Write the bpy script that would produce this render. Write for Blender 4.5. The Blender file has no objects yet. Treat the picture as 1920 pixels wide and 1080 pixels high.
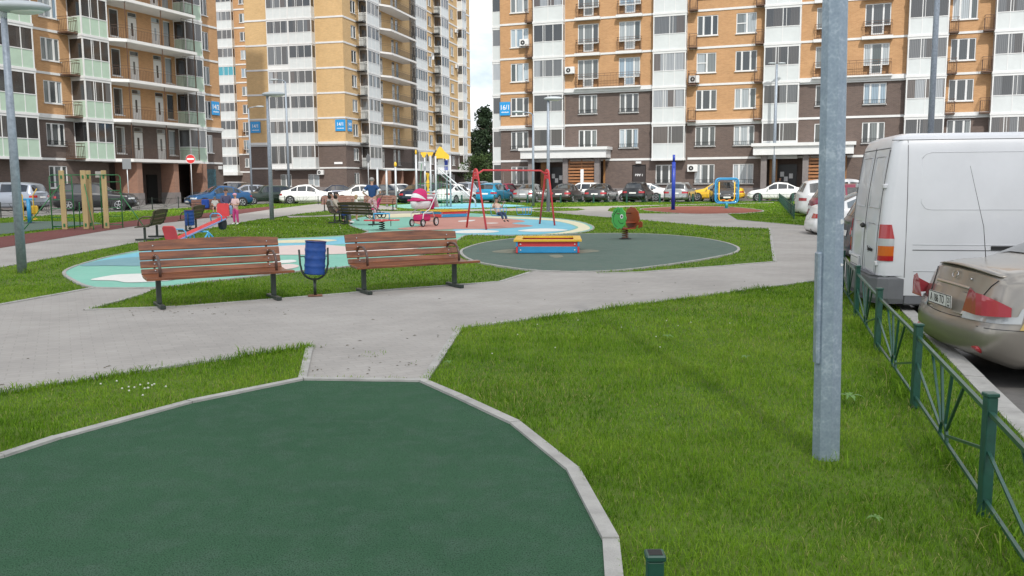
import bpy, bmesh, math, random
import numpy as np
from mathutils import Vector, Matrix, noise
random.seed(7); rng = np.random.default_rng(5)
SC = bpy.context.scene; COL = SC.collection
PI = math.pi; R = math.radians

# ------------------------------------------------------------------ camera, world, sun
F = 1650.0; PITCH = math.atan(199/1650.0); ROLL = 0.006; CH = 1.6
cam = bpy.data.cameras.new('camera'); camo = bpy.data.objects.new('camera', cam); COL.objects.link(camo)
cam.sensor_width = 36; cam.lens = 36*F/1920; cam.clip_end = 2000; cam.clip_start = .05
camo.matrix_world = Matrix.Translation((0, 0, CH)) @ Matrix.Rotation(PI/2-PITCH, 4, 'X') @ Matrix.Rotation(-ROLL, 4, 'Z')
SC.camera = camo
SUN_EL = R(50); SUN_AZ = (0.13, -0.99)          # horizontal direction TOWARDS the sun
sd = Vector((SUN_AZ[0]*math.cos(SUN_EL), SUN_AZ[1]*math.cos(SUN_EL), math.sin(SUN_EL))).normalized()
sl = bpy.data.lights.new('sun', 'SUN'); sl.energy = 2.9; sl.angle = R(1.2); sl.color = (1, .965, .90)
so = bpy.data.objects.new('sun', sl); COL.objects.link(so); so.rotation_euler = sd.to_track_quat('Z', 'Y').to_euler()
W = bpy.data.worlds.new('World'); SC.world = W; W.use_nodes = True
nt = W.node_tree; nt.nodes.clear()
out = nt.nodes.new('ShaderNodeOutputWorld'); bg = nt.nodes.new('ShaderNodeBackground')
sky = nt.nodes.new('ShaderNodeTexSky'); sky.sky_type = 'NISHITA'; sky.sun_disc = False
sky.sun_elevation = SUN_EL; sky.sun_rotation = math.atan2(SUN_AZ[0], SUN_AZ[1])
sky.air_density = 1.0; sky.dust_density = 2.0; sky.ozone_density = 1.0
tc = nt.nodes.new('ShaderNodeTexCoord'); nz = nt.nodes.new('ShaderNodeTexNoise')
nz.inputs['Scale'].default_value = 3.2; nz.inputs['Detail'].default_value = 7; nz.inputs['Roughness'].default_value = .55
mp = nt.nodes.new('ShaderNodeMapping'); mp.inputs['Scale'].default_value = (1, 1, 1.9); mp.inputs['Location'].default_value = (.35, .1, .2)
nt.links.new(tc.outputs['Generated'], mp.inputs['Vector']); nt.links.new(mp.outputs[0], nz.inputs['Vector'])
cr = nt.nodes.new('ShaderNodeValToRGB'); cr.color_ramp.elements[0].position = .38; cr.color_ramp.elements[1].position = .56
mx = nt.nodes.new('ShaderNodeMixRGB'); mx.inputs[2].default_value = (10.5, 10.8, 11.2, 1)
nt.links.new(nz.outputs['Fac'], cr.inputs[0]); nt.links.new(cr.outputs[0], mx.inputs[0])
nt.links.new(sky.outputs[0], mx.inputs[1]); nt.links.new(mx.outputs[0], bg.inputs['Color'])
bg.inputs['Strength'].default_value = 0.10; nt.links.new(bg.outputs[0], out.inputs[0])
vs = SC.view_settings; vs.view_transform = 'Standard'; vs.look = 'None'; vs.exposure = 0.46; vs.gamma = 1
SC.cycles.max_bounces = 6

# unseen thin cloud added behind the camera to half shade the near lawn
def make_shade_cloud():
    me = bpy.data.meshes.new('cloud'); bm = bmesh.new(); bmesh.ops.create_icosphere(bm, subdivisions=5, radius=1)
    hh = 320.; k = hh/math.tan(SUN_EL); c = Vector((SUN_AZ[0]*k-2, SUN_AZ[1]*k+9, hh))
    for v in bm.verts:
        n = noise.noise(v.co*1.6)*.22+noise.noise(v.co*4)*.10; v.co = v.co*(1+n); v.co = Vector((v.co.x*62, v.co.y*34, v.co.z*9))+c
    for f in bm.faces: f.smooth = True
    bm.to_mesh(me); bm.free(); m = bpy.data.materials.new('sun_veil_cloud'); m.use_nodes = True; N = m.node_tree.nodes; L = m.node_tree.links
    N.remove(N['Principled BSDF']); a = N.new('ShaderNodeBsdfTransparent'); d = N.new('ShaderNodeBsdfTranslucent'); d.inputs[0].default_value = (.9, .9, .9, 1); x = N.new('ShaderNodeMixShader'); x.inputs[0].default_value = .46
    L.new(a.outputs[0], x.inputs[1]); L.new(d.outputs[0], x.inputs[2]); L.new(x.outputs[0], N['Material Output'].inputs[0]); me.materials.append(m)
    o = bpy.data.objects.new('cloud', me); COL.objects.link(o); o['kind'] = 'structure'; o['label'] = 'unseen thin cloud added behind the camera to shade the near lawn'
make_shade_cloud()

# ------------------------------------------------------------------ pixel helpers (photo pixels 1920x1080 -> world, at build time)
def ray(x, y):
    u = x-960.; v = 540.-y; c, s = math.cos(ROLL), math.sin(ROLL)
    a = u*c+v*s; b = -u*s+v*c
    return (a, F*math.cos(PITCH)+b*math.sin(PITCH), -F*math.sin(PITCH)+b*math.cos(PITCH))
def G(x, y, z=0.):
    d = ray(x, y); t = (z-CH)/d[2]; return (d[0]*t, d[1]*t)
def atX(x, Y, y=380): d = ray(x, y); return d[0]*Y/d[1]
def atZ(x, y, Y): d = ray(x, y); return CH+d[2]*Y/d[1]

# ------------------------------------------------------------------ materials
MATS = {}
def mat(name, col, rough=.7, metal=0., var=.0, vscale=4., bump=0., bscale=60., spec=.5, coat=0., col2=None, detail=4, stretch=(1, 1, 1)):
    if name in MATS: return MATS[name]
    m = bpy.data.materials.new(name); m.use_nodes = True; n = m.node_tree; b = n.nodes['Principled BSDF']
    b.inputs['Base Color'].default_value = (*col, 1); b.inputs['Roughness'].default_value = rough
    b.inputs['Metallic'].default_value = metal; b.inputs['Specular IOR Level'].default_value = spec
    b.inputs['Coat Weight'].default_value = coat; b.inputs['Coat Roughness'].default_value = .05
    tc = n.nodes.new('ShaderNodeTexCoord'); mp = n.nodes.new('ShaderNodeMapping'); mp.inputs['Scale'].default_value = stretch
    n.links.new(tc.outputs['Object'], mp.inputs['Vector'])
    if var > 0 or col2:
        t = n.nodes.new('ShaderNodeTexNoise'); t.inputs['Scale'].default_value = vscale; t.inputs['Detail'].default_value = detail; t.inputs['Roughness'].default_value = .65
        n.links.new(mp.outputs[0], t.inputs['Vector'])
        r = n.nodes.new('ShaderNodeValToRGB'); r.color_ramp.elements[0].position = .3; r.color_ramp.elements[1].position = .7
        c2 = col2 or tuple(min(1, c*(1+var)) for c in col)
        c1 = col if col2 else tuple(c*(1-var) for c in col)
        r.color_ramp.elements[0].color = (*c1, 1); r.color_ramp.elements[1].color = (*c2, 1)
        n.links.new(t.outputs['Fac'], r.inputs[0]); n.links.new(r.outputs[0], b.inputs['Base Color'])
    if bump > 0:
        t2 = n.nodes.new('ShaderNodeTexNoise'); t2.inputs['Scale'].default_value = bscale; t2.inputs['Detail'].default_value = 5
        n.links.new(mp.outputs[0], t2.inputs['Vector'])
        bp = n.nodes.new('ShaderNodeBump'); bp.inputs['Strength'].default_value = bump; bp.inputs['Distance'].default_value = .02
        n.links.new(t2.outputs['Fac'], bp.inputs['Height']); n.links.new(bp.outputs[0], b.inputs['Normal'])
    MATS[name] = m; return m
def nodes(m): return m.node_tree.nodes, m.node_tree.links, m.node_tree.nodes['Principled BSDF']

def brick_mat(name, c1, c2, mortar, bw=.25, bh=.075):
    if name in MATS: return MATS[name]
    m = bpy.data.materials.new(name); m.use_nodes = True; N, Lk, b = nodes(m)
    b.inputs['Roughness'].default_value = .85; b.inputs['Specular IOR Level'].default_value = .2
    g = N.new('ShaderNodeTexCoord'); sx = N.new('ShaderNodeSeparateXYZ'); Lk.new(g.outputs['Object'], sx.inputs[0])
    ad = N.new('ShaderNodeMath'); Lk.new(sx.outputs['X'], ad.inputs[0]); Lk.new(sx.outputs['Y'], ad.inputs[1])
    cb = N.new('ShaderNodeCombineXYZ'); Lk.new(ad.outputs[0], cb.inputs['X']); Lk.new(sx.outputs['Z'], cb.inputs['Y'])
    t = N.new('ShaderNodeTexBrick'); t.inputs['Color1'].default_value = (*c1, 1); t.inputs['Color2'].default_value = (*c2, 1); t.inputs['Mortar'].default_value = (*mortar, 1)
    t.inputs['Scale'].default_value = 1; t.inputs['Brick Width'].default_value = bw; t.inputs['Row Height'].default_value = bh; t.inputs['Mortar Size'].default_value = .008
    t.inputs['Bias'].default_value = 0
    Lk.new(cb.outputs[0], t.inputs['Vector'])
    nz = N.new('ShaderNodeTexNoise'); nz.inputs['Scale'].default_value = .9; nz.inputs['Detail'].default_value = 6; nz.inputs['Roughness'].default_value = .7
    Lk.new(g.outputs['Object'], nz.inputs['Vector'])
    mr = N.new('ShaderNodeMapRange'); mr.inputs[1].default_value = .3; mr.inputs[2].default_value = .7; mr.inputs[3].default_value = .80; mr.inputs[4].default_value = 1.18
    mq = N.new('ShaderNodeMapping'); mq.inputs['Scale'].default_value = (1.2, 1.2, 7); Lk.new(g.outputs['Object'], mq.inputs[0]); n9 = N.new('ShaderNodeTexNoise'); n9.inputs['Scale'].default_value = 1.3; n9.inputs['Detail'].default_value = 8; n9.inputs['Roughness'].default_value = .85; Lk.new(mq.outputs[0], n9.inputs['Vector'])
    av = N.new('ShaderNodeMath'); av.operation = 'MULTIPLY_ADD'; av.inputs[1].default_value = .6; Lk.new(n9.outputs['Fac'], av.inputs[0]); hf = N.new('ShaderNodeMath'); hf.operation = 'MULTIPLY'; hf.inputs[1].default_value = .4; Lk.new(nz.outputs['Fac'], hf.inputs[0]); Lk.new(hf.outputs[0], av.inputs[2])
    Lk.new(av.outputs[0], mr.inputs[0])
    mu = N.new('ShaderNodeVectorMath'); mu.operation = 'SCALE'; Lk.new(t.outputs['Color'], mu.inputs[0]); Lk.new(mr.outputs[0], mu.inputs['Scale'])
    Lk.new(mu.outputs[0], b.inputs['Base Color'])
    bp = N.new('ShaderNodeBump'); bp.inputs['Strength'].default_value = .3; bp.inputs['Distance'].default_value = .01; bp.invert = True
    Lk.new(t.outputs['Fac'], bp.inputs['Height']); Lk.new(bp.outputs[0], b.inputs['Normal'])
    MATS[name] = m; return m

def pane_mat(name, dark, curtain_sky, p_curtain_sky=.45):
    """window glass coloured as room, curtain and painted sky reflection, different on every pane"""
    m = bpy.data.materials.new(name); m.use_nodes = True; N, Lk, b = nodes(m)
    oi = N.new('ShaderNodeObjectInfo'); g = N.new('ShaderNodeTexCoord'); sx = N.new('ShaderNodeSeparateXYZ'); Lk.new(g.outputs['Object'], sx.inputs[0])
    # one random value per object and per sash
    ml = N.new('ShaderNodeMath'); ml.operation = 'MULTIPLY'; ml.inputs[1].default_value = 1.55; Lk.new(sx.outputs['X'], ml.inputs[0])
    fl = N.new('ShaderNodeMath'); fl.operation = 'FLOOR'; Lk.new(ml.outputs[0], fl.inputs[0])
    cb = N.new('ShaderNodeCombineXYZ'); Lk.new(fl.outputs[0], cb.inputs['X']); Lk.new(oi.outputs['Random'], cb.inputs['Y'])
    wn = N.new('ShaderNodeTexWhiteNoise'); wn.noise_dimensions = '2D'; Lk.new(cb.outputs[0], wn.inputs['Vector'])
    av = N.new('ShaderNodeMix'); av.data_type = 'FLOAT'; av.inputs[0].default_value = .35
    Lk.new(oi.outputs['Random'], av.inputs[2]); Lk.new(wn.outputs['Value'], av.inputs[3])
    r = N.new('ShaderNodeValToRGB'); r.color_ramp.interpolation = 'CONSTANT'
    els = r.color_ramp.elements; els[0].position = 0; els[0].color = (*dark, 1); els[1].position = 1-p_curtain_sky; els[1].color = (*curtain_sky[0], 1)
    for i, c in enumerate(curtain_sky[1:]):
        e = els.new(1-p_curtain_sky+(i+1)*p_curtain_sky/len(curtain_sky)); e.color = (*c, 1)
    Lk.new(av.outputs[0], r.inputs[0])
    wv = N.new('ShaderNodeTexWave'); wv.inputs['Scale'].default_value = 2.6; wv.inputs['Distortion'].default_value = 3.; wv.inputs['Detail'].default_value = 2
    mp = N.new('ShaderNodeMapping'); mp.inputs['Scale'].default_value = (1, 1, .12); Lk.new(g.outputs['Object'], mp.inputs[0]); Lk.new(mp.outputs[0], wv.inputs[0])
    mr = N.new('ShaderNodeMapRange'); mr.inputs[3].default_value = .55; mr.inputs[4].default_value = 1.15; Lk.new(wv.outputs['Fac'], mr.inputs[0])
    mu = N.new('ShaderNodeVectorMath'); mu.operation = 'SCALE'; Lk.new(r.outputs[0], mu.inputs[0]); Lk.new(mr.outputs[0], mu.inputs['Scale'])
    Lk.new(mu.outputs[0], b.inputs['Base Color'])
    b.inputs['Roughness'].default_value = .08; b.inputs['Specular IOR Level'].default_value = .9; b.inputs['IOR'].default_value = 1.6
    MATS[name] = m; return m

M_ORANGE = brick_mat('orange_brick', (.50, .285, .140), (.43, .235, .112), (.48, .33, .20))
M_YELLOW = brick_mat('yellow_brick', (.60, .40, .19), (.53, .345, .16), (.56, .44, .28))
M_DARK = brick_mat('dark_brick', (.150, .110, .094), (.115, .086, .076), (.17, .145, .13))
M_RED = brick_mat('red_brick', (.30, .15, .10), (.24, .12, .085), (.36, .28, .22))
M_WHITE = mat('white_paint', (.66, .665, .66), .45, var=.06, vscale=1.5)
M_PANEL = mat('white_panel', (.56, .59, .59), .35, var=.07, vscale=.8)
M_GREENP = mat('pale_green_panel', (.40, .52, .42), .35, var=.08, vscale=.8)
M_PLINTH = mat('grey_plinth', (.19, .17, .165), .8, var=.15, vscale=2)
M_CONC = mat('concrete', (.42, .40, .37), .85, var=.12, vscale=6, bump=.2, bscale=90)
M_SOFF = mat('white_render', (.70, .69, .67), .8, var=.05, vscale=1)
M_IRON = mat('brown_railing', (.10, .055, .035), .5)
M_IRONB = mat('black_railing', (.02, .02, .02), .5)
M_PANE = pane_mat('window_pane', (.030, .038, .042), [(.07, .08, .08), (.16, .18, .18), (.36, .40, .42), (.05, .07, .07), (.26, .35, .43), (.42, .50, .55)], .66)  # pale blue tones paint reflected sky into some of the panes
M_PANEB = pane_mat('balcony_pane', (.030, .032, .034), [(.06, .055, .052), (.11, .115, .12), (.09, .07, .06), (.30, .32, .34)], .55)
M_PANEBL = mat('blue_film_glass', (.03, .28, .36), .1, spec=.9)
M_BLACK = mat('black_rubber', (.015, .015, .016), .8)
M_DK = mat('dark_void', (.02, .019, .018), .9)
M_GALV = mat('galvanised_steel', (.26, .30, .35), .5, metal=.25, var=.22, vscale=14, bump=.05, bscale=70, col2=None)
M_SILVER = mat('silver_tube', (.48, .50, .52), .4, metal=.3)
M_LAMPG = mat('lamp_glass', (.75, .77, .75), .3)

# ------------------------------------------------------------------ mesh helpers
class MB:
    def __init__(s): s.v = []; s.f = []; s.mi = []; s.sm = []; s.mats = []; s.cur = 0; s.smooth = False; s.M = None
    def mat(s, m):
        if m not in s.mats: s.mats.append(m)
        s.cur = s.mats.index(m); return s
    def add(s, vs, fs, smooth=None):
        o = len(s.v)
        if s.M is not None: vs = [tuple(s.M @ Vector(p)) for p in vs]
        s.v.extend(vs)
        for f in fs: s.f.append(tuple(i+o for i in f)); s.mi.append(s.cur); s.sm.append(s.smooth if smooth is None else smooth)
        return s
    def box(s, x0, x1, y0, y1, z0, z1):
        return s.add([(x0, y0, z0), (x1, y0, z0), (x1, y1, z0), (x0, y1, z0), (x0, y0, z1), (x1, y0, z1), (x1, y1, z1), (x0, y1, z1)],
                     [(0, 3, 2, 1), (4, 5, 6, 7), (0, 1, 5, 4), (1, 2, 6, 5), (2, 3, 7, 6), (3, 0, 4, 7)])
    def bbox(s, x0, x1, y0, y1, z0, z1, b=.01):
        """box with chamfered edges"""
        b = min(b, (x1-x0)*.45, (y1-y0)*.45, (z1-z0)*.45)
        def ring(z, i): return [(x0+i, y0+b, z), (x0+b, y0+i, z), (x1-b, y0+i, z), (x1-i, y0+b, z), (x1-i, y1-b, z), (x1-b, y1-i, z), (x0+b, y1-i, z), (x0+i, y1-b, z)]
        vs = ring(z0, b)+ring(z0+b, 0)+ring(z1-b, 0)+ring(z1, b); fs = [tuple(range(7, -1, -1)), tuple(range(24, 32))]
        for k in range(3):
            for i in range(8): j = (i+1) % 8; fs.append((k*8+i, k*8+j, k*8+8+j, k*8+8+i))
        return s.add(vs, fs)
    def tube(s, pts, r, n=8, closed=False, cap=True, smooth=True):
        pts = [Vector(p) for p in pts]; k = len(pts); rs = r if isinstance(r, (list, tuple)) else [r]*k
        vs = []; up = None
        for i, p in enumerate(pts):
            if closed: t = (pts[(i+1) % k]-pts[i-1])
            else: t = (pts[min(i+1, k-1)]-pts[max(i-1, 0)])
            if t.length < 1e-9: t = Vector((0, 0, 1))
            t.normalize()
            if up is None: up = Vector((0, 0, 1)) if abs(t.z) < .9 else Vector((0, 1, 0))
            a = t.cross(up)
            if a.length < 1e-4: a = t.cross(Vector((1, 0, 0)))
            a.normalize(); bb = a.cross(t).normalized(); up = bb
            off = PI/4 if n == 4 else 0
            for j in range(n):
                an = 2*PI*j/n+off; vs.append(tuple(p+(a*math.cos(an)+bb*math.sin(an))*rs[i]))
        fs = []
        for i in range(k if closed else k-1):
            for j in range(n):
                a0 = i*n+j; a1 = i*n+(j+1) % n; b0 = ((i+1) % k)*n+j; b1 = ((i+1) % k)*n+(j+1) % n
                fs.append((a0, a1, b1, b0))
        s.add(vs, fs, smooth and n > 4)
        if cap and not closed:
            o = len(s.v)-k*n
            s.f.append(tuple(o+j for j in range(n-1, -1, -1))); s.mi.append(s.cur); s.sm.append(False)
            s.f.append(tuple(o+(k-1)*n+j for j in range(n))); s.mi.append(s.cur); s.sm.append(False)
        return s
    def lathe(s, prof, cx=0, cy=0, n=20, axis='z', smooth=True, cap=True, M=None):
        vs = []
        for r, z in prof:
            for j in range(n):
                a = 2*PI*j/n
                if axis == 'z': p = (cx+r*math.cos(a), cy+r*math.sin(a), z)
                elif axis == 'y': p = (cx+r*math.cos(a), z, cy+r*math.sin(a))
                else: p = (z, cx+r*math.cos(a), cy+r*math.sin(a))
                vs.append(p)
        fs = [(i*n+j, i*n+(j+1) % n, (i+1)*n+(j+1) % n, (i+1)*n+j) for i in range(len(prof)-1) for j in range(n)]
        k = len(prof)
        if M: vs = [tuple(M @ Vector(p)) for p in vs]
        s.add(vs, fs, smooth)
        if cap:
            o = len(s.v)-k*n
            for rr, rev in ((0, True), (k-1, False)):
                if prof[rr][0] > 1e-5:
                    idx = [o+rr*n+j for j in range(n)]
                    s.f.append(tuple(reversed(idx)) if rev else tuple(idx)); s.mi.append(s.cur); s.sm.append(False)
        return s
    def ell(s, c, r, nu=14, nv=9, M=None):
        vs = []; fs = []
        for i in range(nv+1):
            ph = PI*i/nv
            for j in range(nu):
                th = 2*PI*j/nu; p = (c[0]+r[0]*math.sin(ph)*math.cos(th), c[1]+r[1]*math.sin(ph)*math.sin(th), c[2]-r[2]*math.cos(ph))
                vs.append(tuple(M @ Vector(p)) if M else p)
        for i in range(nv):
            for j in range(nu): fs.append((i*nu+j, i*nu+(j+1) % nu, (i+1)*nu+(j+1) % nu, (i+1)*nu+j))
        return s.add(vs, fs, True)
    def prism(s, poly, a, b, axis='z'):
        """extrude a 2-D outline between a and b along axis"""
        n = len(poly)
        def P(p, h): return (p[0], p[1], h) if axis == 'z' else ((p[0], h, p[1]) if axis == 'y' else (h, p[0], p[1]))
        vs = [P(p, a) for p in poly]+[P(p, b) for p in poly]
        fs = [tuple(range(n-1, -1, -1)), tuple(range(n, 2*n))]+[(i, (i+1) % n, n+(i+1) % n, n+i) for i in range(n)]
        return s.add(vs, fs)
    def build(s, name, m=None, parent=None, loc=None, rz=None):
        me = bpy.data.meshes.new(name); me.from_pydata(s.v, [], s.f)
        if m is not None and not s.mats: s.mats = [m]
        for q in s.mats: me.materials.append(q)
        if len(s.mats) > 1: me.polygons.foreach_set('material_index', s.mi)
        me.polygons.foreach_set('use_smooth', s.sm); me.update()
        bm = bmesh.new(); bm.from_mesh(me); bmesh.ops.recalc_face_normals(bm, faces=bm.faces); bm.to_mesh(me); bm.free()
        return obj(name, me, parent, loc, rz)
def obj(name, me, parent=None, loc=None, rz=None):
    o = bpy.data.objects.new(name, me); COL.objects.link(o)
    if parent: o.parent = parent
    if loc: o.location = loc
    if rz is not None: o.rotation_euler = (0, 0, rz)
    return o
def tag(o, label=None, cat=None, group=None, kind=None):
    if label: o['label'] = label
    if cat: o['category'] = cat
    if group: o['group'] = group
    if kind: o['kind'] = kind
    return o
def thing(name, label, cat, loc=(0, 0, 0), rz=0, group=None):
    o = bpy.data.objects.new(name, None); COL.objects.link(o); o.location = loc; o.rotation_euler = (0, 0, rz); o.empty_display_size = .2
    return tag(o, label, cat, group)
def kids(o): return [c for c in bpy.data.objects if c.parent == o]
KC = {}
def copy_tree(o, parent=None):
    c = o.copy(); COL.objects.link(c); c.parent = parent
    ch = KC.get(o.name)
    if ch is None: ch = kids(o); KC[o.name] = ch
    for k in ch: copy_tree(k, c)
    return c
def dup(o, loc, rz, label, group=None):
    c = copy_tree(o); c.location = loc; c.rotation_euler = (0, 0, rz); c['label'] = label
    if group: c['group'] = group
    return c
def textmesh(body, size, m, name, parent, M, depth=.004, align='CENTER', xs=1.0, bold=0.):
    cu = bpy.data.curves.new('t', 'FONT'); cu.body = body; cu.size = size; cu.extrude = depth; cu.align_x = align; cu.align_y = 'CENTER'; cu.offset = bold
    to = bpy.data.objects.new('t', cu); COL.objects.link(to)
    dg = bpy.context.evaluated_depsgraph_get(); me = bpy.data.meshes.new_from_object(to.evaluated_get(dg))
    bpy.data.objects.remove(to); me.materials.clear(); me.materials.append(m); me.name = name
    me.transform(Matrix.Diagonal((xs, 1, 1, 1))); me.transform(M)
    return obj(name, me, parent)
RX = Matrix.Rotation(PI/2, 4, 'X')       # text standing up, readable from -y

# ------------------------------------------------------------------ GROUND
def smooth_poly(pts, n=6):
    """Catmull-Rom closed curve"""
    out = []; k = len(pts)
    for i in range(k):
        p0, p1, p2, p3 = [np.array(pts[(i+d) % k], float) for d in (-1, 0, 1, 2)]
        for j in range(n):
            t = j/n; out.append(tuple(.5*((2*p1)+(-p0+p2)*t+(2*p0-5*p1+4*p2-p3)*t*t+(-p0+3*p1-3*p2+p3)*t**3)))
    return out
def px(*pts): return [G(*p) for p in pts]
def sheet(name, poly, z, m, label=None, skirt=None, kind='structure'):
    bm = bmesh.new(); vs = [bm.verts.new((x, y, z)) for x, y in poly]
    f = bm.faces.new(vs)
    if f.normal.z < 0: f.normal_flip()
    bm.normal_update()
    if f.normal.z < 0: f.normal_flip()
    if skirt is not None:
        lo = [bm.verts.new((x, y, skirt)) for x, y in poly]
        n = len(vs)
        for i in range(n): bm.faces.new((vs[i], vs[(i+1) % n], lo[(i+1) % n], lo[i]))
    bmesh.ops.triangulate(bm, faces=[q for q in bm.faces if len(q.verts) > 4])
    me = bpy.data.meshes.new(name); bm.to_mesh(me); bm.free(); me.materials.append(m)
    o = obj(name, me); o['kind'] = kind
    if label: o['label'] = label
    return o
def strip(name, pts, w, z0, z1, m, closed=False, side=0.0):
    """kerb: low concrete strip along a line; separate stones read as joints in the material"""
    P = [Vector((p[0], p[1])) for p in pts]; n = len(P); mb = MB(); L = []
    for i in range(n):
        a = P[i-1] if (i > 0 or closed) else P[i]; c = P[(i+1) % n] if (i < n-1 or closed) else P[i]
        t = (c-a).normalized(); L.append(Vector((-t.y, t.x)))
    for i in range(n if closed else n-1):          # kerb stones about a metre long with open joints
        a, b_ = P[i], P[(i+1) % n]; na, nb = L[i], L[(i+1) % n]; D = (b_-a).length
        far = min(a.length, b_.length) > 22; k = 1 if far else max(1, round(D/1.0)); gap = 0 if (far or D < .5) else .004/D
        for q in range(k):
            t0, t1 = q/k+gap, (q+1)/k-gap; vs = []
            dz = 0 if far else random.uniform(-.003, .003)
            for t in (t0, t1):
                c = a.lerp(b_, t); nn = na.lerp(nb, t); l = c+nn*(w/2+side); r = c-nn*(w/2-side)
                vs += [(l.x, l.y, z0), (l.x, l.y, z1+dz), (r.x, r.y, z1+dz), (r.x, r.y, z0)]
            mb.add(vs, [(0, 1, 5, 4), (1, 2, 6, 5), (2, 3, 7, 6), (0, 3, 2, 1), (4, 5, 6, 7)])
    o = mb.build(name, m); o['kind'] = 'structure'; return o

def ground_mat(name, c1, c2, c3, s1, s2, bump=.3, bs=200, rough=.9, speck=None, speck_scale=120):
    m = bpy.data.materials.new(name); m.use_nodes = True; N, Lk, b = nodes(m)
    g = N.new('ShaderNodeTexCoord')
    a = N.new('ShaderNodeTexNoise'); a.inputs['Scale'].default_value = s1; a.inputs['Detail'].default_value = 7; a.inputs['Roughness'].default_value = .65
    d = N.new('ShaderNodeTexNoise'); d.inputs['Scale'].default_value = s2; d.inputs['Detail'].default_value = 5; d.inputs['Roughness'].default_value = .7
    for q in (a, d): Lk.new(g.outputs['Object'], q.inputs['Vector'])
    r = N.new('ShaderNodeValToRGB'); r.color_ramp.elements[0].position = .32; r.color_ramp.elements[1].position = .68
    r.color_ramp.elements[0].color = (*c1, 1); r.color_ramp.elements[1].color = (*c2, 1); Lk.new(a.outputs['Fac'], r.inputs[0])
    r2 = N.new('ShaderNodeValToRGB'); r2.color_ramp.elements[0].position = .45; r2.color_ramp.elements[1].position = .75
    Lk.new(d.outputs['Fac'], r2.inputs[0])
    mx = N.new('ShaderNodeMixRGB'); mx.inputs[2].default_value = (*c3, 1); Lk.new(r2.outputs[0], mx.inputs[0]); Lk.new(r.outputs[0], mx.inputs[1])
    last = mx.outputs[0]
    if speck:
        v = N.new('ShaderNodeTexNoise'); v.inputs['Scale'].default_value = speck_scale; v.inputs['Detail'].default_value = 2; Lk.new(g.outputs['Object'], v.inputs['Vector'])
        r3 = N.new('ShaderNodeValToRGB'); r3.color_ramp.elements[0].position = .50; r3.color_ramp.elements[1].position = .68; Lk.new(v.outputs['Fac'], r3.inputs[0])
        m3 = N.new('ShaderNodeMixRGB'); m3.inputs[2].default_value = (*speck, 1); Lk.new(r3.outputs[0], m3.inputs[0]); Lk.new(last, m3.inputs[1]); last = m3.outputs[0]
    Lk.new(last, b.inputs['Base Color']); b.inputs['Roughness'].default_value = rough; b.inputs['Specular IOR Level'].default_value = .2
    t = N.new('ShaderNodeTexNoise'); t.inputs['Scale'].default_value = bs; t.inputs['Detail'].default_value = 4; Lk.new(g.outputs['Object'], t.inputs['Vector'])
    bp = N.new('ShaderNodeBump'); bp.inputs['Strength'].default_value = bump; bp.inputs['Distance'].default_value = .01
    Lk.new(t.outputs['Fac'], bp.inputs['Height']); Lk.new(bp.outputs[0], b.inputs['Normal'])
    MATS[name] = m; return m
M_ASPH = ground_mat('asphalt', (.13, .125, .12), (.17, .165, .155), (.22, .21, .20), .4, 3, .4, 250)
M_LAWN = ground_mat('lawn_ground', (.058, .115, .012), (.098, .165, .018), (.12, .14, .04), 1.1, 9, .5, 60)
M_RUB = ground_mat('green_rubber', (.044, .104, .060), (.056, .124, .072), (.074, .126, .090), .8, 5, 1.0, 150, 1.0, (.014, .040, .024), 150)
M_RUBG = ground_mat('grey_green_rubber', (.085, .125, .105), (.105, .15, .125), (.12, .15, .13), .7, 4, .5, 260, .95)
M_RUBR = ground_mat('dark_red_rubber', (.125, .045, .042), (.16, .058, .052), (.15, .07, .062), .7, 5, .5, 260, .95)
M_RUBK = ground_mat('brick_red_rubber', (.20, .068, .048), (.24, .085, .06), (.19, .085, .065), .7, 5, .5, 260, .95)
M_TEAL = ground_mat('teal_rubber', (.19, .43, .34), (.22, .48, .38), (.25, .46, .38), .7, 6, .3, 260, .95)
M_BLUE = ground_mat('light_blue_rubber', (.16, .42, .52), (.20, .48, .58), (.22, .46, .54), .7, 6, .3, 260, .95)
M_SBLUE = ground_mat('steel_blue_rubber', (.19, .33, .36), (.16, .30, .34), (.2, .34, .36), .7, 6, .3, 260, .95)
M_PINK = ground_mat('pink_rubber', (.62, .50, .46), (.66, .54, .50), (.58, .5, .46), .7, 6, .3, 260, .95)
M_CREAM = ground_mat('cream_rubber', (.62, .58, .40), (.68, .64, .45), (.58, .56, .42), .7, 6, .3, 260, .95)
M_CLOUD = ground_mat('white_rubber', (.64, .64, .60), (.70, .70, .66), (.58, .6, .56), .7, 6, .3, 260, .95)
M_SALM = ground_mat('salmon_rubber', (.46, .22, .18), (.50, .26, .21), (.42, .24, .20), .7, 6, .3, 260, .95)
M_SAND = ground_mat('spilled_sand', (.17, .185, .145), (.26, .25, .19), (.13, .16, .13), 3, 20, .3, 200, .95)

nodes(M_RUB)[2].inputs['Specular IOR Level'].default_value = .06
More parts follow.
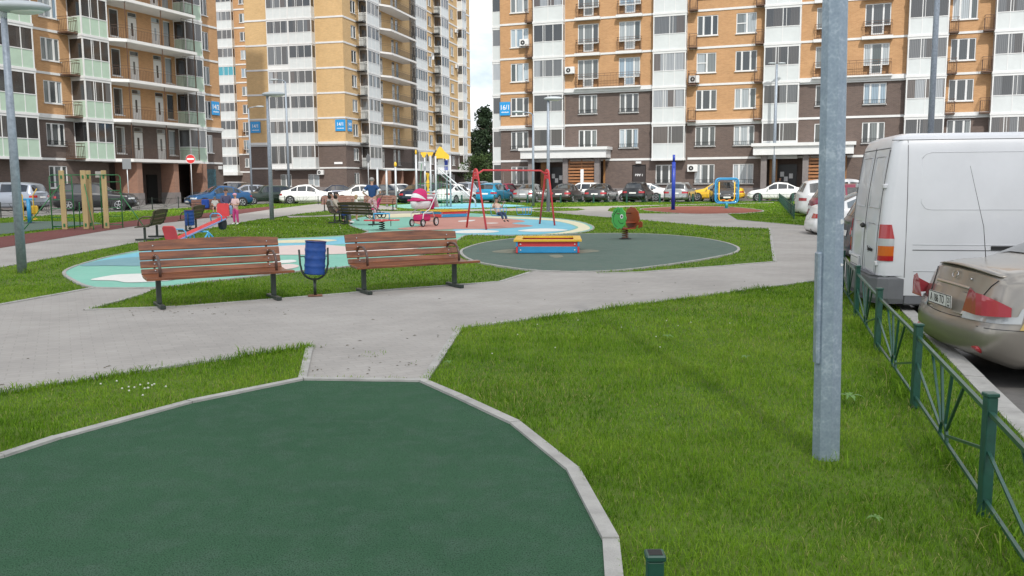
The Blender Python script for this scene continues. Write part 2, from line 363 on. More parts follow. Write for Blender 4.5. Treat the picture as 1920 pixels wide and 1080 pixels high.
# paving: small concrete blocks laid in rows
mp_ = bpy.data.materials.new('paving_blocks'); mp_.use_nodes = True; N, Lk, b = nodes(mp_)
g = N.new('ShaderNodeTexCoord'); mpn = N.new('ShaderNodeMapping'); mpn.inputs['Rotation'].default_value = (0, 0, R(-27)); Lk.new(g.outputs['Object'], mpn.inputs[0])
t = N.new('ShaderNodeTexBrick'); t.inputs['Scale'].default_value = 1; t.inputs['Brick Width'].default_value = .2; t.inputs['Row Height'].default_value = .1; t.inputs['Mortar Size'].default_value = .005
t.inputs['Color1'].default_value = (.340, .324, .302, 1); t.inputs['Color2'].default_value = (.318, .304, .284, 1); t.inputs['Mortar'].default_value = (.290, .277, .258, 1); Lk.new(mpn.outputs[0], t.inputs['Vector'])
nz1 = N.new('ShaderNodeTexNoise'); nz1.inputs['Scale'].default_value = .55; nz1.inputs['Detail'].default_value = 8; nz1.inputs['Roughness'].default_value = .7; Lk.new(g.outputs['Object'], nz1.inputs['Vector'])
mr = N.new('ShaderNodeMapRange'); mr.inputs[1].default_value = .3; mr.inputs[2].default_value = .7; mr.inputs[3].default_value = .82; mr.inputs[4].default_value = 1.14; Lk.new(nz1.outputs['Fac'], mr.inputs[0])
mu = N.new('ShaderNodeVectorMath'); mu.operation = 'SCALE'; Lk.new(t.outputs['Color'], mu.inputs[0]); Lk.new(mr.outputs[0], mu.inputs['Scale'])
Lk.new(mu.outputs[0], b.inputs['Base Color']); b.inputs['Roughness'].default_value = .9; b.inputs['Specular IOR Level'].default_value = .2
nz2 = N.new('ShaderNodeTexNoise'); nz2.inputs['Scale'].default_value = 150; Lk.new(g.outputs['Object'], nz2.inputs['Vector'])
ma = N.new('ShaderNodeMath'); ma.operation = 'SUBTRACT'; Lk.new(nz2.outputs['Fac'], ma.inputs[0]); Lk.new(t.outputs['Fac'], ma.inputs[1])
bp = N.new('ShaderNodeBump'); bp.inputs['Strength'].default_value = .3; bp.inputs['Distance'].default_value = .003; Lk.new(ma.outputs[0], bp.inputs['Height']); Lk.new(bp.outputs[0], b.inputs['Normal'])
M_PAVE = mp_
# kerb stones with joints and grime
M_KERB = mat('kerb_concrete', (.35, .345, .325), .9, var=.18, vscale=5, bump=.3, bscale=120, spec=.2)

def gz(x, y):      # road level: a step below the lawn by the near parking bays, almost level with it far away
    t = min(1, max(0, (y-22)/30)); return -.20*(1-t)-.03*t
mb = MB(); xs = [-700, -200, -90, -45, -20, 0, 20, 45, 90, 200, 700]; ys = [-300, -60, 0, 22, 27, 32, 37, 42, 47, 52, 70, 100, 160, 300, 1500]
mb.add([(x, y, gz(x, y)) for y in ys for x in xs], [(j*11+i, j*11+i+1, j*11+12+i, j*11+11+i) for j in range(len(ys)-1) for i in range(10)])
gr = mb.build('road', M_ASPH); tag(gr, 'grey asphalt road and parking ground around the courtyard', kind='structure')

kerbR = [(3.75+.3*(y-7), y) for y in (-12, 0, 7, 11, 20, 30, 40, 50, 60, 70)]
far_edge = px((1459, 377), (1236, 378.5), (1000, 379), (800, 379), (735, 379.5), (600, 378.5), (549, 379.5), (454, 385), (366, 389), (170, 400), (0, 409), (-300, 425))
lawn_poly = kerbR+far_edge+[(-60, 20), (-60, -12)]
sheet('lawn', lawn_poly, 0, M_LAWN, 'green lawn of the courtyard', skirt=-.3)
strip('kerb', kerbR+far_edge[:1], .15, -.25, .012, M_KERB)
strip('kerb', far_edge, .15, -.25, .012, M_KERB)

PATH1 = px((-500, 672), (0, 573), (175, 541), (240, 535), (310, 535), (265, 553), (160, 583), (330, 577), (655, 551), (874, 534), (938, 529), (995, 511), (1010, 505), (1110, 505), (1122, 514), (1200, 511.5), (1453, 492),
           (1443, 428.5), (1342, 425.5), (1200, 412.5), (1200, 400.5), (1309, 401), (1364, 401), (1384, 413), (1531, 426), (1556, 440), (1612, 519), (1533, 527), (1150, 577), (862, 617), (795, 715), (567, 712), (582, 648), (565, 653), (150, 714), (0, 738), (-500, 815))
PATH2 = px((1200.5, 412.5), (1097, 404.5), (1060, 401), (1035, 398), (995, 396.5), (925, 395.5), (800, 398.5), (738, 403), (640, 405), (543, 408.5), (534, 405.5), (470, 414), (421, 423), (258, 455), (0, 502), (-400, 580), (-400, 538), (0, 466), (242, 426), (340, 415), (452, 401), (506, 393), (596, 382),
           (640, 381.5), (700, 384), (740, 388), (745, 393), (770, 395), (860, 393), (940, 391.5), (1096, 387.5), (1236, 384.5), (1451, 379.6), (1451, 380.6), (1236, 385.6), (1144, 390), (1139, 395.6), (1173, 401.4), (1200.5, 400.5))
sheet('path', PATH1, .008, M_PAVE, 'grey block paved path in front of the benches')
sheet('path', PATH2, .0085, M_PAVE, 'grey block paved path behind the play areas')
ISL = [px((996, 393), (1020, 390.5), (1060, 390.3), (1090, 391.5), (1097, 393.5), (1080, 395.5), (1040, 396.3), (1005, 395.6)),
       px((536, 405), (574, 399.7), (606, 396.5), (652, 395.5), (640, 402.5), (585, 405)),
       px((700, 393.2), (760, 394), (800, 392.5), (860, 392), (800, 396), (740, 396.3), (705, 395.5))]
for i, p in enumerate(ISL): sheet('lawn', p, .013, M_LAWN, ['small lawn island enclosed by paths behind the swing', 'small lawn island beside the curved left path', 'narrow lawn strip before the climbing area'][i])
RED = px((-400, 538), (0, 466), (242, 426), (340, 415), (452, 401), (506, 393), (519, 387.5), (508, 387.5), (456, 392), (424, 396.5), (340, 404), (240, 415), (0, 445), (-400, 500))
sheet('running_track', RED, .014, M_RUBR, 'dark red rubber strip along the left path')
GL = smooth_poly(px((-200, 430), (0, 419), (60, 415.5), (130, 416), (190, 419), (150, 424), (70, 432), (0, 440), (-200, 455)))
sheet('rubber_surface', GL, .014, M_RUBG, 'dark grey green rubber patch by the fitness machine')
FORE = px((0, 858), (100, 825), (350, 757), (567, 713), (795, 716), (870, 748), (975, 797), (1085, 885), (1160, 1020))+[(.38, 2.6), (.25, 1.6), (-.4, .4), (-1.8, -.2), (-3.6, .3), (-4.6, 1.8), (-4.3, 3.6)]
sheet('rubber_surface', FORE, .014, M_RUB, 'dark green rubber playground surface in the foreground')
BLOB = smooth_poly(px((120, 513), (135, 503), (165, 493), (230, 477), (330, 461), (450, 452), (522, 449), (641, 443), (690, 436), (668, 428), (655, 420), (668, 410), (720, 403), (800, 399.5), (870, 400), (940, 404), (1010, 408), (1062, 412), (1098, 419), (1113, 427), (1103, 434), (1070, 439), (1020, 441.5), (940, 442.5), (880, 441.5), (862, 448), (840, 462), (780, 482), (700, 496), (644, 502), (572, 509), (524, 514), (481, 519), (393, 529), (306, 540), (240, 542), (170, 540), (135, 526)), 4)
sheet('rubber_surface', BLOB, .016, M_TEAL, 'multicoloured rubber playground surface under swing and seesaw')
def patch(pts, z, m, label, sm=True):
    p = px(*pts); sheet('rubber_patch', smooth_poly(p, 5) if sm else p, z, m, label)
patch([(168, 495), (230, 480), (330, 464), (450, 455), (560, 449.5), (640, 445.5), (690, 438), (730, 436), (760, 445), (700, 455), (600, 462), (480, 474), (330, 482), (220, 492)], .0195, M_BLUE, 'light blue area of the coloured rubber surface')
patch([(150, 500), (185, 491), (250, 484), (330, 481), (340, 492), (280, 500), (200, 500)], .0225, M_SBLUE, 'steel blue wave on the coloured rubber')
patch([(170, 527), (200, 520), (230, 516.5), (300, 515), (345, 520), (330, 526), (300, 530), (240, 532), (215, 528.5)], .023, M_CLOUD, 'white cloud shape at the left of the coloured rubber')
patch([(515, 453), (560, 450.5), (610, 450), (632, 452), (600, 455.5), (540, 457), (505, 457)], .023, M_CREAM, 'cream stripe on the light blue rubber')
patch([(500, 464), (600, 460.5), (660, 464), (740, 462), (790, 466), (700, 475), (600, 479), (480, 480), (400, 482), (380, 474)], .0235, M_PINK, 'pale pink wave on the coloured rubber')
patch([(520, 491), (548, 489), (556, 492), (540, 495), (510, 496)], .023, M_CLOUD, 'small white spot on the teal rubber')
patch([(500, 502), (540, 497), (560, 500), (550, 505), (500, 511)], .023, M_PINK, 'small pink spot on the teal rubber')
patch([(1106, 427.5), (1090, 419), (1055, 412.5), (1005, 409), (940, 406.5), (900, 406.6), (920, 409), (985, 411.5), (1030, 414), (1062, 419), (1083, 426), (1078, 431), (1050, 437), (1015, 440.5), (1065, 438.2), (1098, 433)], .0195, M_CREAM, 'cream crescent rim at the right of the swing surface')
patch([(1078, 426), (1058, 419), (1028, 414.5), (985, 412), (920, 410), (860, 409), (880, 420), (850, 432), (860, 440), (940, 441.5), (1010, 440), (1050, 436), (1074, 431)], .0225, M_BLUE, 'light blue area of the rubber under the swing')
patch([(745, 430), (790, 424), (770, 415), (820, 408), (880, 407.5), (950, 411), (985, 416), (960, 420), (1000, 425), (930, 430), (850, 431), (790, 433)], .0255, M_SALM, 'salmon area of the rubber under the swing')
patch([(690, 404), (740, 401.5), (800, 400.6), (860, 402), (820, 405), (760, 408), (700, 409)], .0225, M_CREAM, 'cream area of the rubber behind the pram')
patch([(860, 434), (895, 432.5), (934, 434.5), (925, 437.5), (885, 439), (850, 438)], .0285, M_CLOUD, 'left white ellipse on the rubber before the swing')
patch([(971, 434), (1000, 430.5), (1035, 430), (1065, 433), (1035, 435.5), (995, 436)], .0285, M_CLOUD, 'right white ellipse on the rubber before the swing')
patch([(862, 415), (890, 413.5), (884, 416), (862, 417)], .0285, M_CLOUD, 'small white spot beside the left swing leg')
patch([(908, 419.5), (925, 418.8), (935, 419.6), (920, 420.6)], .0285, M_CLOUD, 'small white spot between the swing legs')
RB = smooth_poly(px((870, 468), (905, 457), (960, 449), (1040, 442), (1130, 439), (1220, 440), (1300, 446), (1355, 455), (1384, 466), (1375, 476), (1330, 486), (1260, 497), (1190, 506), (1115, 511), (1050, 511), (990, 508), (930, 500), (885, 490), (866, 478)), 4)
sheet('rubber_surface', RB, .0245, M_RUBG, 'grey green rubber circle with sandbox and spring rider')
for i, (a, b_) in enumerate([((935, 473), (1118, 474))]):
    pass
patch([(930, 472), (965, 469), (975, 474), (960, 477), (925, 475)], .0275, M_SAND, 'sand spilled at the left of the sandbox')
patch([(1086, 472), (1105, 470), (1125, 473), (1100, 476), (1086, 476)], .0275, M_SAND, 'sand spilled at the right of the sandbox')
patch([(1030, 481), (1050, 480), (1056, 484), (1040, 485.5)], .0275, M_SAND, 'faint sand patch before the sandbox')
E1 = smooth_poly(px((733, 385.5), (800, 381.8), (900, 381.3), (985, 386), (925, 389.5), (870, 391.5), (800, 392), (755, 390.5)), 4)
sheet('rubber_surface', E1, .0165, M_TEAL, 'teal rubber surface under the climbing complex')
patch([(815, 389), (860, 383), (900, 382), (975, 386), (925, 389), (870, 391), (830, 391.2)], .0195, M_BLUE, 'blue area of the rubber under the slide')
KR = smooth_poly(px((1200, 393.5), (1225, 390), (1295, 387.2), (1370, 388.5), (1431, 395.5), (1400, 400), (1364, 401), (1310, 402), (1255, 399.5)), 4)
sheet('rubber_surface', KR, .0165, M_RUBK, 'brick red rubber circle under the fitness frame')

strip('kerb', FORE, .075, -.02, .03, M_KERB, closed=True, side=-.035)
strip('kerb', BLOB, .06, -.02, .026, M_KERB, closed=True, side=-.0)
strip('kerb', RB, .06, -.02, .032, M_KERB, closed=True)
strip('kerb', KR, .08, -.02, .03, M_KERB, closed=True)
for seg in [((567, 713), (582, 648)), ((795, 716), (862, 617), (1150, 577), (1533, 527), (1575, 523)), ((565, 653), (150, 714), (0, 738), (-500, 815)), ((1453, 492), (1443, 428.5)), ((1122, 514), (1200, 511.5), (1453, 492)),
            ((265, 553), (160, 583)), ((160, 583), (330, 577), (655, 551), (874, 534), (938, 529), (995, 511)), ((-500, 672), (0, 573), (175, 541)), ((0, 502), (258, 455), (421, 423), (470, 414), (534, 405)), ((1200, 412.5), (1342, 425.5), (1443, 428.5)), ((1384, 413), (1531, 426))]:
    strip('kerb', px(*seg), .07, -.02, .02, M_KERB)

# --- grass blades (numpy)
HARD = [PATH1, PATH2, RED, GL, FORE, BLOB, RB, E1, KR]
def pip(X, Y, poly):
    inside = np.zeros(X.shape, bool); n = len(poly); j = n-1
    for i in range(n):
        xi, yi = poly[i]; xj, yj = poly[j]
        if yi != yj:
            c = ((yi > Y) != (yj > Y)) & (X < (xj-xi)*(Y-yi)/(yj-yi)+xi); inside ^= c
        j = i
    return inside
def on_grass(X, Y, inset=True):
    h = np.zeros(X.shape, bool)
    for p in HARD: h |= pip(X, Y, p)
    for p in ISL: h &= ~pip(X, Y, p)
    return pip(X, Y, lawn_poly) & ~h & (X < 3.66+.3*(Y-7))
def scatter(y0, y1, dens, margin=2.2):
    lo, hi = -y1*.62-margin, y1*.62+margin; n = int((hi-lo)*(y1-y0)*dens)
    X = rng.uniform(lo, hi, n); Y = rng.uniform(y0, y1, n)
    k = (np.abs(X) < Y*.62+margin); X, Y = X[k], Y[k]; k = on_grass(X, Y); return X[k], Y[k]
def lownoise(X, Y, s, seed):
    """cheap smooth 2-D noise from sines"""
    r_ = np.random.default_rng(seed); v = np.zeros_like(X)
    for i in range(6):
        a = r_.uniform(0, 2*PI); k = s*r_.uniform(.6, 1.8); v += np.sin((X*math.cos(a)+Y*math.sin(a))*k+r_.uniform(0, 6))
    return v/6
M_GRASS = bpy.data.materials.new('grass_blade'); M_GRASS.use_nodes = True; N, Lk, b = nodes(M_GRASS)
at = N.new('ShaderNodeAttribute'); at.attribute_name = 'tint'
r = N.new('ShaderNodeValToRGB'); e = r.color_ramp.elements
e[0].position = 0; e[0].color = (.055, .135, .009, 1); e[1].position = 1; e[1].color = (.34, .31, .13, 1)
q = e.new(.45); q.color = (.155, .29, .020, 1); q = e.new(.85); q.color = (.25, .365, .045, 1)
Lk.new(at.outputs['Fac'], r.inputs[0]); Lk.new(r.outputs[0], b.inputs['Base Color']); b.inputs['Roughness'].default_value = .7; b.inputs['Specular IOR Level'].default_value = .08
tr = N.new('ShaderNodeBsdfTranslucent'); Lk.new(r.outputs[0], tr.inputs[0]); ms = N.new('ShaderNodeMixShader'); ms.inputs[0].default_value = .35
Lk.new(b.outputs[0], ms.inputs[1]); Lk.new(tr.outputs[0], ms.inputs[2]); Lk.new(ms.outputs[0], N['Material Output'].inputs[0])
def blades(name, X, Y, h, w, label, seed=1, z=0):
    n = len(X); r_ = np.random.default_rng(seed)
    cl = lownoise(X, Y, 2.2, 11)*.5+lownoise(X, Y, 7, 12)*.5
    H = h*(.5+.8*r_.random(n)**1.5)*(1+.95*cl); Wd = w*(.6+.8*r_.random(n))
    a = r_.uniform(0, 2*PI, n); lean = r_.uniform(.2, 1.25, n)*H; la = r_.uniform(0, 2*PI, n)
    dx, dy = np.cos(a)*Wd/2, np.sin(a)*Wd/2; lx, ly = np.cos(la)*lean, np.sin(la)*lean
    V = np.zeros((n, 5, 3), np.float32)
    V[:, 0] = np.stack([X-dx, Y-dy, np.full(n, z)], 1); V[:, 1] = np.stack([X+dx, Y+dy, np.full(n, z)], 1)
    V[:, 2] = np.stack([X+dx*.75+lx*.35, Y+dy*.75+ly*.35, z+H*.6], 1); V[:, 3] = np.stack([X-dx*.75+lx*.35, Y-dy*.75+ly*.35, z+H*.6], 1)
    V[:, 4] = np.stack([X+lx, Y+ly, z+H*(1-.42*lean/H)], 1)
    me = bpy.data.meshes.new(name); me.vertices.add(n*5); me.vertices.foreach_set('co', V.ravel())
    base = (np.arange(n)*5)[:, None]; quads = (base+np.array([0, 1, 2, 3])).ravel(); tris = (base+np.array([3, 2, 4])).ravel()
    me.loops.add(n*7); me.loops.foreach_set('vertex_index', np.concatenate([quads, tris]).astype(np.int32))
    me.polygons.add(n*2); me.polygons.foreach_set('loop_start', np.concatenate([np.arange(n)*4, n*4+np.arange(n)*3]).astype(np.int32))
    me.update(calc_edges=True)
    at = me.attributes.new('tint', 'FLOAT', 'POINT')
    tint = np.clip(.40+.24*lownoise(X, Y, 9, 25)+.34*lownoise(X, Y, 2.3, 21)+.26*lownoise(X, Y, .5, 22)+r_.normal(0, .15, n), 0, .82); dry = r_.random(n) < (.03+.25*np.clip(lownoise(X, Y, 1.7, 29)-.22, 0, .5)); tint[dry] = .97
    at.data.foreach_set('value', np.repeat(tint, 5).astype(np.float32))
    me.materials.append(M_GRASS); o = obj(name, me); tag(o, label, 'grass', kind='stuff'); return o
X1, Y1 = scatter(1.2, 5.5, 6500, 1.6); X2, Y2 = scatter(5.5, 9, 3600); X3, Y3 = scatter(9, 14, 1700)
X4, Y4 = scatter(14, 24, 420); X5, Y5 = scatter(24, 42, 150); X6, Y6 = scatter(42, 72, 50)
blades('grass', X1, Y1, .048, .0034, 'short green grass blades in the nearest lawn', 1)
blades('grass', X2, Y2, .048, .0046, 'short green grass blades around the near lamp pole', 2)
blades('grass', X3, Y3, .047, .0072, 'green grass blades around the front benches', 3)
blades('grass', X4, Y4, .047, .012, 'green grass blades of the middle lawns', 4)
blades('grass', X5, Y5, .055, .026, 'green grass blades of the farther lawns', 5)
blades('grass', X6, Y6, .060, .05, 'green grass blades of the farthest lawn strip', 6)
# taller fringe along kerbs and posts
def fringe(seg, n, h, seed, label, spread=.05, w=.006):
    P = [np.array(p) for p in seg]; r_ = np.random.default_rng(seed); X = []; Y = []
    L = [np.linalg.norm(P[i+1]-P[i]) for i in range(len(P)-1)]; T = sum(L)
    for i in range(len(P)-1):
        k = int(n*L[i]/T); t = r_.random(k); q = P[i][None]*(1-t[:, None])+P[i+1][None]*t[:, None]+r_.normal(0, spread, (k, 2)); X.append(q[:, 0]); Y.append(q[:, 1])
    X = np.concatenate(X); Y = np.concatenate(Y); k = lownoise(X, Y, 3, seed) > -.12; blades('grass', X[k], Y[k], h, w, label, seed)
fringe(px((590, 652), (560, 656), (150, 717), (0, 741)), 1500, .085, 31, 'taller grass tufts overhanging the kerb left of the path opening', .04)
fringe(px((858, 622), (1150, 580), (1533, 530)), 1500, .075, 32, 'taller grass tufts along the kerb of the right lawn', .04)
fringe([(1.68, 2.05), (2.24, 4.04), (2.81, 6.03), (3.39, 8.07), (4.09, 10.44)], 2600, .13, 33, 'uncut grass growing under the near green fence', .07, .006)
fringe([(1.72, 4.84), (1.92, 4.84)], 420, .15, 34, 'long grass around the foot of the near lamp pole', .05, .006)
fringe([(-9.1, 15.95), (-8.8, 15.95)], 120, .14, 35, 'grass tuft at the foot of the left lamp pole', .08, .009)
# weeds in the paving opening
X = rng.uniform(-1.75, -.85, 900); Y = rng.uniform(7.0, 8.6, 900); k = (lownoise(X, Y, 9, 77) > .33); blades('grass', X[k], Y[k], .03, .005, 'weeds growing in the paving joints by the green surface', 36, .01)
# --- dry bits and crumbs of soil lying on the paving
mb = MB()
for cx_, cy_, sx_, sy_, n_ in ((1, 1, 0, 0, 0), (690, 690, 80, 16, 18), (330, 585, 120, 6, 40), (760, 640, 120, 60, 40), (300, 700, 200, 12, 30), (1250, 540, 200, 20, 30)):
    for i in range(n_):
        p = G(cx_+random.gauss(0, 1)*sx_, cy_+random.gauss(0, 1)*sy_)
        if pip(np.array([p[0]]), np.array([p[1]]), PATH1)[0]:
            a = random.random()*PI; L = random.uniform(.006, .03); w_ = random.uniform(.003, .01)
            mb.add([(p[0]-L*math.cos(a), p[1]-L*math.sin(a), .011), (p[0]+w_*math.sin(a), p[1]-w_*math.cos(a), .014), (p[0]+L*math.cos(a), p[1]+L*math.sin(a), .012), (p[0]-w_*math.sin(a), p[1]+w_*math.cos(a), .017)], [(0, 1, 2, 3)])
tag(mb.build('debris', mat('dry_bits', (.09, .075, .045), .95, var=.4, vscale=8)), 'dry grass bits and crumbs of soil on the paving', 'debris', kind='stuff')
# --- white clover heads
mb = MB()
for i in range(15):
    a, r_ = random.random()*2*PI, random.gauss(0, 1); p = G(256+random.gauss(0, 26), 741+random.gauss(0, 7))
    mb.ell((p[0], p[1], .062+random.random()*.02), (.008, .008, .007), 7, 5)
for i in range(16):
    p = G(random.uniform(900, 1500), random.uniform(545, 700)); 
    if on_grass(np.array([p[0]]), np.array([p[1]]))[0]: mb.ell((p[0], p[1], .06), (.007, .007, .006), 6, 4)
for i in range(50):
    p = G(random.uniform(430, 640), random.uniform(409, 440));
    if on_grass(np.array([p[0]]), np.array([p[1]]))[0]: mb.ell((p[0], p[1], .06), (.013, .013, .011), 6, 4)
tag(mb.build('clover_flowers', mat('clover_white', (.55, .56, .48), .8)), 'small white clover heads scattered in the lawns', 'flowers', kind='stuff')

# ------------------------------------------------------------------ BUILDINGS
class Fac:
    """one facade of a building: local s runs left to right, out is towards the viewer, z up"""
    def __init__(s, root, ox, oy, rz): s.root, s.ox, s.oy, s.rz = root, ox, oy, rz; s.c, s.sn = math.cos(rz), math.sin(rz)
    def put(s, o, a, out, z):
        o.parent = s.root; o.location = (s.ox+a*s.c+out*s.sn, s.oy+a*s.sn-out*s.c, z); o.rotation_euler = (0, 0, s.rz); return o
    def wall(s, name, m, s0, s1, z0, z1, holes=(), rec=.14, y=0):
        xs = sorted({s0, s1, *[h[0] for h in holes], *[h[1] for h in holes]}); zs = sorted({z0, z1, *[h[2] for h in holes], *[h[3] for h in holes]})
        xs = [x for x in xs if s0 <= x <= s1]; zs = [z for z in zs if z0 <= z <= z1]; mb = MB()
        for i in range(len(xs)-1):
            for j in range(len(zs)-1):
                cx, cz = (xs[i]+xs[i+1])/2, (zs[j]+zs[j+1])/2
                if any(h[0] < cx < h[1] and h[2] < cz < h[3] for h in holes): continue
                mb.add([(xs[i], y, zs[j]), (xs[i+1], y, zs[j]), (xs[i+1], y, zs[j+1]), (xs[i], y, zs[j+1])], [(0, 1, 2, 3)])
        for a, b_, c, d in holes:
            for q in ([(a, y, c), (a, y, d), (a, y+rec, d), (a, y+rec, c)], [(b_, y, d), (b_, y, c), (b_, y+rec, c), (b_, y+rec, d)], [(a, y, d), (b_, y, d), (b_, y+rec, d), (a, y+rec, d)], [(b_, y, c), (a, y, c), (a, y+rec, c), (b_, y+rec, c)]):
                mb.add(q, [(0, 1, 2, 3)])
        o = mb.build(name, m); s.put(o, 0, 0, 0); return o
    def solid(s, name, m, boxes):
        for q in boxes:                                                   # s0,s1,out0,out1,z0,z1: one part each
            mb = MB(); mb.box(q[0], q[1], -q[3], -q[2], q[4], q[5]); o = mb.build(name, m); s.put(o, 0, 0, 0)
        return o
    def inst(s, proto, a, out, z, label=None):
        """place a copy of a part (with its sub-parts)"""
        if not proto.get('_used'): o = proto; proto['_used'] = 1
        else:
            o = proto.copy(); COL.objects.link(o)
            for k in PK[proto.name]:
                c = k.copy(); COL.objects.link(c); c.parent = o
        s.put(o, a, out, z)
        if label: o['label'] = label
        return o
PK = {}
def win_proto(w, h, kind='triple', sill=True, rail=None, pm=None):
    """window frame (z from 0 at its sill); glass is a sub-part"""
    mb = MB(); f = .07; yo, yi = .03, .10
    mb.box(0, f, yo, yi, 0, h); mb.box(w-f, w, yo, yi, 0, h); mb.box(f, w-f, yo, yi, 0, f); mb.box(f, w-f, yo, yi, h-f, h)
    if kind == 'triple': cuts = [w*.30, w*.70]
    elif kind == 'double': cuts = [w*.5]
    elif kind == 'side': cuts = [w*.52]
    else: cuts = []
    for c in cuts: mb.box(c-.07, c+.07, yo-.01, yi, f, h-f)
    if kind == 'side': mb.box(f, cuts[0]-.07, yo, yi, h*.5-.04, h*.5+.04)
    if kind == 'french':      # side sashes from 0.7 up, door in the middle to the floor
        mb = MB(); a, c = w*.29, w*.71; lo = .7
        for q in ((0, f, lo, h), (w-f, w, lo, h), (a-.06, a+.06, 0, h), (c-.06, c+.06, 0, h), (f, a-.06, h-f, h), (a+.06, c-.06, h-f, h), (c+.06, w-f, h-f, h), (f, a-.06, lo, lo+f), (c+.06, w-f, lo, lo+f), (a+.06, c-.06, 0, .12), (a+.06, c-.06, lo-.03, lo+.07)):
            mb.box(q[0], q[1], yo, yi, q[2], q[3])
    if sill: mb.box(-.06, w+.06, -.09, .03, -.06, -.004)
    o = mb.build('window', M_WHITE); g = MB()
    if kind == 'french':
        a, c = w*.29, w*.71; g.box(f, a, .07, .085, .74, h-f); g.box(a, c, .07, .085, .1, h-f); g.box(c, w-f, .07, .085, .74, h-f)
    else: g.box(f*.8, w-f*.8, .07, .085, f*.8, h-f*.8)
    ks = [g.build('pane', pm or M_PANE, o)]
    if rail == 'low':
        r_ = MB(); yb = -.16
        for z in (.02, .32): r_.box(-.02, w+.02, yb-.015, yb+.015, z, z+.03)
        for i in range(11): x = w*i/10; r_.box(x-.01, x+.01, yb-.01, yb+.01, .05, .32)
        for x in (-.02, w-.01): r_.box(x, x+.03, yb, .02, .3, .33)
        ks.append(r_.build('railing', M_IRONB, o))
    PK[o.name] = ks; return o
def rail_proto(w, d, h, m, n=None, ret=True, floor=False):
    mb = MB(); n = n or max(2, int(w/.13))
    for z in (.06, h-.22, h-.03): mb.box(0, w, -d-.012, -d+.012, z, z+.03)
    for i in range(n+1): x = w*i/n; mb.box(x-.009, x+.009, -d-.009, -d+.009, 0.03, h-.2 if i % 4 else h)
    if ret:
        for x in (0, w):
            for z in (.06, h-.22, h-.03): mb.box(x-.012, x+.012, -d, 0, z, z+.03)
            for k in range(1, max(2, int(d/.15))): yy = -d*k/max(2, int(d/.15)); mb.box(x-.009, x+.009, yy-.009, yy+.009, .05, h-.2)
    if floor: mb.box(-.03, w+.03, -d-.04, 0, -.12, -.005)
    o = mb.build('railing', m); PK[o.name] = []; return o
def balcony_proto(w, d, n, m, pm, fl=3.0, low=1.25, sides=(True, True), slab=True):
    """glazed balcony one storey high: panels below, glass above; glass is a sub-part"""
    mb = MB(); y0 = -d; t = .05; top = fl-.30
    mb.mat(M_WHITE)
    mb.box(-.05, w+.05, y0-.05, 0, -.13, .05)                       # slab edge
    mb.box(-.02, w+.02, y0-.02, 0, top, fl-.132)                    # head
    for x in (0, w-.09): mb.box(x, x+.09, y0-.015, y0+.08, .05, top)
    ms = [w*i/n for i in range(1, n)]
    for x in ms: mb.box(x-.03, x+.03, y0-.01, y0+.05, .05, top)
    mb.box(.09, w-.09, y0-.02, y0+.06, low, low+.06)
    for x in ms: pass
    g = MB(); ns = max(1, int(d/.7))
    sd = []
    if sides[0]: sd.append((0, 1))
    if sides[1]: sd.append((w, -1))
    for x, dr in sd:
        a, b_ = (x-.012, x+.03) if dr > 0 else (x-.03, x+.012)
        mb.mat(M_WHITE); mb.box(a, b_, -.08, 0, .05, top); mb.box(a-.002, b_+.002, y0+.08, -.08, low, low+.05)
        mb.mat(m); mb.box(a+.008, b_-.008, y0+.08, -.08, .05, low)
        g.box(a+.012, b_-.012, y0+.08, -.08, low+.05, top)
    mb.mat(m); mb.box(.09, w-.09, y0+.005, y0+.035, .05, low)
    o = mb.build('balcony'); g.box(.09, w-.09, y0+.018, y0+.03, low+.06, top)
    k = MB()
    for x in ms[:1]: k.box(x+.18*w/n, x+.18*w/n+.035, y0-.004, y0+.045, low+.06, top)
    PK[o.name] = [g.build('balcony_glass', pm, o), k.build('sliding_sash', M_WHITE, o)] if k.v else [g.build('balcony_glass', pm, o)]
    return o
def ac_proto():
    mb = MB(); mb.mat(M_WHITE); mb.bbox(0, .85, -.42, -.08, 0, .6, .03); mb.mat(M_IRONB); mb.lathe([(.20, -.425), (.20, -.432)], .32, .3, 18, 'y')
    mb.mat(M_PANEL)
    for i in range(6): a = PI*i/3; mb.box(.32+.02*math.cos(a), .32+.02*math.cos(a)+.008, -.436, -.433, .3-.18, .3+.18) if i == 0 else None
    mb.mat(M_WHITE); mb.lathe([(.06, -.433), (.05, -.445)], .32, .3, 12, 'y')
    mb.mat(M_IRON); mb.box(.1, .14, -.4, 0, -.05, 0); mb.box(.7, .74, -.4, 0, -.05, 0)
    o = mb.build('air_conditioner'); PK[o.name] = []; return o
M_SIGNB = mat('sign_blue', (.02, .28, .62), .4); M_SIGNW = mat('sign_white', (.8, .8, .8), .5)
def number_sign(f, a, z, txt, w=1.25, h=1.2, out=.05):
    mb = MB(); mb.bbox(0, w, -.05, 0, 0, h, .01); o = mb.build('number_sign', M_SIGNB); f.put(o, a, out, z)
    textmesh(txt, .60, M_SIGNW, 'lettering', o, Matrix.Translation((w/2, -.056, h*.58)) @ RX, bold=.006, xs=.92)
    mb = MB(); 
    for i in range(9): mb.box(w*.16+i*w*.078, w*.16+i*w*.078+w*.055, -.057, -.05, h*.20, h*.20+(.10 if i % 3 else .075))
    mb.build('street_name', M_SIGNW, o); return o
FL = [3.45+3*k for k in range(18)]      # floor levels from the second storey
def hole(a, w, z, h): return (a, a+w, z, z+h)

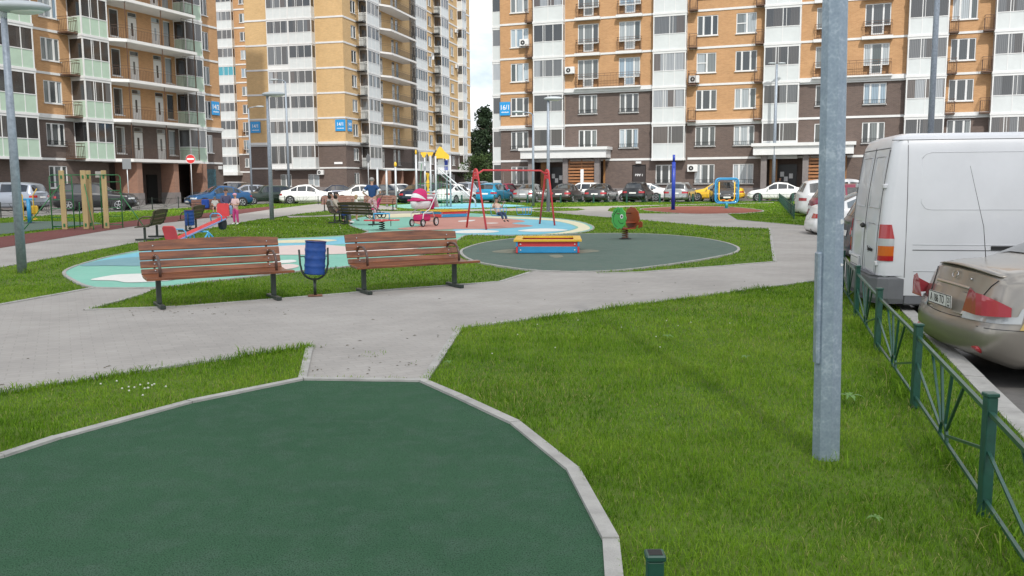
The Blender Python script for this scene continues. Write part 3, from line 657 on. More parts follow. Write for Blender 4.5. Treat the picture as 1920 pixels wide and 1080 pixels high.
# ===== building on the right (16/1)
th = math.atan2(-.353, .936)
bR = thing('apartment_building', 'long orange brick apartment block on the right, blue 16/1 sign at its left end', 'building', (0, 80.6, 0), th)
f = Fac(bR, 0, 0, 0); NV = 8; TOP = 36.
W3 = win_proto(1.7, 1.62, 'triple'); W3L = win_proto(1.65, 1.62, 'triple', rail='low'); WF = win_proto(1.85, 2.35, 'french', sill=False); W2 = win_proto(1.6, 1.62, 'side')
def zlist(n=NV): return [None]+FL[:n]
triC = [0.0, 16.5, 19.65, 35.5, 41.6]      # plain window columns (left edges)
frC = [6.25, 9.9, 25.85, 29.4]              # french window columns
holesO, holesD, holesG = [], [], []
place = []
for a in triC:
    place.append((W3L if True else W3, a, 1.35, 'g'))
    for k in range(NV):
        z = FL[k]+1.02; p = W3L if k == 0 else (W2 if (k*7+int(a)) % 5 == 0 else W3)
        place.append((p, a, z, 'd' if k == 0 else 'o'))
for a in frC:
    if a in (10.35, 26.0, 29.4) or a == 7.15:
        pass
    for k in range(NV):
        if k < 2: place.append((W3L, a+.1, FL[k]+1.0, 'd'))
        else: place.append((WF, a, FL[k]+.28, 'o'))
place.append((W3L, 13.2, 1.35, 'g'))
def pick(z0, z1, s0, s1): 
    r_ = []
    for p, a, z, _ in place:
        w, h = (1.85, 2.35) if p is WF else ((1.6, 1.62) if p is W2 else ((1.65 if p is W3L else 1.7), 1.62))
        if s0 <= a and a+w <= s1 and z0 <= z and z+h <= z1: r_.append(hole(a, w, z, h))
    return r_
# entrances are deep openings in the ground floor
ENT = [(2.0, 8.9), (21.9, 28.6)]
segs = [(-1.0, 2.2, 0), (2.2, 5.1, 2), (5.1, 12.9, 1), (12.9, 15.9, 2), (15.9, 21.9, 0), (21.9, 24.7, 2), (24.7, 32.6, 1), (32.6, 35.2, 2), (35.2, 38.3, 0), (38.3, 41.2, 2), (41.2, 46, 0)]
f.wall('wall', M_DARK, -1.0, 2.0, .0, 3.42, pick(0, 3.42, -1, 2.3)); f.wall('wall', M_DARK, 8.9, 21.9, 0, 3.42, pick(0, 3.42, 8.9, 21.9)+[(11.15, 12.35, .75, 3.0)]); f.wall('wall', M_DARK, 28.6, 46, 0, 3.42, pick(0, 3.42, 28.6, 46))
cz = {0: 6.42, 1: 9.42, 2: 6.42}
for s0, s1, k in segs:
    if k == 2: f.wall('wall', M_DARK, s0, s1, 3.42, 6.42); f.wall('wall', M_ORANGE, s0, s1, 6.42, TOP); continue
    f.wall('wall', M_DARK, s0, s1, 3.42, cz[k], pick(3.42, cz[k], s0, s1)); f.wall('wall', M_ORANGE, s0, s1, cz[k], TOP, pick(cz[k], TOP, s0, s1))
for p, a, z, _ in place: f.inst(p, a, 0, z)
bands = []; 
for s0, s1, k in segs:
    if k == 2: continue
    if not (s0 < 5 and False): bands.append((s0, s1, 0, .05, 3.37, 3.55))
    for q in range(1, NV+1):
        z = FL[q]-.03
        if q == 1 and k != 1: bands += [(s0-.05, s1+.05, 0, .14, 6.20, 6.34), (s0-.08, s1+.08, 0, .22, 6.34, 6.62)]
        elif q == 2 and k == 1: bands += [(s0, s1, 0, .14, 9.18, 9.32), (s0, s1, 0, .25, 9.32, 9.66)]
        else: bands.append((s0, s1, 0, .05, z, z+.17))
f.solid('cornice', M_WHITE, bands)
B3 = balcony_proto(2.75, .55, 3, M_PANEL, M_PANEB); BE = balcony_proto(2.75, .55, 2, M_PANEL, M_PANEB)
for a in (2.32, 12.95, 21.95, 32.5, 38.35):
    for k in range(NV):
        if a in (2.32, 21.95) and k == 0: f.inst(BE, a, 0, FL[0]); continue
        f.inst(B3 if (k+int(a)) % 3 else BE, a, 0, FL[k])
# bay on the end wall, seen edge-on at the left
bs = Fac(bR, -1.0, 2.8, -PI/2); BS = balcony_proto(2.6, .85, 2, M_PANEL, M_PANEB)
for k in range(-1, NV): bs.inst(BS, 0, 0, FL[0]+3*k)
RF = rail_proto(2.05, .30, 1.15, M_IRON); RL = rail_proto(5.65, .45, 1.15, M_IRON); RC = rail_proto(.62, .62, 1.05, M_IRON, 5, floor=True)
sl_ = []
for a0 in (6.15, 25.75):
    f.inst(RL, a0, 0, FL[2]+.22); sl_.append((a0-.1, a0+5.75, 0, .5, FL[2]+.1, FL[2]+.22))
for a in frC:
    for k in range(3, NV): f.inst(RF, a-.1, 0, FL[k]+.16); sl_.append((a-.2, a+2.05, 0, .42, FL[k]-.08, FL[k]+.155))
f.solid('balcony_slab', M_WHITE, sl_)
sl_ = []
for a in (1.62, 15.92, 21.25, 35.3, 37.65):
    for k in range(1, NV): f.inst(RC, a, 0, FL[k]+.12)
AC = ac_proto()
for a, z in ((15.95, 2.35), (5.2, 10.9), (1.0, 13.5), (15.95, 9.65), (36.9, 16.2), (9.7, 19.5)): f.inst(AC, a, .05, z)
# plinth, entrances
f.solid('plinth', M_PLINTH, [(-1.05, 2.0, 0, .10, -.1, 1.0), (8.9, 11.1, 0, .10, -.1, 1.0), (12.4, 21.9, 0, .10, -.1, 1.0), (28.6, 46, 0, .10, -.1, 1.0)])
for e0, e1 in ENT:
    w_ = e1-e0
    f.solid('canopy', M_WHITE, [(e0-.5, e1+.35, -.1, 1.7, 3.62, 4.30), (e0-.65, e1+.5, -.1, 1.85, 4.30, 4.55)])
    f.solid('entrance_recess', M_DARK, [(e0, e0+.12, -2.2, 0, 0, 3.6), (e1-.12, e1, -2.2, 0, 0, 3.6), (e0+.12, e1-.12, -2.4, -2.2, 0, 3.6)])
    f.solid('column', M_PLINTH, [(e0+.1, e0+.55, .9, 1.35, 0, 3.62)]); f.solid('column', M_PLINTH, [(e0+3.3, e0+3.75, .9, 1.35, 0, 3.62)]); f.solid('column', M_PLINTH, [(e1-.75, e1-.3, .9, 1.35, 0, 3.62)])
    f.solid('wood_panel', mat('varnished_wood', (.30, .145, .05), .5, var=.25, vscale=3, stretch=(1, 1, 8)), [(e0+.65, e0+1.25, -.6, -.5, 0, 3.6), (e1-.28, e1-.12, -.02, .12, .4, 3.5)])
    d = f.solid('entrance_door', mat('dark_door', (.025, .025, .028), .35), [(e0+1.3, e0+2.75, -1.4, -1.3, .2, 2.9)])
    for q in ((e0+1.45, 1.9), (e0+2.15, 1.75), (e0+1.75, 1.5)):
        n_ = MB(); n_.box(q[0], q[0]+.3, 1.27, 1.29, q[1], q[1]+.4); n_.build('notice', M_SIGNW, d)
    f.solid('entrance_wall', M_DARK, [(e0+.12, e0+1.3, -1.5, -1.4, 0, 3.6), (e0+2.75, e0+3.5, -1.5, -1.4, 0, 3.6), (e0+1.3, e0+2.75, -1.5, -1.4, 2.9, 3.6)])
    scr = MB(); WOOD = mat('slat_wood', (.34, .15, .06), .5, var=.25, vscale=3, stretch=(1, 1, 8)); scr.mat(WOOD)
    for i in range(11): z = .45+i*.27; scr.box(e0+3.75, e1-.75, -1.12, -1.05, z, z+.17)
    for x in (e0+3.8, e0+4.9, e1-.85): scr.box(x, x+.07, -1.04, -.98, .3, 3.5)
    so_ = scr.build('slat_screen'); f.put(so_, 0, 0, 0)
    if e0 < 10: textmesh('1', 2.3, M_SIGNW, 'number', so_, Matrix.Translation((e0+5.0, -1.16, 1.75)) @ RX, .03, bold=.02)
d = f.solid('service_door', mat('service_door_brown', (.035, .028, .027), .5), [(11.2, 12.3, -.12, -.06, .75, 2.95)])
textmesh('ВРУ 1', .26, M_SIGNW, 'lettering', d, Matrix.Translation((11.75, .055, 2.1)) @ RX, bold=.008)
lm = f.solid('wall_lamp', M_WHITE, [(11.5, 11.95, .02, .16, 3.1, 3.28)])
f.solid('downpipe', M_DARK, [(8.95, 9.05, .05, .15, 3.0, 3.3)])
number_sign(f, -1.05, 7.55, '16/1', 1.02, 1.2)
f.solid('roof_block', M_ORANGE, [(-1, 46, -14, -.35, 3.62, TOP-.01)]); f.solid('base_block', M_DARK, [(-1, 46, -14, -2.45, -.1, 3.6)])

# ===== building on the left (14/2)
th = math.atan2(.936, .353)
bL = thing('apartment_building', 'brick apartment block on the left with pale green balcony panels and sign 14/2', 'building', (-34, 61.7, 0), th)
f = Fac(bL, 0, 0, 0); NV = 7; TOPL = 54.
WL = win_proto(1.6, 1.6, 'triple'); WLr = win_proto(1.6, 1.6, 'triple', rail='low'); WN = win_proto(.95, 2.1, 'none'); WD = win_proto(.95, 1.6, 'double')
def door_proto():
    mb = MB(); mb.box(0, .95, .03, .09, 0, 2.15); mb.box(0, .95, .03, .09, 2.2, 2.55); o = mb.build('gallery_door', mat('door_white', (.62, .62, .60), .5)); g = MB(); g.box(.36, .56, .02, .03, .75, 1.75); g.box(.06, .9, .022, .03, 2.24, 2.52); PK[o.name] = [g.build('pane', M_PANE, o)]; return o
GD = door_proto()
SW = -9.0
hs = []; pl = []
for k in range(-1, NV+1):
    z = FL[0]+3*k
    pl.append((WL if k != 0 else WLr, 2.5-.25, 1.6, z+.95 if k >= 0 else 1.35, 1.6))
    pl.append((WL, SW+.8, 1.6, z+.95 if k >= 0 else 1.35, 1.6))
    pl.append((WD, 19.1, .95, z+.9 if k >= 0 else -9, 1.6))
    if k >= 0:
        pl += [(WN, 8.7, .95, z+.55, 2.1), (GD, 10.6, .95, z+.12, 2.55), (GD, 13.15, .95, z+.12, 2.55), (WN, 14.5, .8, z+.55, 2.1)]
pl = [p for p in pl if p[3] > 0]
def hl(z0, z1, s0, s1): return [hole(a, w, z, h) for p, a, w, z, h in pl if s0 <= a and a+w <= s1 and z0 <= z and z+h <= z1]
f.wall('wall', M_DARK, SW, 7.6, 0, 3.42, hl(0, 3.42, SW, 7.6)); f.wall('wall', M_DARK, 17.5, 21.2, 0, 3.42)
f.wall('wall', M_DARK, SW, 21.2, 3.42, 6.42, hl(3.42, 6.42, SW, 21.2)); f.wall('wall', M_ORANGE, SW, 21.2, 6.42, FL[NV+1], hl(6.42, 99, SW, 21.2)); f.wall('wall', M_ORANGE, SW, 21.2, FL[NV+1], TOPL)
for p, a, w, z, h in pl: f.inst(p, a, 0, z)
bands = []
for s0, s1 in ((SW, 4.7), (17.8, 21.2)):
    bands.append((s0, s1, 0, .06, 3.36, 3.52)); bands += [(s0, s1, 0, .13, 6.20, 6.34), (s0, s1+.1, 0, .24, 6.34, 6.62)]
    for q in range(2, NV+2): bands.append((s0, s1, 0, .05, FL[q]-.03, FL[q]+.14))
f.solid('cornice', M_WHITE, bands)
BL1 = balcony_proto(5.8, 1.3, 6, M_GREENP, M_PANEB); BL2 = balcony_proto(2.5, 1.3, 3, M_GREENP, M_PANEB); BL3 = balcony_proto(2.1, 1.2, 2, M_GREENP, M_PANEB)
BB = rail_proto(.95, .95, 1.05, M_IRON, 6, floor=True); 
for k in range(0, NV+1):
    f.inst(BL1, -5.3, 0, FL[k]); f.inst(BL2, 4.7, 0, FL[k]); f.inst(BL3, 15.7, 0, FL[k]); f.inst(BB, 3.75, 0, FL[k]+.1)
GP = [(7.2, 0), (7.2, -1.3), (8.1, -2.15), (15.75, -2.15), (15.75, 0)]
for k in range(NV+1):
    mb = MB(); z = FL[k]; mb.prism(GP, z-.17, z+.06); q = [(7.2, -1.25), (7.18, -1.36), (8.07, -2.23), (15.85, -2.23), (15.85, 0), (15.77, 0), (15.77, -2.1), (8.2, -2.1)]
    mb.prism(q, z-.13, z+.10); o = mb.build('gallery_slab', M_SOFF); f.put(o, 0, 0, 0)
gr_ = MB(); gr_.M = None
def gal_rail():
    mb = MB(); L = [(7.25, -1.35), (8.12, -2.12), (15.7, -2.12)]
    for z in (.12, .9, 1.1):
        for i in range(2): mb.tube([(*L[i], z), (*L[i+1], z)], .014, 4)
    for i in range(2):
        n = int(math.dist(L[i], L[i+1])/.16)
        for j in range(n): t = j/n; x, y = L[i][0]*(1-t)+L[i+1][0]*t, L[i][1]*(1-t)+L[i+1][1]*t; mb.box(x-.008, x+.008, y-.008, y+.008, .1, .9)
    for x in (8.15, 11.9, 15.65): mb.box(x-.025, x+.025, -2.14, -2.09, .1, 2.85)
    o = mb.build('gallery_railing', M_IRON); PK[o.name] = []; return o
GRP = gal_rail(); CGE = rail_proto(1.5, 0.05, 2.5, M_IRONB, 9, ret=False)
for k in range(NV+1): f.inst(GRP, 0, 0, FL[k]); f.inst(CGE, 14.15, 2.12, FL[k]+.1) if k > 0 else None
# portico: dark recess with brick fins carrying the gallery
f.solid('portico_wall', M_DARK, [(7.6, 17.5, -2.4, -2.2, 0, 3.3), (7.6, 7.8, -2.2, 0, 0, 3.42)])
f.solid('portico_door', M_DK, [(10.0, 11.2, -2.2, -2.1, 0, 2.4), (14.0, 15.2, -2.2, -2.1, 0, 2.4)])
for a, o0, o1 in ((8.6, -.2, 2.0), (12.7, .6, 1.95), (16.6, .2, 1.6)):
    p = f.solid('pillar', M_RED, [(a, a+.55, o0, o1, .9, 3.32)]); b_ = MB(); b_.box(a-.06, a+.61, -o1-.06, -o0, -.05, .9); b_.build('pillar_base', M_PLINTH, p)
mb = MB(); mb.box(18.4, 20.2, -.05, .02, 1.0, 2.9); o = mb.build('painted_grille', mat('teal_grille', (.03, .09, .11), .5, var=.7, vscale=5)); f.put(o, 0, 0, 0)
f.solid('plinth', M_PLINTH, [(SW, 7.6, 0, .08, -.1, .9), (17.5, 21.28, 0, .08, -.1, .9)]); f.solid('wall_box', M_WHITE, [(20.6, 20.95, .02, .2, 2.9, 3.2), (9.6, 9.95, .4, .6, 3.0, 3.28)])
number_sign(f, 20.0, 7.75, '14/2', 1.05, 1.2, .06)
f.solid('roof_block', M_ORANGE, [(SW, 21.2, -15, -.35, 3.4, TOPL-.01)]); f.solid('base_block', M_DARK, [(SW, 21.2, -15, -2.5, -.1, 3.38)])
f.solid('end_wall', M_ORANGE, [(21.2, 21.3, -15, 0, 6.4, TOPL)]); f.solid('end_wall', M_DARK, [(21.2, 21.3, -15, 0, -.1, 6.4)])

# ===== middle building (14/1): a yellow gable face and a long receding face
th = math.atan2(-.25, .968); LA = 13.2
bM = thing('apartment_building', 'tall yellow brick apartment block in the middle with 14/1 signs', 'building', (-33, 112.3, 0), th)
f = Fac(bM, 0, 0, 0); NV = 11; TOPM = 54
WG = win_proto(1.5, 1.5, 'double')
hg = [hole(4.2, 1.5, 1.2, 1.5), hole(8.0, 1.5, 1.2, 1.5)]
f.wall('wall', M_DARK, 0, LA, 0, 3.42, hg); f.wall('wall', M_DARK, 0, LA, 3.42, 6.42); f.wall('wall', M_YELLOW, 0, LA, 6.42, TOPM)
for h_ in hg: f.inst(WG, h_[0], 0, h_[2])
bands = []
for s0, s1 in ((0, 3.5), (9.6, LA)):
    bands.append((s0, s1, 0, .06, 3.36, 3.54)); bands += [(s0, s1, 0, .14, 6.18, 6.34), (s0, s1+.1, 0, .25, 6.34, 6.66)]
    for q in range(2, NV+2): bands.append((s0, s1, 0, .05, FL[q]-.03, FL[q]+.18))
bands.append((3.5, 9.6, 0, .06, 3.2, 3.32)); f.solid('cornice', M_WHITE, bands)
BA = balcony_proto(2.9, .9, 3, M_PANEL, M_PANEB, sides=(True, False)); BA2 = balcony_proto(3.1, .9, 3, M_PANEL, M_PANEB, sides=(False, True)); BA3 = balcony_proto(2.9, .9, 3, M_WHITE, M_PANEB, low=.5)
for k in range(NV+1): f.inst(BA if k % 4 else BA3, 3.5, 0, FL[k]); f.inst(BA2, 6.42, 0, FL[k])
ACM = ac_proto(); f.inst(ACM, 9.4, 0, 2.6)
number_sign(f, .3, 7.9, '14/1', 1.4, 1.4); number_sign(f, 11.9, 7.9, '14/1', 1.35, 1.4)
mb = MB(); f.solid('street_plate', M_SIGNW, [(11.6, 12.7, .02, .06, 3.9, 4.15)])
f.solid('plinth', M_PLINTH, [(-.05, LA+.06, 0, .08, -.1, 1.1)])
g_ = Fac(bM, LA, 0, PI/2)     # receding face
LB = 52
pl = []
for k in range(-1, NV+1):
    z = 1.35 if k < 0 else FL[k]+.95
    for a in (2.3, 30.4, 41.3, 48.9): pl.append((WG, a, 1.5, z, 1.5))
    if k >= 0: pl += [(WN, 9.2, .95, z-.4, 2.1), (GD, 11.2, .95, FL[k]+.12, 2.55), (GD, 15.4, .95, FL[k]+.12, 2.55), (WN, 17.0, .95, z-.4, 2.1)]
def hl(z0, z1, s0, s1): return [hole(a, w, z, {WG: 1.5, WN: 2.1, GD: 2.55}[p]) for p, a, w, z, _ in pl if s0 <= a and a+w <= s1 and z0 <= z and z+_ <= z1]
g_.wall('wall', M_DARK, 0, 8.6, 0, 3.42, hl(0, 3.42, 0, 8.6)); g_.wall('wall', M_DARK, 22, LB, 0, 3.42, hl(0, 3.42, 22, LB))
g_.wall('wall', M_DARK, 0, LB, 3.42, 6.42, hl(3.42, 6.42, 0, LB)); g_.wall('wall', M_YELLOW, 0, LB, 6.42, TOPM, hl(6.42, 99, 0, LB))
for p, a, w, z, _ in pl: g_.inst(p, a, 0, z)
bands = []
for s0, s1 in ((0, 4.6), (28.5, 33), (37, 45), (47.2, LB)):
    bands.append((s0, s1, 0, .06, 3.36, 3.54)); bands += [(s0, s1, 0, .14, 6.18, 6.34), (s0, s1, 0, .25, 6.34, 6.66)]
    for q in range(2, NV+2): bands.append((s0, s1, 0, .05, FL[q]-.03, FL[q]+.18))
g_.solid('cornice', M_WHITE, bands)
BB1 = balcony_proto(3.8, 1.15, 3, M_PANEL, M_PANEB); BB2 = balcony_proto(5.2, .5, 5, M_PANEL, M_PANEB); BB3 = balcony_proto(3.6, 1.2, 3, M_PANEL, M_PANEB); BB4 = balcony_proto(2.2, .9, 2, M_PANEL, M_PANEB)
RM = rail_proto(1.0, 1.0, 1.05, M_IRONB, 6, floor=True)
for k in range(NV+1):
    g_.inst(BB1, 4.7, 0, FL[k]); g_.inst(BB2, 23.3, 0, FL[k]); g_.inst(BB3, 33.2, 0, FL[k]); g_.inst(BB4, 44.9, 0, FL[k])
    g_.inst(RM, 3.7, 0, FL[k]+.1); g_.inst(RM, 32.1, 0, FL[k]+.1)
def gal2():
    mb = MB(); mb.prism([(8.6, 0), (8.6, -1.2), (10.2, -2.15), (19.6, -2.15), (19.6, 0)], -.17, .08); o = mb.build('gallery_slab', M_SOFF)
    r_ = MB()
    for z in (.12, .9, 1.1): r_.tube([(8.65, -1.2, z), (10.2, -2.1, z), (19.55, -2.1, z)], .015, 4)
    for i in range(48): x = 10.3+i*.19; r_.box(x-.009, x+.009, -2.11, -2.09, .1, .9)
    for i in range(16): x = 17+i*.16; r_.box(x-.012, x+.012, -2.12, -2.09, .1, 2.7)
    for z in (1.6, 2.2, 2.7): r_.box(17, 19.5, -2.12, -2.09, z, z+.03)
    PK[o.name] = [r_.build('gallery_railing', M_IRONB, o)]; return o
G2 = gal2()
for k in range(NV+1): g_.inst(G2, 0, 0, FL[k])
g_.solid('portico_wall', M_DARK, [(8.6, 22, -2.3, -2.1, 0, 3.3), (21.8, 22, -2.1, 0, 0, 3.42), (8.6, 8.8, -2.1, 0, 0, 3.42)])
for a in (9.2, 13.6, 18.4): g_.solid('pillar', M_RED, [(a, a+.5, -.2, 1.9, 0, 3.3)])
g_.solid('plinth', M_PLINTH, [(.08, 8.6, 0, .08, -.1, 1.1), (22, LB, 0, .08, -.1, 1.1)])
g_.solid('entrance_canopy', M_SOFF, [(34, 52.5, 0, 2.4, 3.3, 3.6)])
number_sign(g_, .5, 7.9, '14/1', 1.25, 1.4); AC3 = ac_proto()
for a, z in ((43.3, 20.6), (43.3, 26.4), (39.4, 2.5), (46.5, 2.5), (35, 2.4)): g_.inst(AC3, a, 0, z)
mb = MB(); mb.lathe([(.02, 0), (.3, -.05), (.5, -.16), (.55, -.25), (.5, -.2), (.3, -.09), (.02, -.04)], 0, 0, 20, 'y'); mb.tube([(0, .02, 0), (0, -.5, .0)], .02, 6); mb.tube([(0, -.05, 0), (0, .6, -.1)], .03, 6)
o = mb.build('satellite_dish', M_WHITE); g_.put(o, 29.8, .7, 20.7)
f.solid('roof_block', M_YELLOW, [(0, LA-.35, -LB, -.35, 3.4, TOPM-.01)]); f.solid('base_block', M_DARK, [(0, LA-2.4, -LB, -.35, -.1, 3.38)])
mb = MB(); 
# ===== far building seen between the two
bC = thing('apartment_building', 'distant pale orange apartment block in the gap left of the 14/1 block', 'building', (-47.9, 152.5, 0), math.atan2(-.25, .968))
f = Fac(bC, 0, 0, 0); NV = 12; WC = win_proto(1.35, 1.5, 'double', sill=True); WCF = win_proto(1.5, 2.3, 'french', sill=False); pl = []
for k in range(0, NV):
    pl += [(WC, -3.0, 1.35, FL[k]+.9, 1.5), ((WC, 2.5, 1.35, FL[k]+.9, 1.5) if k not in (1, 2) else (WCF, 2.4, 1.5, FL[k]+.2, 2.3)), (WC, -7, 1.35, FL[k]+.9, 1.5), (WC, 6, 1.35, FL[k]+.9, 1.5)]
hf = lambda z0, z1: [hole(a, w, z, h) for p, a, w, z, h in pl if z0 <= z and z+h <= z1]
f.wall('wall', M_DARK, -12, 10, 0, 6.42, hf(0, 6.42)); f.wall('wall', M_ORANGE, -12, 10, 6.42, 54, hf(6.42, 99))
for p, a, w, z, h in pl: f.inst(p, a, 0, z)
bands = []
for s0, s1 in ((-12, -1.5), (1.5, 10)):
    for q in range(0, NV+1): bands.append((s0, s1, 0, .06, FL[q]-.03, FL[q]+.2))
f.solid('cornice', M_WHITE, bands); BC = balcony_proto(2.9, .7, 3, M_PANEL, M_PANEB); BCB = balcony_proto(2.9, .7, 3, M_PANEL, M_PANEBL)
for k in range(NV): f.inst(BC if k != 5 else BCB, -1.45, 0, FL[k])
RCF = rail_proto(1.7, .3, 1.1, M_IRON)
for k in (1, 2): f.inst(RCF, 2.3, 0, FL[k]+.1)
f.solid('canopy', M_WHITE, [(-1.9, 2.0, 0, 1.6, 3.0, 3.5)]); f.solid('roof_block', M_ORANGE, [(-12, 10, -14, -.35, -.1, 53.9)])

# ------------------------------------------------------------------ TREES beyond the buildings
M_BARK = mat('bark', (.09, .07, .05), .9, var=.3, vscale=8)
def leafmat(name, c1, c2):
    m = mat(name, c1, .7, var=.0, vscale=.6, col2=c2, spec=.2); return m
M_FIR = leafmat('conifer_needles', (.012, .028, .014), (.035, .06, .028)); M_LEAF = leafmat('leaves', (.025, .05, .016), (.07, .11, .035))
def tree(loc, h, r, label, m, conifer=False, seed=1, n=5200, ls=.28, group=None):
    rd = random.Random(seed); root = thing('tree', label, 'tree', loc, 0, group)
    mb = MB(); mb.tube([(0, 0, 0), (.1, 0, h*.3), (-.05, .1, h*.6), (0, 0, h*.95)], [h*.022, h*.018, h*.011, h*.003], 8)
    limbs = []
    for i in range(16):
        z = h*rd.uniform(.25, .85); a = rd.uniform(0, 2*PI); L = r*(1-(z/h)*.75 if conifer else 1)*rd.uniform(.6, .95)
        e = (math.cos(a)*L, math.sin(a)*L, z+(-.05 if conifer else .25)*L); mb.tube([(0, 0, z), (e[0]*.5, e[1]*.5, z+(e[2]-z)*.4), e], [h*.007, h*.005, h*.002], 5); limbs.append(e)
    mb.build('trunk', M_BARK, root)
    cl = []
    for i in range(70):
        z = rd.uniform(.16, .98)
        if conifer: rr = r*(1-z)**.75*rd.uniform(.35, 1.05)
        else: rr = r*math.sqrt(max(.03, 1-((z-.6)/.42)**2))*rd.uniform(.2, 1)
        a = rd.uniform(0, 2*PI); cl.append((math.cos(a)*rr, math.sin(a)*rr, z*h, r*rd.uniform(.12, .30)))
    c = MB(); per = n//len(cl)
    for x, y, z, s in cl:
        for k in range(per):
            d = Vector((rd.gauss(0, 1), rd.gauss(0, 1), rd.gauss(0, .7))); d = d.normalized()*s*rd.uniform(.5, 1.1)
            p = Vector((x, y, z))+d; u = Vector((rd.gauss(0, 1), rd.gauss(0, 1), rd.gauss(0, 1))).normalized(); v = u.cross(Vector((rd.gauss(0, 1), rd.gauss(0, 1), rd.gauss(0, 1)))).normalized()
            L = ls*rd.uniform(.6, 1.3); c.add([tuple(p-u*L), tuple(p+v*L*.45), tuple(p+u*L), tuple(p-v*L*.45)], [(0, 1, 2, 3)])
    c.build('crown', m, root); return root
tree((atX(909, 175), 175, 0), 16.5, 4.2, 'dark tall spruce showing beyond the gap between the two blocks', M_FIR, True, 3, 6500, .30)
tree((atX(896, 185), 185, 0), 12.5, 3.6, 'lower dark tree left of the spruce, by the end of the 14/1 block', M_FIR, False, 4, 4200, .30)
tree((atX(922, 168), 168, 0), 13.5, 3.8, 'dark tree right of the spruce, touching the 16/1 block', M_FIR, False, 5, 4200, .30)
tree((atX(903, 150), 150, 0), 6.0, 3.6, 'low bushy tree under the spruce behind the parked cars', M_LEAF, False, 6, 3000, .22)

# ------------------------------------------------------------------ LAMP POLES
def lamp(loc, h, style, label, r0=.075, rz=0, group='lamp poles round the courtyard', name='street_lamp'):
    root = thing(name, label, 'street lamp', loc, rz, group)
    mb = MB(); mb.tube([(0, 0, -.1), (0, 0, h*.5), (0, 0, h-.05)], [r0, r0*.85, r0*.62], 12); mb.build('pole', M_GALV, root)
    if style == 'saucer':
        c = MB(); c.ell((.28, 0, h), (.52, .26, .11), 18, 8); c.tube([(0, 0, h-.25), (0, 0, h)], [.05, .07], 10); c.build('lamp_head', mat('lamp_grey', (.42, .46, .48), .45), root)
        g = MB(); g.ell((.36, 0, h-.055), (.34, .19, .075), 16, 6); g.build('lamp_glass', M_LAMPG, root)
    elif style == 'arm':
        a = MB(); a.tube([(0, 0, h-.1), (-.15, 0, h+.05), (-.7, 0, h+.12)], [.045, .04, .035], 8); a.build('arm', M_GALV, root)
        c = MB(); c.ell((-1.0, 0, h+.13), (.42, .14, .08), 14, 6); c.build('lamp_head', mat('lamp_grey', (.42, .46, .48), .45), root)
    elif style == 'twin':
        for s in (-1, 1):
            c = MB(); c.ell((s*.38, 0, h+.06), (.34, .13, .07), 12, 6); c.tube([(0, 0, h-.06), (s*.3, 0, h+.05)], .035, 6); c.build('lamp_head', mat('lamp_grey', (.42, .46, .48), .45), root)
    return root
P_ = G(42, 512); lamp((*P_, 0), 4.72, 'saucer', 'tall grey lamp pole at the far left with saucer shaped head', .085, .15)
P_ = G(510, 412); lamp((*P_, 0), 5.45, 'saucer', 'grey lamp pole with saucer head standing in the lawn behind the left bench', .10)
lamp((atX(543, 78), 78, 0), 10.4, 'arm', 'tall thin lamp pole with arm behind the white sedan', .12)
lamp((atX(473, 79), 79, 0), 8.2, 'arm', 'distant lamp pole beside the boxy dark car', .10, PI)
P_ = G(1028, 397); lamp((*P_, 0), 5.95, 'saucer', 'grey saucer headed lamp pole right behind the red swing frame', .10)
P_ = G(1000, 386.5); lamp((*P_, 0), 6.0, 'arm', 'thin lamp pole with flat arm in the lawn behind the swing', .09)
lamp((atX(1449, 71), 71, 0), 10.7, 'twin', 'tall twin headed lamp pole before the right entrance canopy', .15)
lamp((atX(1738, 33), 33, -.15), 14, 'arm', 'tall lamp pole rising behind the white van', .12)
# near pole: eight-sided galvanised mast with a welded door strip
root = thing('street_lamp', 'thick galvanised lamp pole close to the camera, standing in the right lawn', 'street lamp', (1.815, 4.95, 0), 0, 'lamp poles round the courtyard'); root.rotation_euler = (0, R(-.95), 0)
mb = MB(); mb.tube([(0, 0, -.1), (0, 0, 3.5), (0, 0, 7.8)], [.080, .067, .052], 8, smooth=False)
mp2 = mat('galvanised_mast', (.20, .26, .33), .42, metal=.35, var=.0)
N, Lk, b = nodes(mp2); g = N.new('ShaderNodeTexCoord'); v = N.new('ShaderNodeTexVoronoi'); v.inputs['Scale'].default_value = 60; v.feature = 'F1'; Lk.new(g.outputs['Object'], v.inputs['Vector'])
n2 = N.new('ShaderNodeTexNoise'); n2.inputs['Scale'].default_value = 9; n2.inputs['Detail'].default_value = 8; n2.inputs['Roughness'].default_value = .75; Lk.new(g.outputs['Object'], n2.inputs['Vector'])
ma = N.new('ShaderNodeMath'); ma.operation = 'MULTIPLY_ADD'; ma.inputs[1].default_value = .22; Lk.new(v.outputs['Distance'], ma.inputs[0]); Lk.new(n2.outputs['Fac'], ma.inputs[2])
rr = N.new('ShaderNodeValToRGB'); e = rr.color_ramp.elements; e[0].position = .38; e[0].color = (.20, .26, .32, 1); e[1].position = .66; e[1].color = (.28, .345, .41, 1)
q = e.new(.80); q.color = (.40, .47, .53, 1); Lk.new(ma.outputs[0], rr.inputs[0]); Lk.new(rr.outputs[0], b.inputs['Base Color'])
mb.build('pole', mp2, root)
d = MB(); d.bbox(-.082, -.055, -.045, .02, .56, 1.2, .008); d.build('cover_strip', mp2, root)
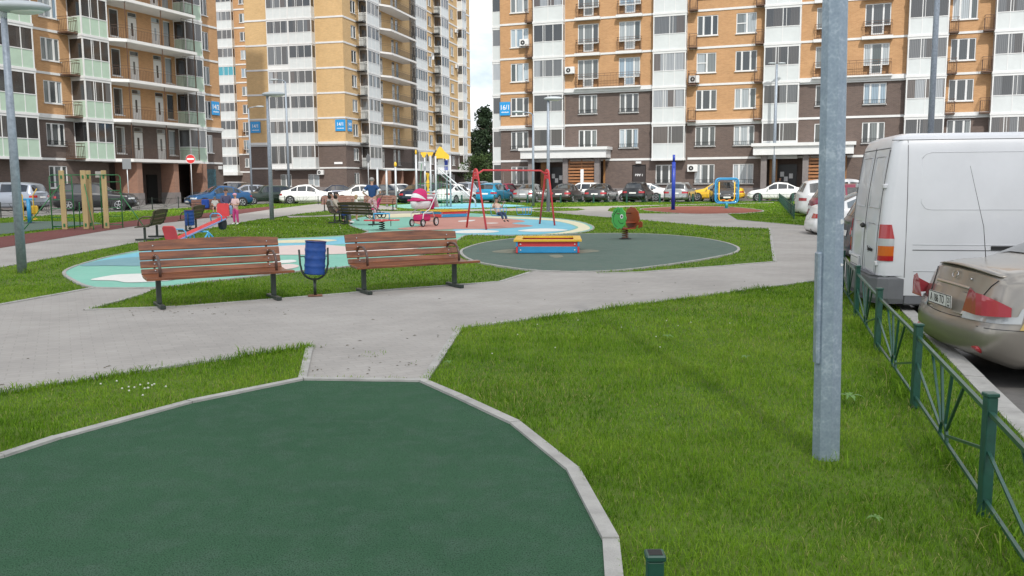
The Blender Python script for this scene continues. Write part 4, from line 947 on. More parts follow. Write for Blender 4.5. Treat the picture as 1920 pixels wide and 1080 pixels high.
for i, (x, z, w, h_) in enumerate([(.040, 1.37, .011, .020), (.045, 1.13, .010, .010)]):
    s_ = MB(); 
    pts = [(x+w*random.uniform(.6, 1.1)*math.cos(a*PI/4), z+h_*random.uniform(.6, 1.1)*math.sin(a*PI/4)) for a in range(8)]
    yb = -.0585
    s_.prism(pts, yb-.003, yb+.008, 'y'); s_.build('paint_flake', mat('old_sticker', (.6, .62, .62), .7), root)
a = MB(); a.tube([(0, 0, 7.7), (.2, 0, 8.0), (1.2, 0, 8.15)], .03, 8); a.build('arm', M_GALV, root); c = MB(); c.ell((1.5, 0, 8.15), (.4, .16, .08)); c.build('lamp_head', MATS['lamp_grey'], root)

# ------------------------------------------------------------------ ROAD SIGNS
def post(h, r=.03): mb = MB(); mb.tube([(0, 0, -.05), (0, 0, h)], r, 8); return mb
t = thing('road_sign', 'round red no entry sign on a thin pole before the left block', 'sign', (atX(361.5, 68), 68, 0), R(8))
post(3.7).build('pole', M_SILVER, t); mb = MB(); mb.lathe([(.34, -.05), (.34, -.03)], 0, 3.48, 28, 'y'); d = mb.build('sign_disc', mat('sign_red', (.62, .03, .03), .4), t)
w_ = MB(); w_.box(-.25, .25, -.056, -.052, 3.42, 3.54); w_.build('white_bar', M_SIGNW, d); 
rim = MB(); rim.tube([(.335*math.cos(a*PI/12), -.05, 3.48+.335*math.sin(a*PI/12)) for a in range(24)], .012, 4, closed=True); rim.build('rim', M_SIGNW, d)
t = thing('road_sign', 'grey back of a rectangular sign on a pole near the dark SUV', 'sign', (atX(242, 60), 60, 0), R(10))
post(3.1).build('pole', M_SILVER, t); mb = MB(); mb.bbox(-.28, .28, -.06, -.03, 2.6, 3.3, .02); mb.build('sign_board', mat('sign_back', (.22, .23, .24), .5, metal=.3), t)
t = thing('road_sign', 'narrow round sign seen edge on before the middle block', 'sign', (atX(692, 84), 84, 0), R(70))
post(4.3, .04).build('pole', M_SILVER, t); mb = MB(); mb.lathe([(.38, -.05), (.38, -.03)], 0, 3.9, 24, 'y'); mb.build('sign_disc', MATS['sign_back'], t)

# ------------------------------------------------------------------ FENCES
M_FG = mat('green_fence_paint', (.012, .062, .044), .38, var=.2, vscale=20, coat=.15); M_FB = mat('dark_fence_paint', (.022, .03, .024), .5)
def fence(name, pts, label, m, h=.56, group=None, pw=.025, skip=()):
    root = thing(name, label, 'fence', (*pts[0], 0)); o = Vector(pts[0])
    for i, p in enumerate(pts):
        q = Vector(p)-o; mb = MB(); mb.bbox(q.x-pw, q.x+pw, q.y-pw, q.y+pw, -.1, h+.015, .004); mb.mat(m); mb.bbox(q.x-pw-.005, q.x+pw+.005, q.y-pw-.005, q.y+pw+.005, h+.0155, h+.035, .004); mb.build('post', m, root)
    for i in range(len(pts)-1):
        if i in skip: continue
        a = Vector(pts[i])-o; c = Vector(pts[i+1])-o; L = (c-a).length; t = (c-a)/L; mb = MB()
        def Pt(s, z): return (a.x+t.x*s, a.y+t.y*s, z)
        def bar(s0, z0, s1, z1, r=.010): mb.tube([Pt(s0, z0), Pt(s1, z1)], r, 4)
        zt, zb = h-.06, .085; bar(pw, zt, L-pw, zt, .015); bar(pw, zb, L-pw, zb, .012)
        mid = L/2; rr = .10
        arc = [Pt(mid-rr*math.cos(k*PI/8), zb+rr*math.sin(k*PI/8)) for k in range(9)]; mb.tube(arc, .012, 4)
        for dx in (-.42, -.14, .14, .42):
            s = mid+dx*L*.55; an = math.atan2(zt-zb, dx*L*.55); bar(mid+rr*math.cos(an), zb+rr*math.sin(an), s, zt)
        bar(mid-rr*.95, zb+.04, pw, zb+(zt-zb)*.56); bar(mid+rr*.95, zb+.04, L-pw, zb+(zt-zb)*.56)
        mb.build('fence_panel', m, root)
    return root
fence('low_fence', [(1.66, 2.03), (2.245, 4.04), (2.83, 6.05), (3.41, 8.10), (4.05, 10.25), (4.72, 12.5), (5.4, 14.8), (6.1, 17.1)], 'near green metal fence with sunburst panels between lawn and parked cars', M_FG, .57)
G1 = G(1530, 424); fence('low_fence', [(G1[0]-.0, G1[1]), (G1[0]+.02-.9, G1[1]-3.1), (G1[0]-1.9, G1[1]-6.4), (G1[0]-2.9, G1[1]-9.8)], 'short green fence run in front of the white sedan behind the near pole', M_FG, .57)
fence('low_fence', [(11.65+(21.2-11.65)*k/15, 36.4+(70.3-36.4)*k/15) for k in range(16)], 'receding green fence beside the white crossover at the right', M_FG, .60)
t = fence('fence_post', [(.42, 2.5)], 'single short green post beside the foreground rubber kerb', M_FG, .47, pw=.024); t['category'] = 'post'; mb = MB(); mb.box(-.020, .020, -.020, .020, .5052, .5062); mb.build('dark_top_inset', M_DK, t)  # dark plate on top paints the shaded hollow of the tube
cf = [(-8.6+2.45*k, 66.0-.05*k) for k in range(13)]
fence('low_fence', [(px_, y) for px_, y in cf], 'dark green low fence before the central row of parked cars', M_FG, .62, pw=.06)
fence('low_fence', [G(x, y) for x, y in ((-60, 411), (2, 407.5), (60, 404.3), (118, 401), (175, 398), (233, 395), (286, 392.4), (335, 390), (385, 387.6), (430, 385.4))], 'dark low fence with fan panels along the left road', M_FB, .72)
fence('low_fence', [(-19.4, 65.6), (-17, 66.3), (-14.6, 66.8), (-12.2, 67.0), (-9.8, 66.6)], 'low fence before the white sedan and boxy dark car', M_FB, .62)

# ------------------------------------------------------------------ BENCHES
def wood(name, c1, c2, rough=.38, coat=.25):
    m = mat(name, c1, rough, var=0, col2=c2, vscale=2.2, stretch=(1, 9, 9), detail=9, coat=coat, bump=.12, bscale=14)
    return m
M_BW = wood('varnished_bench_wood', (.060, .018, .008), (.29, .10, .036)); M_BWD = wood('dark_bench_wood', (.035, .028, .014), (.075, .058, .028), .55, 0)
M_BWR = wood('red_bench_wood', (.10, .034, .018), (.21, .08, .042), .5, .1); M_STEELD = mat('dark_bench_steel', (.022, .032, .026), .45); M_ARM = mat('brown_armrest', (.07, .035, .025), .3, coat=.3)
def bench(loc, rz, label, wm, seed=0, W=1.9, xe=.07, group='slatted park benches'):
    rd = random.Random(seed); root = thing('park_bench', label, 'bench', loc, rz, group); h = W/2
    def board(name, y0, y1, z0, z1, lean=0, arch=0, n=12, x0=None, x1=None):
        mb = MB(); t = .034; xa, xb = x0 or -h, x1 or h
        vs = []; fs = []
        dy, dz = y1-y0, z1-z0; L = math.hypot(dy, dz); ny, nz_ = -dz/L*t, dy/L*t
        for i in range(n+1):
            x = xa+(xb-xa)*i/n; ar = arch*(1-(x/h)**2)
            dx = 0
            vs += [(x, y0, z0), (x, y1, z1+ar), (x, y1-ny, z1-nz_+ar), (x, y0-ny, z0-nz_)]
        for i in range(n):
            for k in range(4): fs.append((i*4+k, i*4+(k+1) % 4, i*4+4+(k+1) % 4, i*4+4+k))
        fs += [(3, 2, 1, 0), (n*4, n*4+1, n*4+2, n*4+3)]
        mb.add(vs, fs); o = mb.build(name, wm, root)
        bv = o.modifiers.new('bev', 'BEVEL'); bv.width = .006; bv.segments = 2; bv.limit_method = 'ANGLE'; bv.angle_limit = R(50)
        # own stretch of grain per board
        o.location = (0, 0, 0); return o
    board('seat_board', -.245, -.145, .400, .405, x1=h+xe); board('seat_board', -.13, -.03, .405, .41); board('seat_board', -.015, .085, .41, .425)
    board('back_board', .105, .14, .425, .49); board('back_board', .155, .182, .505, .590); board('back_board', .188, .217, .608, .708); board('back_board', .223, .258, .726, .835, arch=.032)
    for s in (-1, 1):
        x = s*(h-.17)
        mb = MB(); mb.bbox(x-.03, x+.03, -.06, 0, .05, .36, .004); mb.build('leg', M_STEELD, root)
        mb = MB(); mb.bbox(x-.033, x+.033, -.29, .22, .0, .05, .006); mb.build('foot', M_STEELD, root)
        mb = MB(); mb.tube([(x, -.24, .376), (x, .08, .386), (x, .15, .43), (x, .20, .55), (x, .285, .82)], .017, 4); mb.build('support', M_STEELD, root)
        mb = MB(); mb.tube([(x, .195, .63), (x, .10, .665), (x, -.06, .66), (x, -.15, .61), (x, -.195, .53), (x, -.20, .41)], .019, 8); mb.build('armrest', M_ARM, root)
        bo = MB()
        for z, y in ((.465, .112), (.55, .153), (.66, .187), (.785, .225)): bo.ell((x, y-.0, z), (.009, .006, .009), 8, 5)
        bo.build('bolt', M_SILVER, root)
    return root
a1, a2 = G(284, 583), G(518, 565); ang = math.atan2(a2[1]-a1[1], a2[0]-a1[0])
def mid_back(a, b_, d, ang): return ((a[0]+b_[0])/2-math.sin(ang)*d, (a[1]+b_[1])/2+math.cos(ang)*d, .02)
p_ = mid_back(a1, a2, .25, ang); bench((p_[0]+.075, p_[1]+.04, .012), ang, 'left of the two large reddish brown slatted benches in front', M_BW, 1, 1.84)
a1, a2 = G(676, 555), G(868, 541); ang = math.atan2(a2[1]-a1[1], a2[0]-a1[0])
p_ = mid_back(a1, a2, .25, ang); bench((p_[0]+.045, p_[1]+.02, .012), ang, 'right of the two large reddish brown slatted benches in front, beside the blue bin', M_BW, 2, 1.80, xe=.17)
bench((-10.45, 25.6, .02), R(-80), 'dark bench seen from behind beside the left path, nearer of two', M_BWD, 3)
bench((-10.95, 30.2, .02), R(-82), 'dark bench seen from behind beside the left path, farther of two', M_BWD, 4)
bench((atX(401, 41.5), 41.5, .02), R(20), 'brown bench with the man and the capped boy sitting on it', M_BWR, 5, 2.0)
bench((atX(631, 50), 50.5, .02), R(6), 'far brown bench behind the two seated women', M_BWR, 6)
bench((atX(709, 50), 50.5, .02), R(-4), 'far brown bench behind the standing man', M_BWR, 7)
bench((atX(673, 33.6), 33.6, .02), R(140), 'dark bench seen from behind in front of the standing man', M_BWD, 8)
bench((atX(630, 35.6), 35.6, .02), R(94), 'bench seen from its end with two women sitting on it', M_BWD, 9)
# ------------------------------------------------------------------ LITTER BINS
M_BINB = mat('blue_bin_paint', (.008, .055, .24), .45, var=.25, vscale=9); M_RUST = mat('rust', (.16, .07, .035), .9, var=.3, vscale=25)
def bin_(loc, rz, label):
    root = thing('litter_bin', label, 'litter bin', loc, rz, 'blue barrel litter bins')
    mb = MB(); r = .142; pr = [(r*.97, 0)]
    for k in range(26):
        z = .46*k/25; dz = min(abs(z-.12), abs(z-.34), abs(z-.23)); pr.append((r-.0+(.006 if dz < .012 else 0), z))
    pr += [(r+.008, .455), (r+.008, .47), (r-.006, .47), (r-.008, .44), (r-.008, .02), (0.001, .02)]
    T = Matrix.Translation((0, 0, .31)) @ Matrix.Rotation(R(4), 4, 'Y'); mb.lathe([(.001, 0)]+pr, 0, 0, 28, M=T); b_ = mb.build('barrel', M_BINB, root)
    ru = MB(); ru.lathe([(r-.006, .4705), (r-.012, .43), (r-.012, .36), (r-.01, .36)], 0, 0, 28, M=T, cap=False); ru.build('rusty_lining', M_RUST, b_)
    mb = MB(); R_ = .182; mb.tube([(-R_-.02, 0, .66), (-R_-.01, 0, .45)]+[(-R_*math.cos(k*PI/12), 0, .415-R_*math.sin(k*PI/12)) for k in range(13)]+[(R_+.01, 0, .45), (R_+.012, 0, .68)], .014, 8); mb.build('fork', M_STEELD, root)
    mb = MB(); mb.tube([(0, 0, .01), (0, 0, .22)], .021, 8); mb.build('post', M_STEELD, root); mb = MB(); mb.bbox(-.10, .10, -.10, .10, 0, .012, .003); mb.build('base_plate', M_RUST, root)
    mb = MB()
    mb.tube([(-R_-.02, 0, .56), (R_+.02, 0, .56)], .008, 6); mb.build('pivot_rod', M_STEELD, root)
    return root
P_ = G(595, 556); bin_((P_[0]-.03, P_[1], .012), R(12), 'blue barrel bin on a fork post between the two front benches')
bin_((-10.0, 27.4, .012), R(-85), 'blue barrel bin at the end of the nearer dark bench by the left path')
bin_((atX(645, 34.6), 34.6, .012), R(60), 'blue barrel bin between the dark bench and the seated women')

# ------------------------------------------------------------------ PLAYGROUND
def paint(name, c, r=.4, v=.08): return mat(name, c, r, var=v, vscale=3, coat=.1)
M_PR = paint('red_play_paint', (.60, .045, .05)); M_PB = paint('blue_play_paint', (.03, .27, .52)); M_PY = paint('yellow_play_paint', (.70, .43, .03)); M_PLB = paint('light_blue_tube', (.06, .36, .60)); M_PGREEN = paint('green_tube', (.02, .16, .05)); M_POST = mat('timber_post', (.42, .31, .15), .7, var=.15, vscale=3, stretch=(6, 6, .6))
M_CHAIN = mat('chain_steel', (.25, .24, .23), .5, metal=.5); M_PINKC = mat('magenta_fabric', (.52, .02, .13), .8, var=.1, vscale=4); M_WHF = mat('white_fabric', (.7, .7, .7), .8); M_DBLUE = paint('deep_blue_paint', (.01, .04, .33)); M_SW = mat('sand', (.45, .38, .26), .95, var=.15, vscale=30)
# sandbox
def sandbox(loc, rz, W, label, h=.29):
    root = thing('sandbox', label, 'sandbox', loc, rz, 'wooden sandboxes'); w = W/2; t = .04
    for ax in (0, 1):
        for s in (-1, 1):
            for z0, z1, m in ((.01, h*.5, M_PB if (ax == 0) else M_PR), (h*.5+.006, h-.03, M_PR if ax == 0 else M_PB)):
                e = 0 if (z0 > .1) == (ax == 0) else 0
                mb = MB()
                if ax == 0: mb.bbox(-w+t, w-t, s*w-(t if s > 0 else 0), s*w+(0 if s > 0 else t), z0, z1, .004)
                else: mb.bbox(s*w-(t if s > 0 else 0), s*w+(0 if s > 0 else t), -w-.03, w+.03, z0, z1, .004)
                mb.build('side_board', m, root)
    for ax in (0, 1):
        for s in (-1, 1):
            mb = MB(); o, i = w+.05, w-.12
            if ax == 0: pts = [(-o, s*o), (o, s*o), (i, s*i), (-i, s*i)]
            else: pts = [(s*o, -o), (s*o, o), (s*i, i), (s*i, -i)]
            mb.prism(pts, h-.028, h+.012); mb.build('rim_board', M_PY, root)
    mb = MB(); mb.box(-w+t+.002, w-t-.002, -w+t+.002, w-t-.002, .005, .10); mb.build('sand_filling', M_SW, root)
    for sx, z in ((-1, .07), (1, .2), (1, .07), (-1, .2)):
        mb = MB(); mb.lathe([(.0, -w-.012), (.016, -w-.010), (.018, -w)], sx*(w-.10), z, 10, 'y'); mb.build('bolt_cap', M_WHITE, root)
    return root
sandbox((.83, 20.13, .026), R(-3), 1.40, 'yellow rimmed red and blue sandbox on the grey green circle')
sandbox((atX(833, 40.2), 40.6, .03), R(38), 1.55, 'farther yellow rimmed sandbox behind the pram and swing')
# swing
root = thing('swing_set', 'red tubular double swing frame on the coloured rubber', 'swing', (0, 31.3, .03))
q = [Vector((*G(*p), 0))-Vector((0, 31.3, 0)) for p in ((875, 428), (912, 432), (1012, 421), (1040, 424))]
def side_frame(a, b_, H=1.98):
    m = (a+b_)/2; d = (b_-a).normalized(); tp = []
    for k in range(9): an = PI*k/8; tp.append(m-d*.155*math.cos(an)+Vector((0, 0, H-.13+.15*math.sin(an))))
    mb = MB(); mb.tube([a]+tp+[b_], .034, 10); return mb.build('side_frame', M_PR, root), m, d
s1, m1, d1 = side_frame(q[0], q[1]); s2, m2, d2 = side_frame(q[2], q[3])
bd = (m2-m1).normalized(); mb = MB(); z = 1.86
mb.tube([m1+Vector((0, 0, z-.02)), m1+bd*.12+Vector((0, 0, z+.0)), m1+bd*.34+Vector((0, 0, z+.11)), m2-bd*.34+Vector((0, 0, z+.11)), m2-bd*.12+Vector((0, 0, z)), m2+Vector((0, 0, z-.02))], .032, 10); mb.build('top_bar', M_PR, root)
for m_, d_ in ((m1, d1), (m2, d2)):
    mb = MB(); mb.M = Matrix.Translation(m_+Vector((0, 0, 1.80))) @ Matrix.Rotation(math.atan2(d_.y, d_.x), 4, 'Z'); mb.bbox(-.14, .14, -.012, .012, -.13, .17, .01); pl_ = mb.build('gusset_plate', M_PR, root)
    bo = MB(); bo.M = mb.M
    for x in (-.05, .05):
        for z_ in (.0, .09): bo.ell((x, 0, z_), (.018, .02, .018), 8, 5)
    bo.build('bolt_cap', M_SIGNW, pl_)
def swing_seat(c, z, name, label, rz, kick=0):
    r_ = thing(name, label, 'swing seat', (c.x, c.y+31.3, z), rz, 'blue seats hanging from the swing')
    mb = MB(); mb.bbox(-.2, .2, -.15, .15, 0, .03, .01); mb.build('seat', M_PR if kick else M_PB, r_)
    mb = MB()
    for zz in (.27,): mb.tube([(-.24, -.16, zz), (.24, -.16, zz), (.24, .16, zz), (-.24, .16, zz)], .013, 6, closed=True)
    for x, y in ((-.24, -.16), (.24, -.16), (.24, .16), (-.24, .16), (-.08, -.16), (.08, -.16)): mb.tube([(x, y, .27), (x*.85, y*.9, .02)], .011, 6)
    mb.build('seat_cage', M_PLB, r_)
    for s in (-1, 1):
        mb = MB(); mb.tube([(s*.24, -.16, .27), (s*.25, 0+kick*.2, .62), (s*.24, .16, .27)], .006, 5); mb.tube([(s*.25, kick*.2, .62), (s*.25, 0, 1.93-z)], .007, 5); mb.build('chain', M_CHAIN, r_)
    return r_
swing_seat(m1+(m2-m1)*.30+Vector((.0, .0, 0)), .42, 'hanging_swing', 'blue cage swing seat with the child in it', math.atan2(bd.y, bd.x), 0)
swing_seat(m1+(m2-m1)*.66, .42, 'hanging_swing', 'empty blue cage swing seat', math.atan2(bd.y, bd.x))
# spring rider: two shaped side boards on a spring, a smiling caterpillar face
root = thing('spring_rider', 'spring rocker with green cartoon face board and brown rear board', 'spring rider', (*G(1172, 450), .03), R(-57))
def sp(turns, r, h, tr, n=10):
    return [(r*math.cos(2*PI*k/n), r*math.sin(2*PI*k/n), h*k/(turns*n)) for k in range(turns*n+1)]
mb = MB(); mb.tube(sp(5, .085, .27, .012), .014, 6); mb.build('spring', mat('spring_brown', (.12, .04, .02), .5), root)
mb = MB(); mb.lathe([(.17, 0), (.17, .012), (.10, .016), (.10, .03)], 0, 0, 20); mb.build('base_plate', M_DK, root)
def outl(sx=1):
    pts = []
    for k in range(44):
        a = 2*PI*k/44; r = .30+.012*math.cos(a*11); x, z = r*1.0*math.cos(a), .57+r*math.sin(a)*1.0
        if z < .36: x *= 1.0; z = max(z, .285+.015*math.cos(a*9))
        pts.append((x*sx, z))
    return pts
for y, m, nm in ((-.20, paint('rider_green', (.06, .38, .07)), 'face_board'), (.20, paint('rider_brown', (.28, .06, .02)), 'rear_board')):
    mb = MB(); mb.M = Matrix.Translation((-.03 if y < 0 else .05, 0, 0)); mb.prism(outl(), y-.011, y+.011, 'y'); b_ = mb.build(nm, m, root)
    if y > 0: mb = MB(); mb.M = Matrix.Translation((.05, 0, 0)); mb.prism([(.26, .30), (.42, .34), (.43, .46), (.36, .50), (.28, .44)], y-.0105, y+.0105, 'y'); mb.build('tail_tip', m, root)
    else:
        e_ = MB(); e_.lathe([(.062, y-.015), (.062, y-.011)], .10, .62, 20, 'y'); e_.build('eye_white', M_SIGNW, b_); e_ = MB(); e_.lathe([(.032, y-.019), (.032, y-.0155)], .11, .62, 16, 'y'); e_.build('pupil', M_DK, b_)
        s_ = MB(); s_.tube([(.10+.16*math.cos(a), y-.013, .60+.17*math.sin(a)) for a in [PI*1.15+k*PI*.5/8 for k in range(9)]], .007, 5); s_.build('smile', M_DK, b_)
        s_ = MB()
        for k in range(6):
            a = PI*.45+k*.28; s_.tube([(.17*math.cos(a)*1.1-.03, y-.013, .55+.19*math.sin(a)), (.27*math.cos(a)*1.05-.03, y-.013, .55+.275*math.sin(a))], .006, 5)
        s_.tube([(.22*math.cos(a)-.03, y-.013, .55+.22*math.sin(a)) for a in [PI*.6+k*PI*.85/10 for k in range(11)]], .005, 5); s_.build('stripes', M_DK, b_)
mb = MB(); mb.bbox(-.10, .24, -.188, .188, .44, .47, .006); mb.build('seat', paint('rider_brown', (.28, .06, .02)), root); mb = MB(); mb.bbox(-.2, .2, -.188, .188, .27, .31, .006); mb.build('platform', MATS['rider_brown'], root)
mb = MB(); mb.tube([(.0, -.30, .70), (.0, .30, .70)], .014, 8); mb.build('handle', M_ARM, root)
# four-seat rocker
root = thing('spring_rocker', 'low red star plate rocker with blue rectangular handle', 'rocker', (atX(715, 29.6), 29.6, .03), R(8))
pts = []
for k in range(48): a = 2*PI*k/48; r = .34+.26*max(0, math.cos(2*a))**1.5*1.0+.26*max(0, -math.cos(2*a))**1.5; pts.append((r*math.cos(a), r*math.sin(a)))
mb = MB(); mb.prism(pts, .30, .335); mb.build('seat_plate', M_PR, root); mb = MB(); mb.tube(sp(4, .09, .28, .014), .016, 6); mb.build('spring', M_STEELD, root)
mb = MB(); mb.tube([(-.26, -.22, .54), (.26, -.22, .54), (.26, .22, .54), (-.26, .22, .54)], .018, 8, closed=True)
for x in (-.26, .26):
    for y in (-.22, .22): mb.tube([(x, y, .54), (x*.95, y*.9, .33)], .016, 6)
mb.build('handle_frame', M_PLB, root)
for x in (-.3, .3): mb = MB(); mb.tube([(x, -.12, .30), (x, -.12, .12)], .012, 6); mb.build('foot_stop', M_STEELD, root)
for x, y in ((.0, -.3), (.0, -.2), (-.42, 0), (.42, 0)): mb = MB(); mb.ell((x, y, .337), (.022, .022, .012), 8, 5); mb.build('bolt_cap', M_SIGNW, root)
# seesaw
A = Vector((-8.22, 21.2, .0)); Bv = Vector((-7.72, 23.75, 0)); ctr = (A+Bv)/2; L = (Bv-A).length; rz = math.atan2(Bv.y-A.y, Bv.x-A.x)
root = thing('seesaw', 'red seesaw with blue handles, its far end raised over the coloured rubber', 'seesaw', (ctr.x, ctr.y, .03), rz)
T = Matrix.Translation((0, 0, .42)) @ Matrix.Rotation(-R(10.5), 4, 'Y')
mb = MB(); mb.M = T; mb.bbox(-L/2, L/2, -.09, .09, -.035, .035, .01); mb.build('beam', M_PR, root)
mb = MB(); mb.M = T; mb.bbox(-L/2, L/2-.1, -.115, -.09, -.02, .02, .006); mb.build('edge_strip', paint('lilac_strip', (.25, .3, .5)), root)
for s in (-1, 1):
    mb = MB(); mb.M = T @ Matrix.Translation((s*(L/2-.05), 0, .03)) @ Matrix.Rotation(s*R(12), 4, 'Y'); mb.prism([(-.17, .02), (-.17, .32), (-.13, .37), (.13, .37), (.17, .32), (.17, .02)], -.015, .015, 'x'); mb.build('seat_back', M_PR, root)
    mb = MB(); mb.M = T; x = s*(L/2-.42); mb.tube([(x, -.15, .0), (x, -.16, .15), (x, -.09, .21), (x, .09, .21), (x, .16, .15), (x, .15, .0)], .015, 8); mb.build('handle', M_PLB, root)
    mb = MB(); mb.M = T; mb.lathe([(.10, -.06), (.15, -.05), (.15, .05), (.10, .06)], s*(L/2-.14), -.14, 18, 'y'); mb.build('tyre_buffer', M_BLACK, root)
mb = MB(); mb.tube([(0, -.28, 0), (0, -.24, .36), (0, .24, .36), (0, .28, 0)], .026, 8)
for s in (-1, 1): mb.tube([(s*.2, -.28, .0), (s*.18, -.26, .22), (0, -.25, .34), ], .02, 8); mb.tube([(s*.2, .28, 0), (s*.18, .26, .22), (0, .25, .34)], .02, 8)
mb.build('stand', M_PLB, root)
# climbing frame of timber posts and green ladders
Yc = 31.5; cx = atX(160, Yc)
root = thing('climbing_frame', 'timber post climbing frame with green ladders beside the left path', 'climbing frame', (cx, Yc, .015), R(14)); u = Yc/F
for x, y in ((-.72, 0), (-.02, 0), (.08, .34), (.62, .2)):
    mb = MB(); mb.bbox(x-.085, x+.085, y-.05, y+.05, 0, 2.08, .01); p = mb.build('timber_post', M_POST, root)
    for z in (.15, 1.85): b_ = MB(); b_.bbox(x-.03, x+.03, y-.075, y-.0505, z-.06, z+.06, .005); b_.build('bracket', M_PGREEN, p)
for x0, y0 in ((-1.12, .0), (.42, .55)):
    mb = MB(); w_ = .72 if x0 < 0 else .68
    mb.tube([(x0, y0, -.02), (x0, y0, 1.85), (x0+.06, y0, 1.92), (x0+w_-.06, y0, 1.92), (x0+w_, y0, 1.85), (x0+w_, y0, -.02)], .02, 6)
    for k in range(6): z = .12+k*.31; mb.tube([(x0, y0, z), (x0+w_, y0, z)], .015, 6)
    mb.build('ladder', M_PGREEN, root)
mb = MB(); mb.tube([(-1.0, 0, 1.92), (.7, .12, 1.92), (1.05, .5, 1.92)], .018, 6); mb.build('top_bar', M_PGREEN, root)
for a, b_ in (((-.72, -.0, 1.65), (-1.9, -.7, .0)), ((-.0, -.0, 1.7), (.35, -.65, .0)), ((1.05, .5, 1.3), (1.9, .2, .0)), ((-.2, 0, .95), (-.35, .6, .05)), ((.5, .2, 1.9), (.45, .9, 0))):
    mb = MB(); mb.tube([a, b_], .018, 6); mb.build('brace', M_PGREEN, root)
mb = MB(); mb.tube([(-1.1, .02, .1), (.0, .02, .14)], .02, 6); mb.build('low_bar', M_PGREEN, root)
mb = MB(); mb.box(.3, .6, .42, .44, 1.83, 2.05); mb.build('notice', M_CONC, root)
# outdoor gym: stepper at left, frame and pole at right
root = thing('gym_stepper', 'blue and yellow outdoor gym stepper behind the left lamp pole', 'gym machine', (*G(56, 419), .02), R(15))
mb = MB(); mb.tube([(0, 0, 0), (0, .0, 1.0)], [.085, .075], 12); mb.build('post', M_PB, root); mb = MB(); mb.lathe([(.2, 0), (.2, .015)], 0, 0, 20); mb.build('base_plate', M_STEELD, root)
mb = MB(); mb.bbox(-.26, .26, -.05, .05, .93, 1.02, .02); mb.build('crossbar', M_PB, root)
for s in (-1, 1):
    mb = MB(); mb.tube([(s*.38, -.1, 1.42), (s*.2, -.06, 1.15), (s*.2, -.06, .25), (s*.2, .15, .16)], .022, 8); mb.build('lever', M_PY, root)
    mb = MB(); mb.bbox(s*.2-.07, s*.2+.07, -.18, .16, .13, .18, .015); mb.build('pedal', M_PY, root)
mb = MB(); mb.bbox(.04, .30, .06, .30, .35, .72, .05); mb.build('counterweight', M_PY, root)
root = thing('outdoor_gym', 'blue rounded gym frame with yellow inner bars on the red circle', 'gym machine', (*G(1362, 391), .02), R(6)); S = 1.0
def rrect(w, z0, z1, r, y=0, openb=False):
    pts = []
    for cx_, cz_, a0 in ((w-r, z1-r, 0), (-w+r, z1-r, 90), (-w+r, z0+r, 180), (w-r, z0+r, 270)):
        for k in range(5): a = R(a0+k*22.5); pts.append((cx_+r*math.cos(a), y, cz_+r*math.sin(a)))
    return pts
mb = MB(); mb.tube(rrect(.68, .30, 1.70, .22), .048, 8, closed=True); mb.tube(rrect(.59, .37, 1.63, .2), .028, 8, closed=True); mb.build('outer_frame', M_PB, root)
mb = MB(); pts = [p for p in rrect(.46, .42, 1.6, .16)]; mb.tube([(.46, 0, 1.5)]+[(p[0], 0, p[2]) for p in rrect(.46, .42, 1.6, .16)[15:]][::-1]+[(p[0], 0, p[2]) for p in rrect(.46, .42, 1.6, .16)[10:15]][::-1]+[(-.46, 0, 1.5)], .035, 8); mb.build('inner_bar', M_PY, root)
for s in (-1, 1): mb = MB(); mb.bbox(s*.2-.09, s*.2+.09, -.12, .12, .45, .5, .01); mb.build('pedal', paint('orange_pedal', (.7, .2, .03)), root)
mb = MB(); mb.tube([(0, 0, 0), (0, 0, .32)], .09, 10); mb.lathe([(.2, 0), (.2, .02)], 0, 0, 18); mb.build('base', paint('teal_base', (.02, .22, .24)), root)
root = thing('gym_post', 'tall deep blue post on the red rubber circle', 'post', (*G(1262, 394), .02)); mb = MB(); mb.tube([(0, 0, 0), (0, 0, 2.6)], .105, 14); mb.tube([(0, 0, 2.6), (0, 0, 3.0)], .07, 12); mb.build('post', M_DBLUE, root)
b_ = MB(); b_.lathe([(.03, -.125), (.03, -.1)], 0, 2.35, 10, 'y'); b_.build('bolt_cap', M_DBLUE, root); b_ = MB(); b_.lathe([(.18, 0), (.18, .02)], 0, 0, 18); b_.build('base_plate', M_STEELD, root)
# climbing complex with slide
Yk = 57.0; k_ = Yk/F
def kx(p): return (p-830)*k_
root = thing('play_complex', 'grey post climbing complex with yellow panels and double rail slide', 'climbing frame', (atX(830, Yk), Yk, .02))
for p_, y, h in ((781.7, 0, 3.35), (794, 1.4, 3.2), (806.7, .6, 3.3), (818, 0, 3.25), (835, 1.6, 3.25), (845, 0, 3.25), (745.5, -.6, 2.55)):
    mb = MB(); mb.tube([(kx(p_), y, 0), (kx(p_), y, h)], .065, 10); mb.build('post', M_SILVER, root)
for p_, y in ((708.5, .2), (719.7, 1.6)): mb = MB(); mb.tube([(kx(p_), y, 0), (kx(p_), y, 2.5)], .07, 10); mb.build('post', M_SILVER, root)
for a, b_ in (((708.5, .2, 2.45), (745.5, -.6, 2.4)), ((719.7, 1.6, 2.4), (781, 1.4, 2.38)), ((708.5, .2, 2.45), (719.7, 1.6, 2.4)), ((786, 0, 2.85), (806, .6, 2.85)), ((745.5, -.6, 2.4), (781.7, 0, 2.4))):
    mb = MB(); mb.tube([(kx(a[0]), a[1], a[2]), (kx(b_[0]), b_[1], b_[2])], .03, 6); mb.build('crossbar', M_SILVER, root)
mb = MB(); mb.ell((kx(745.5), -.6, 2.72), (.09, .09, .17)); mb.build('finial', M_PY, root); mb = MB(); mb.ell((kx(781.7), 0, 3.5), (.06, .06, .16)); mb.build('finial', M_PY, root)
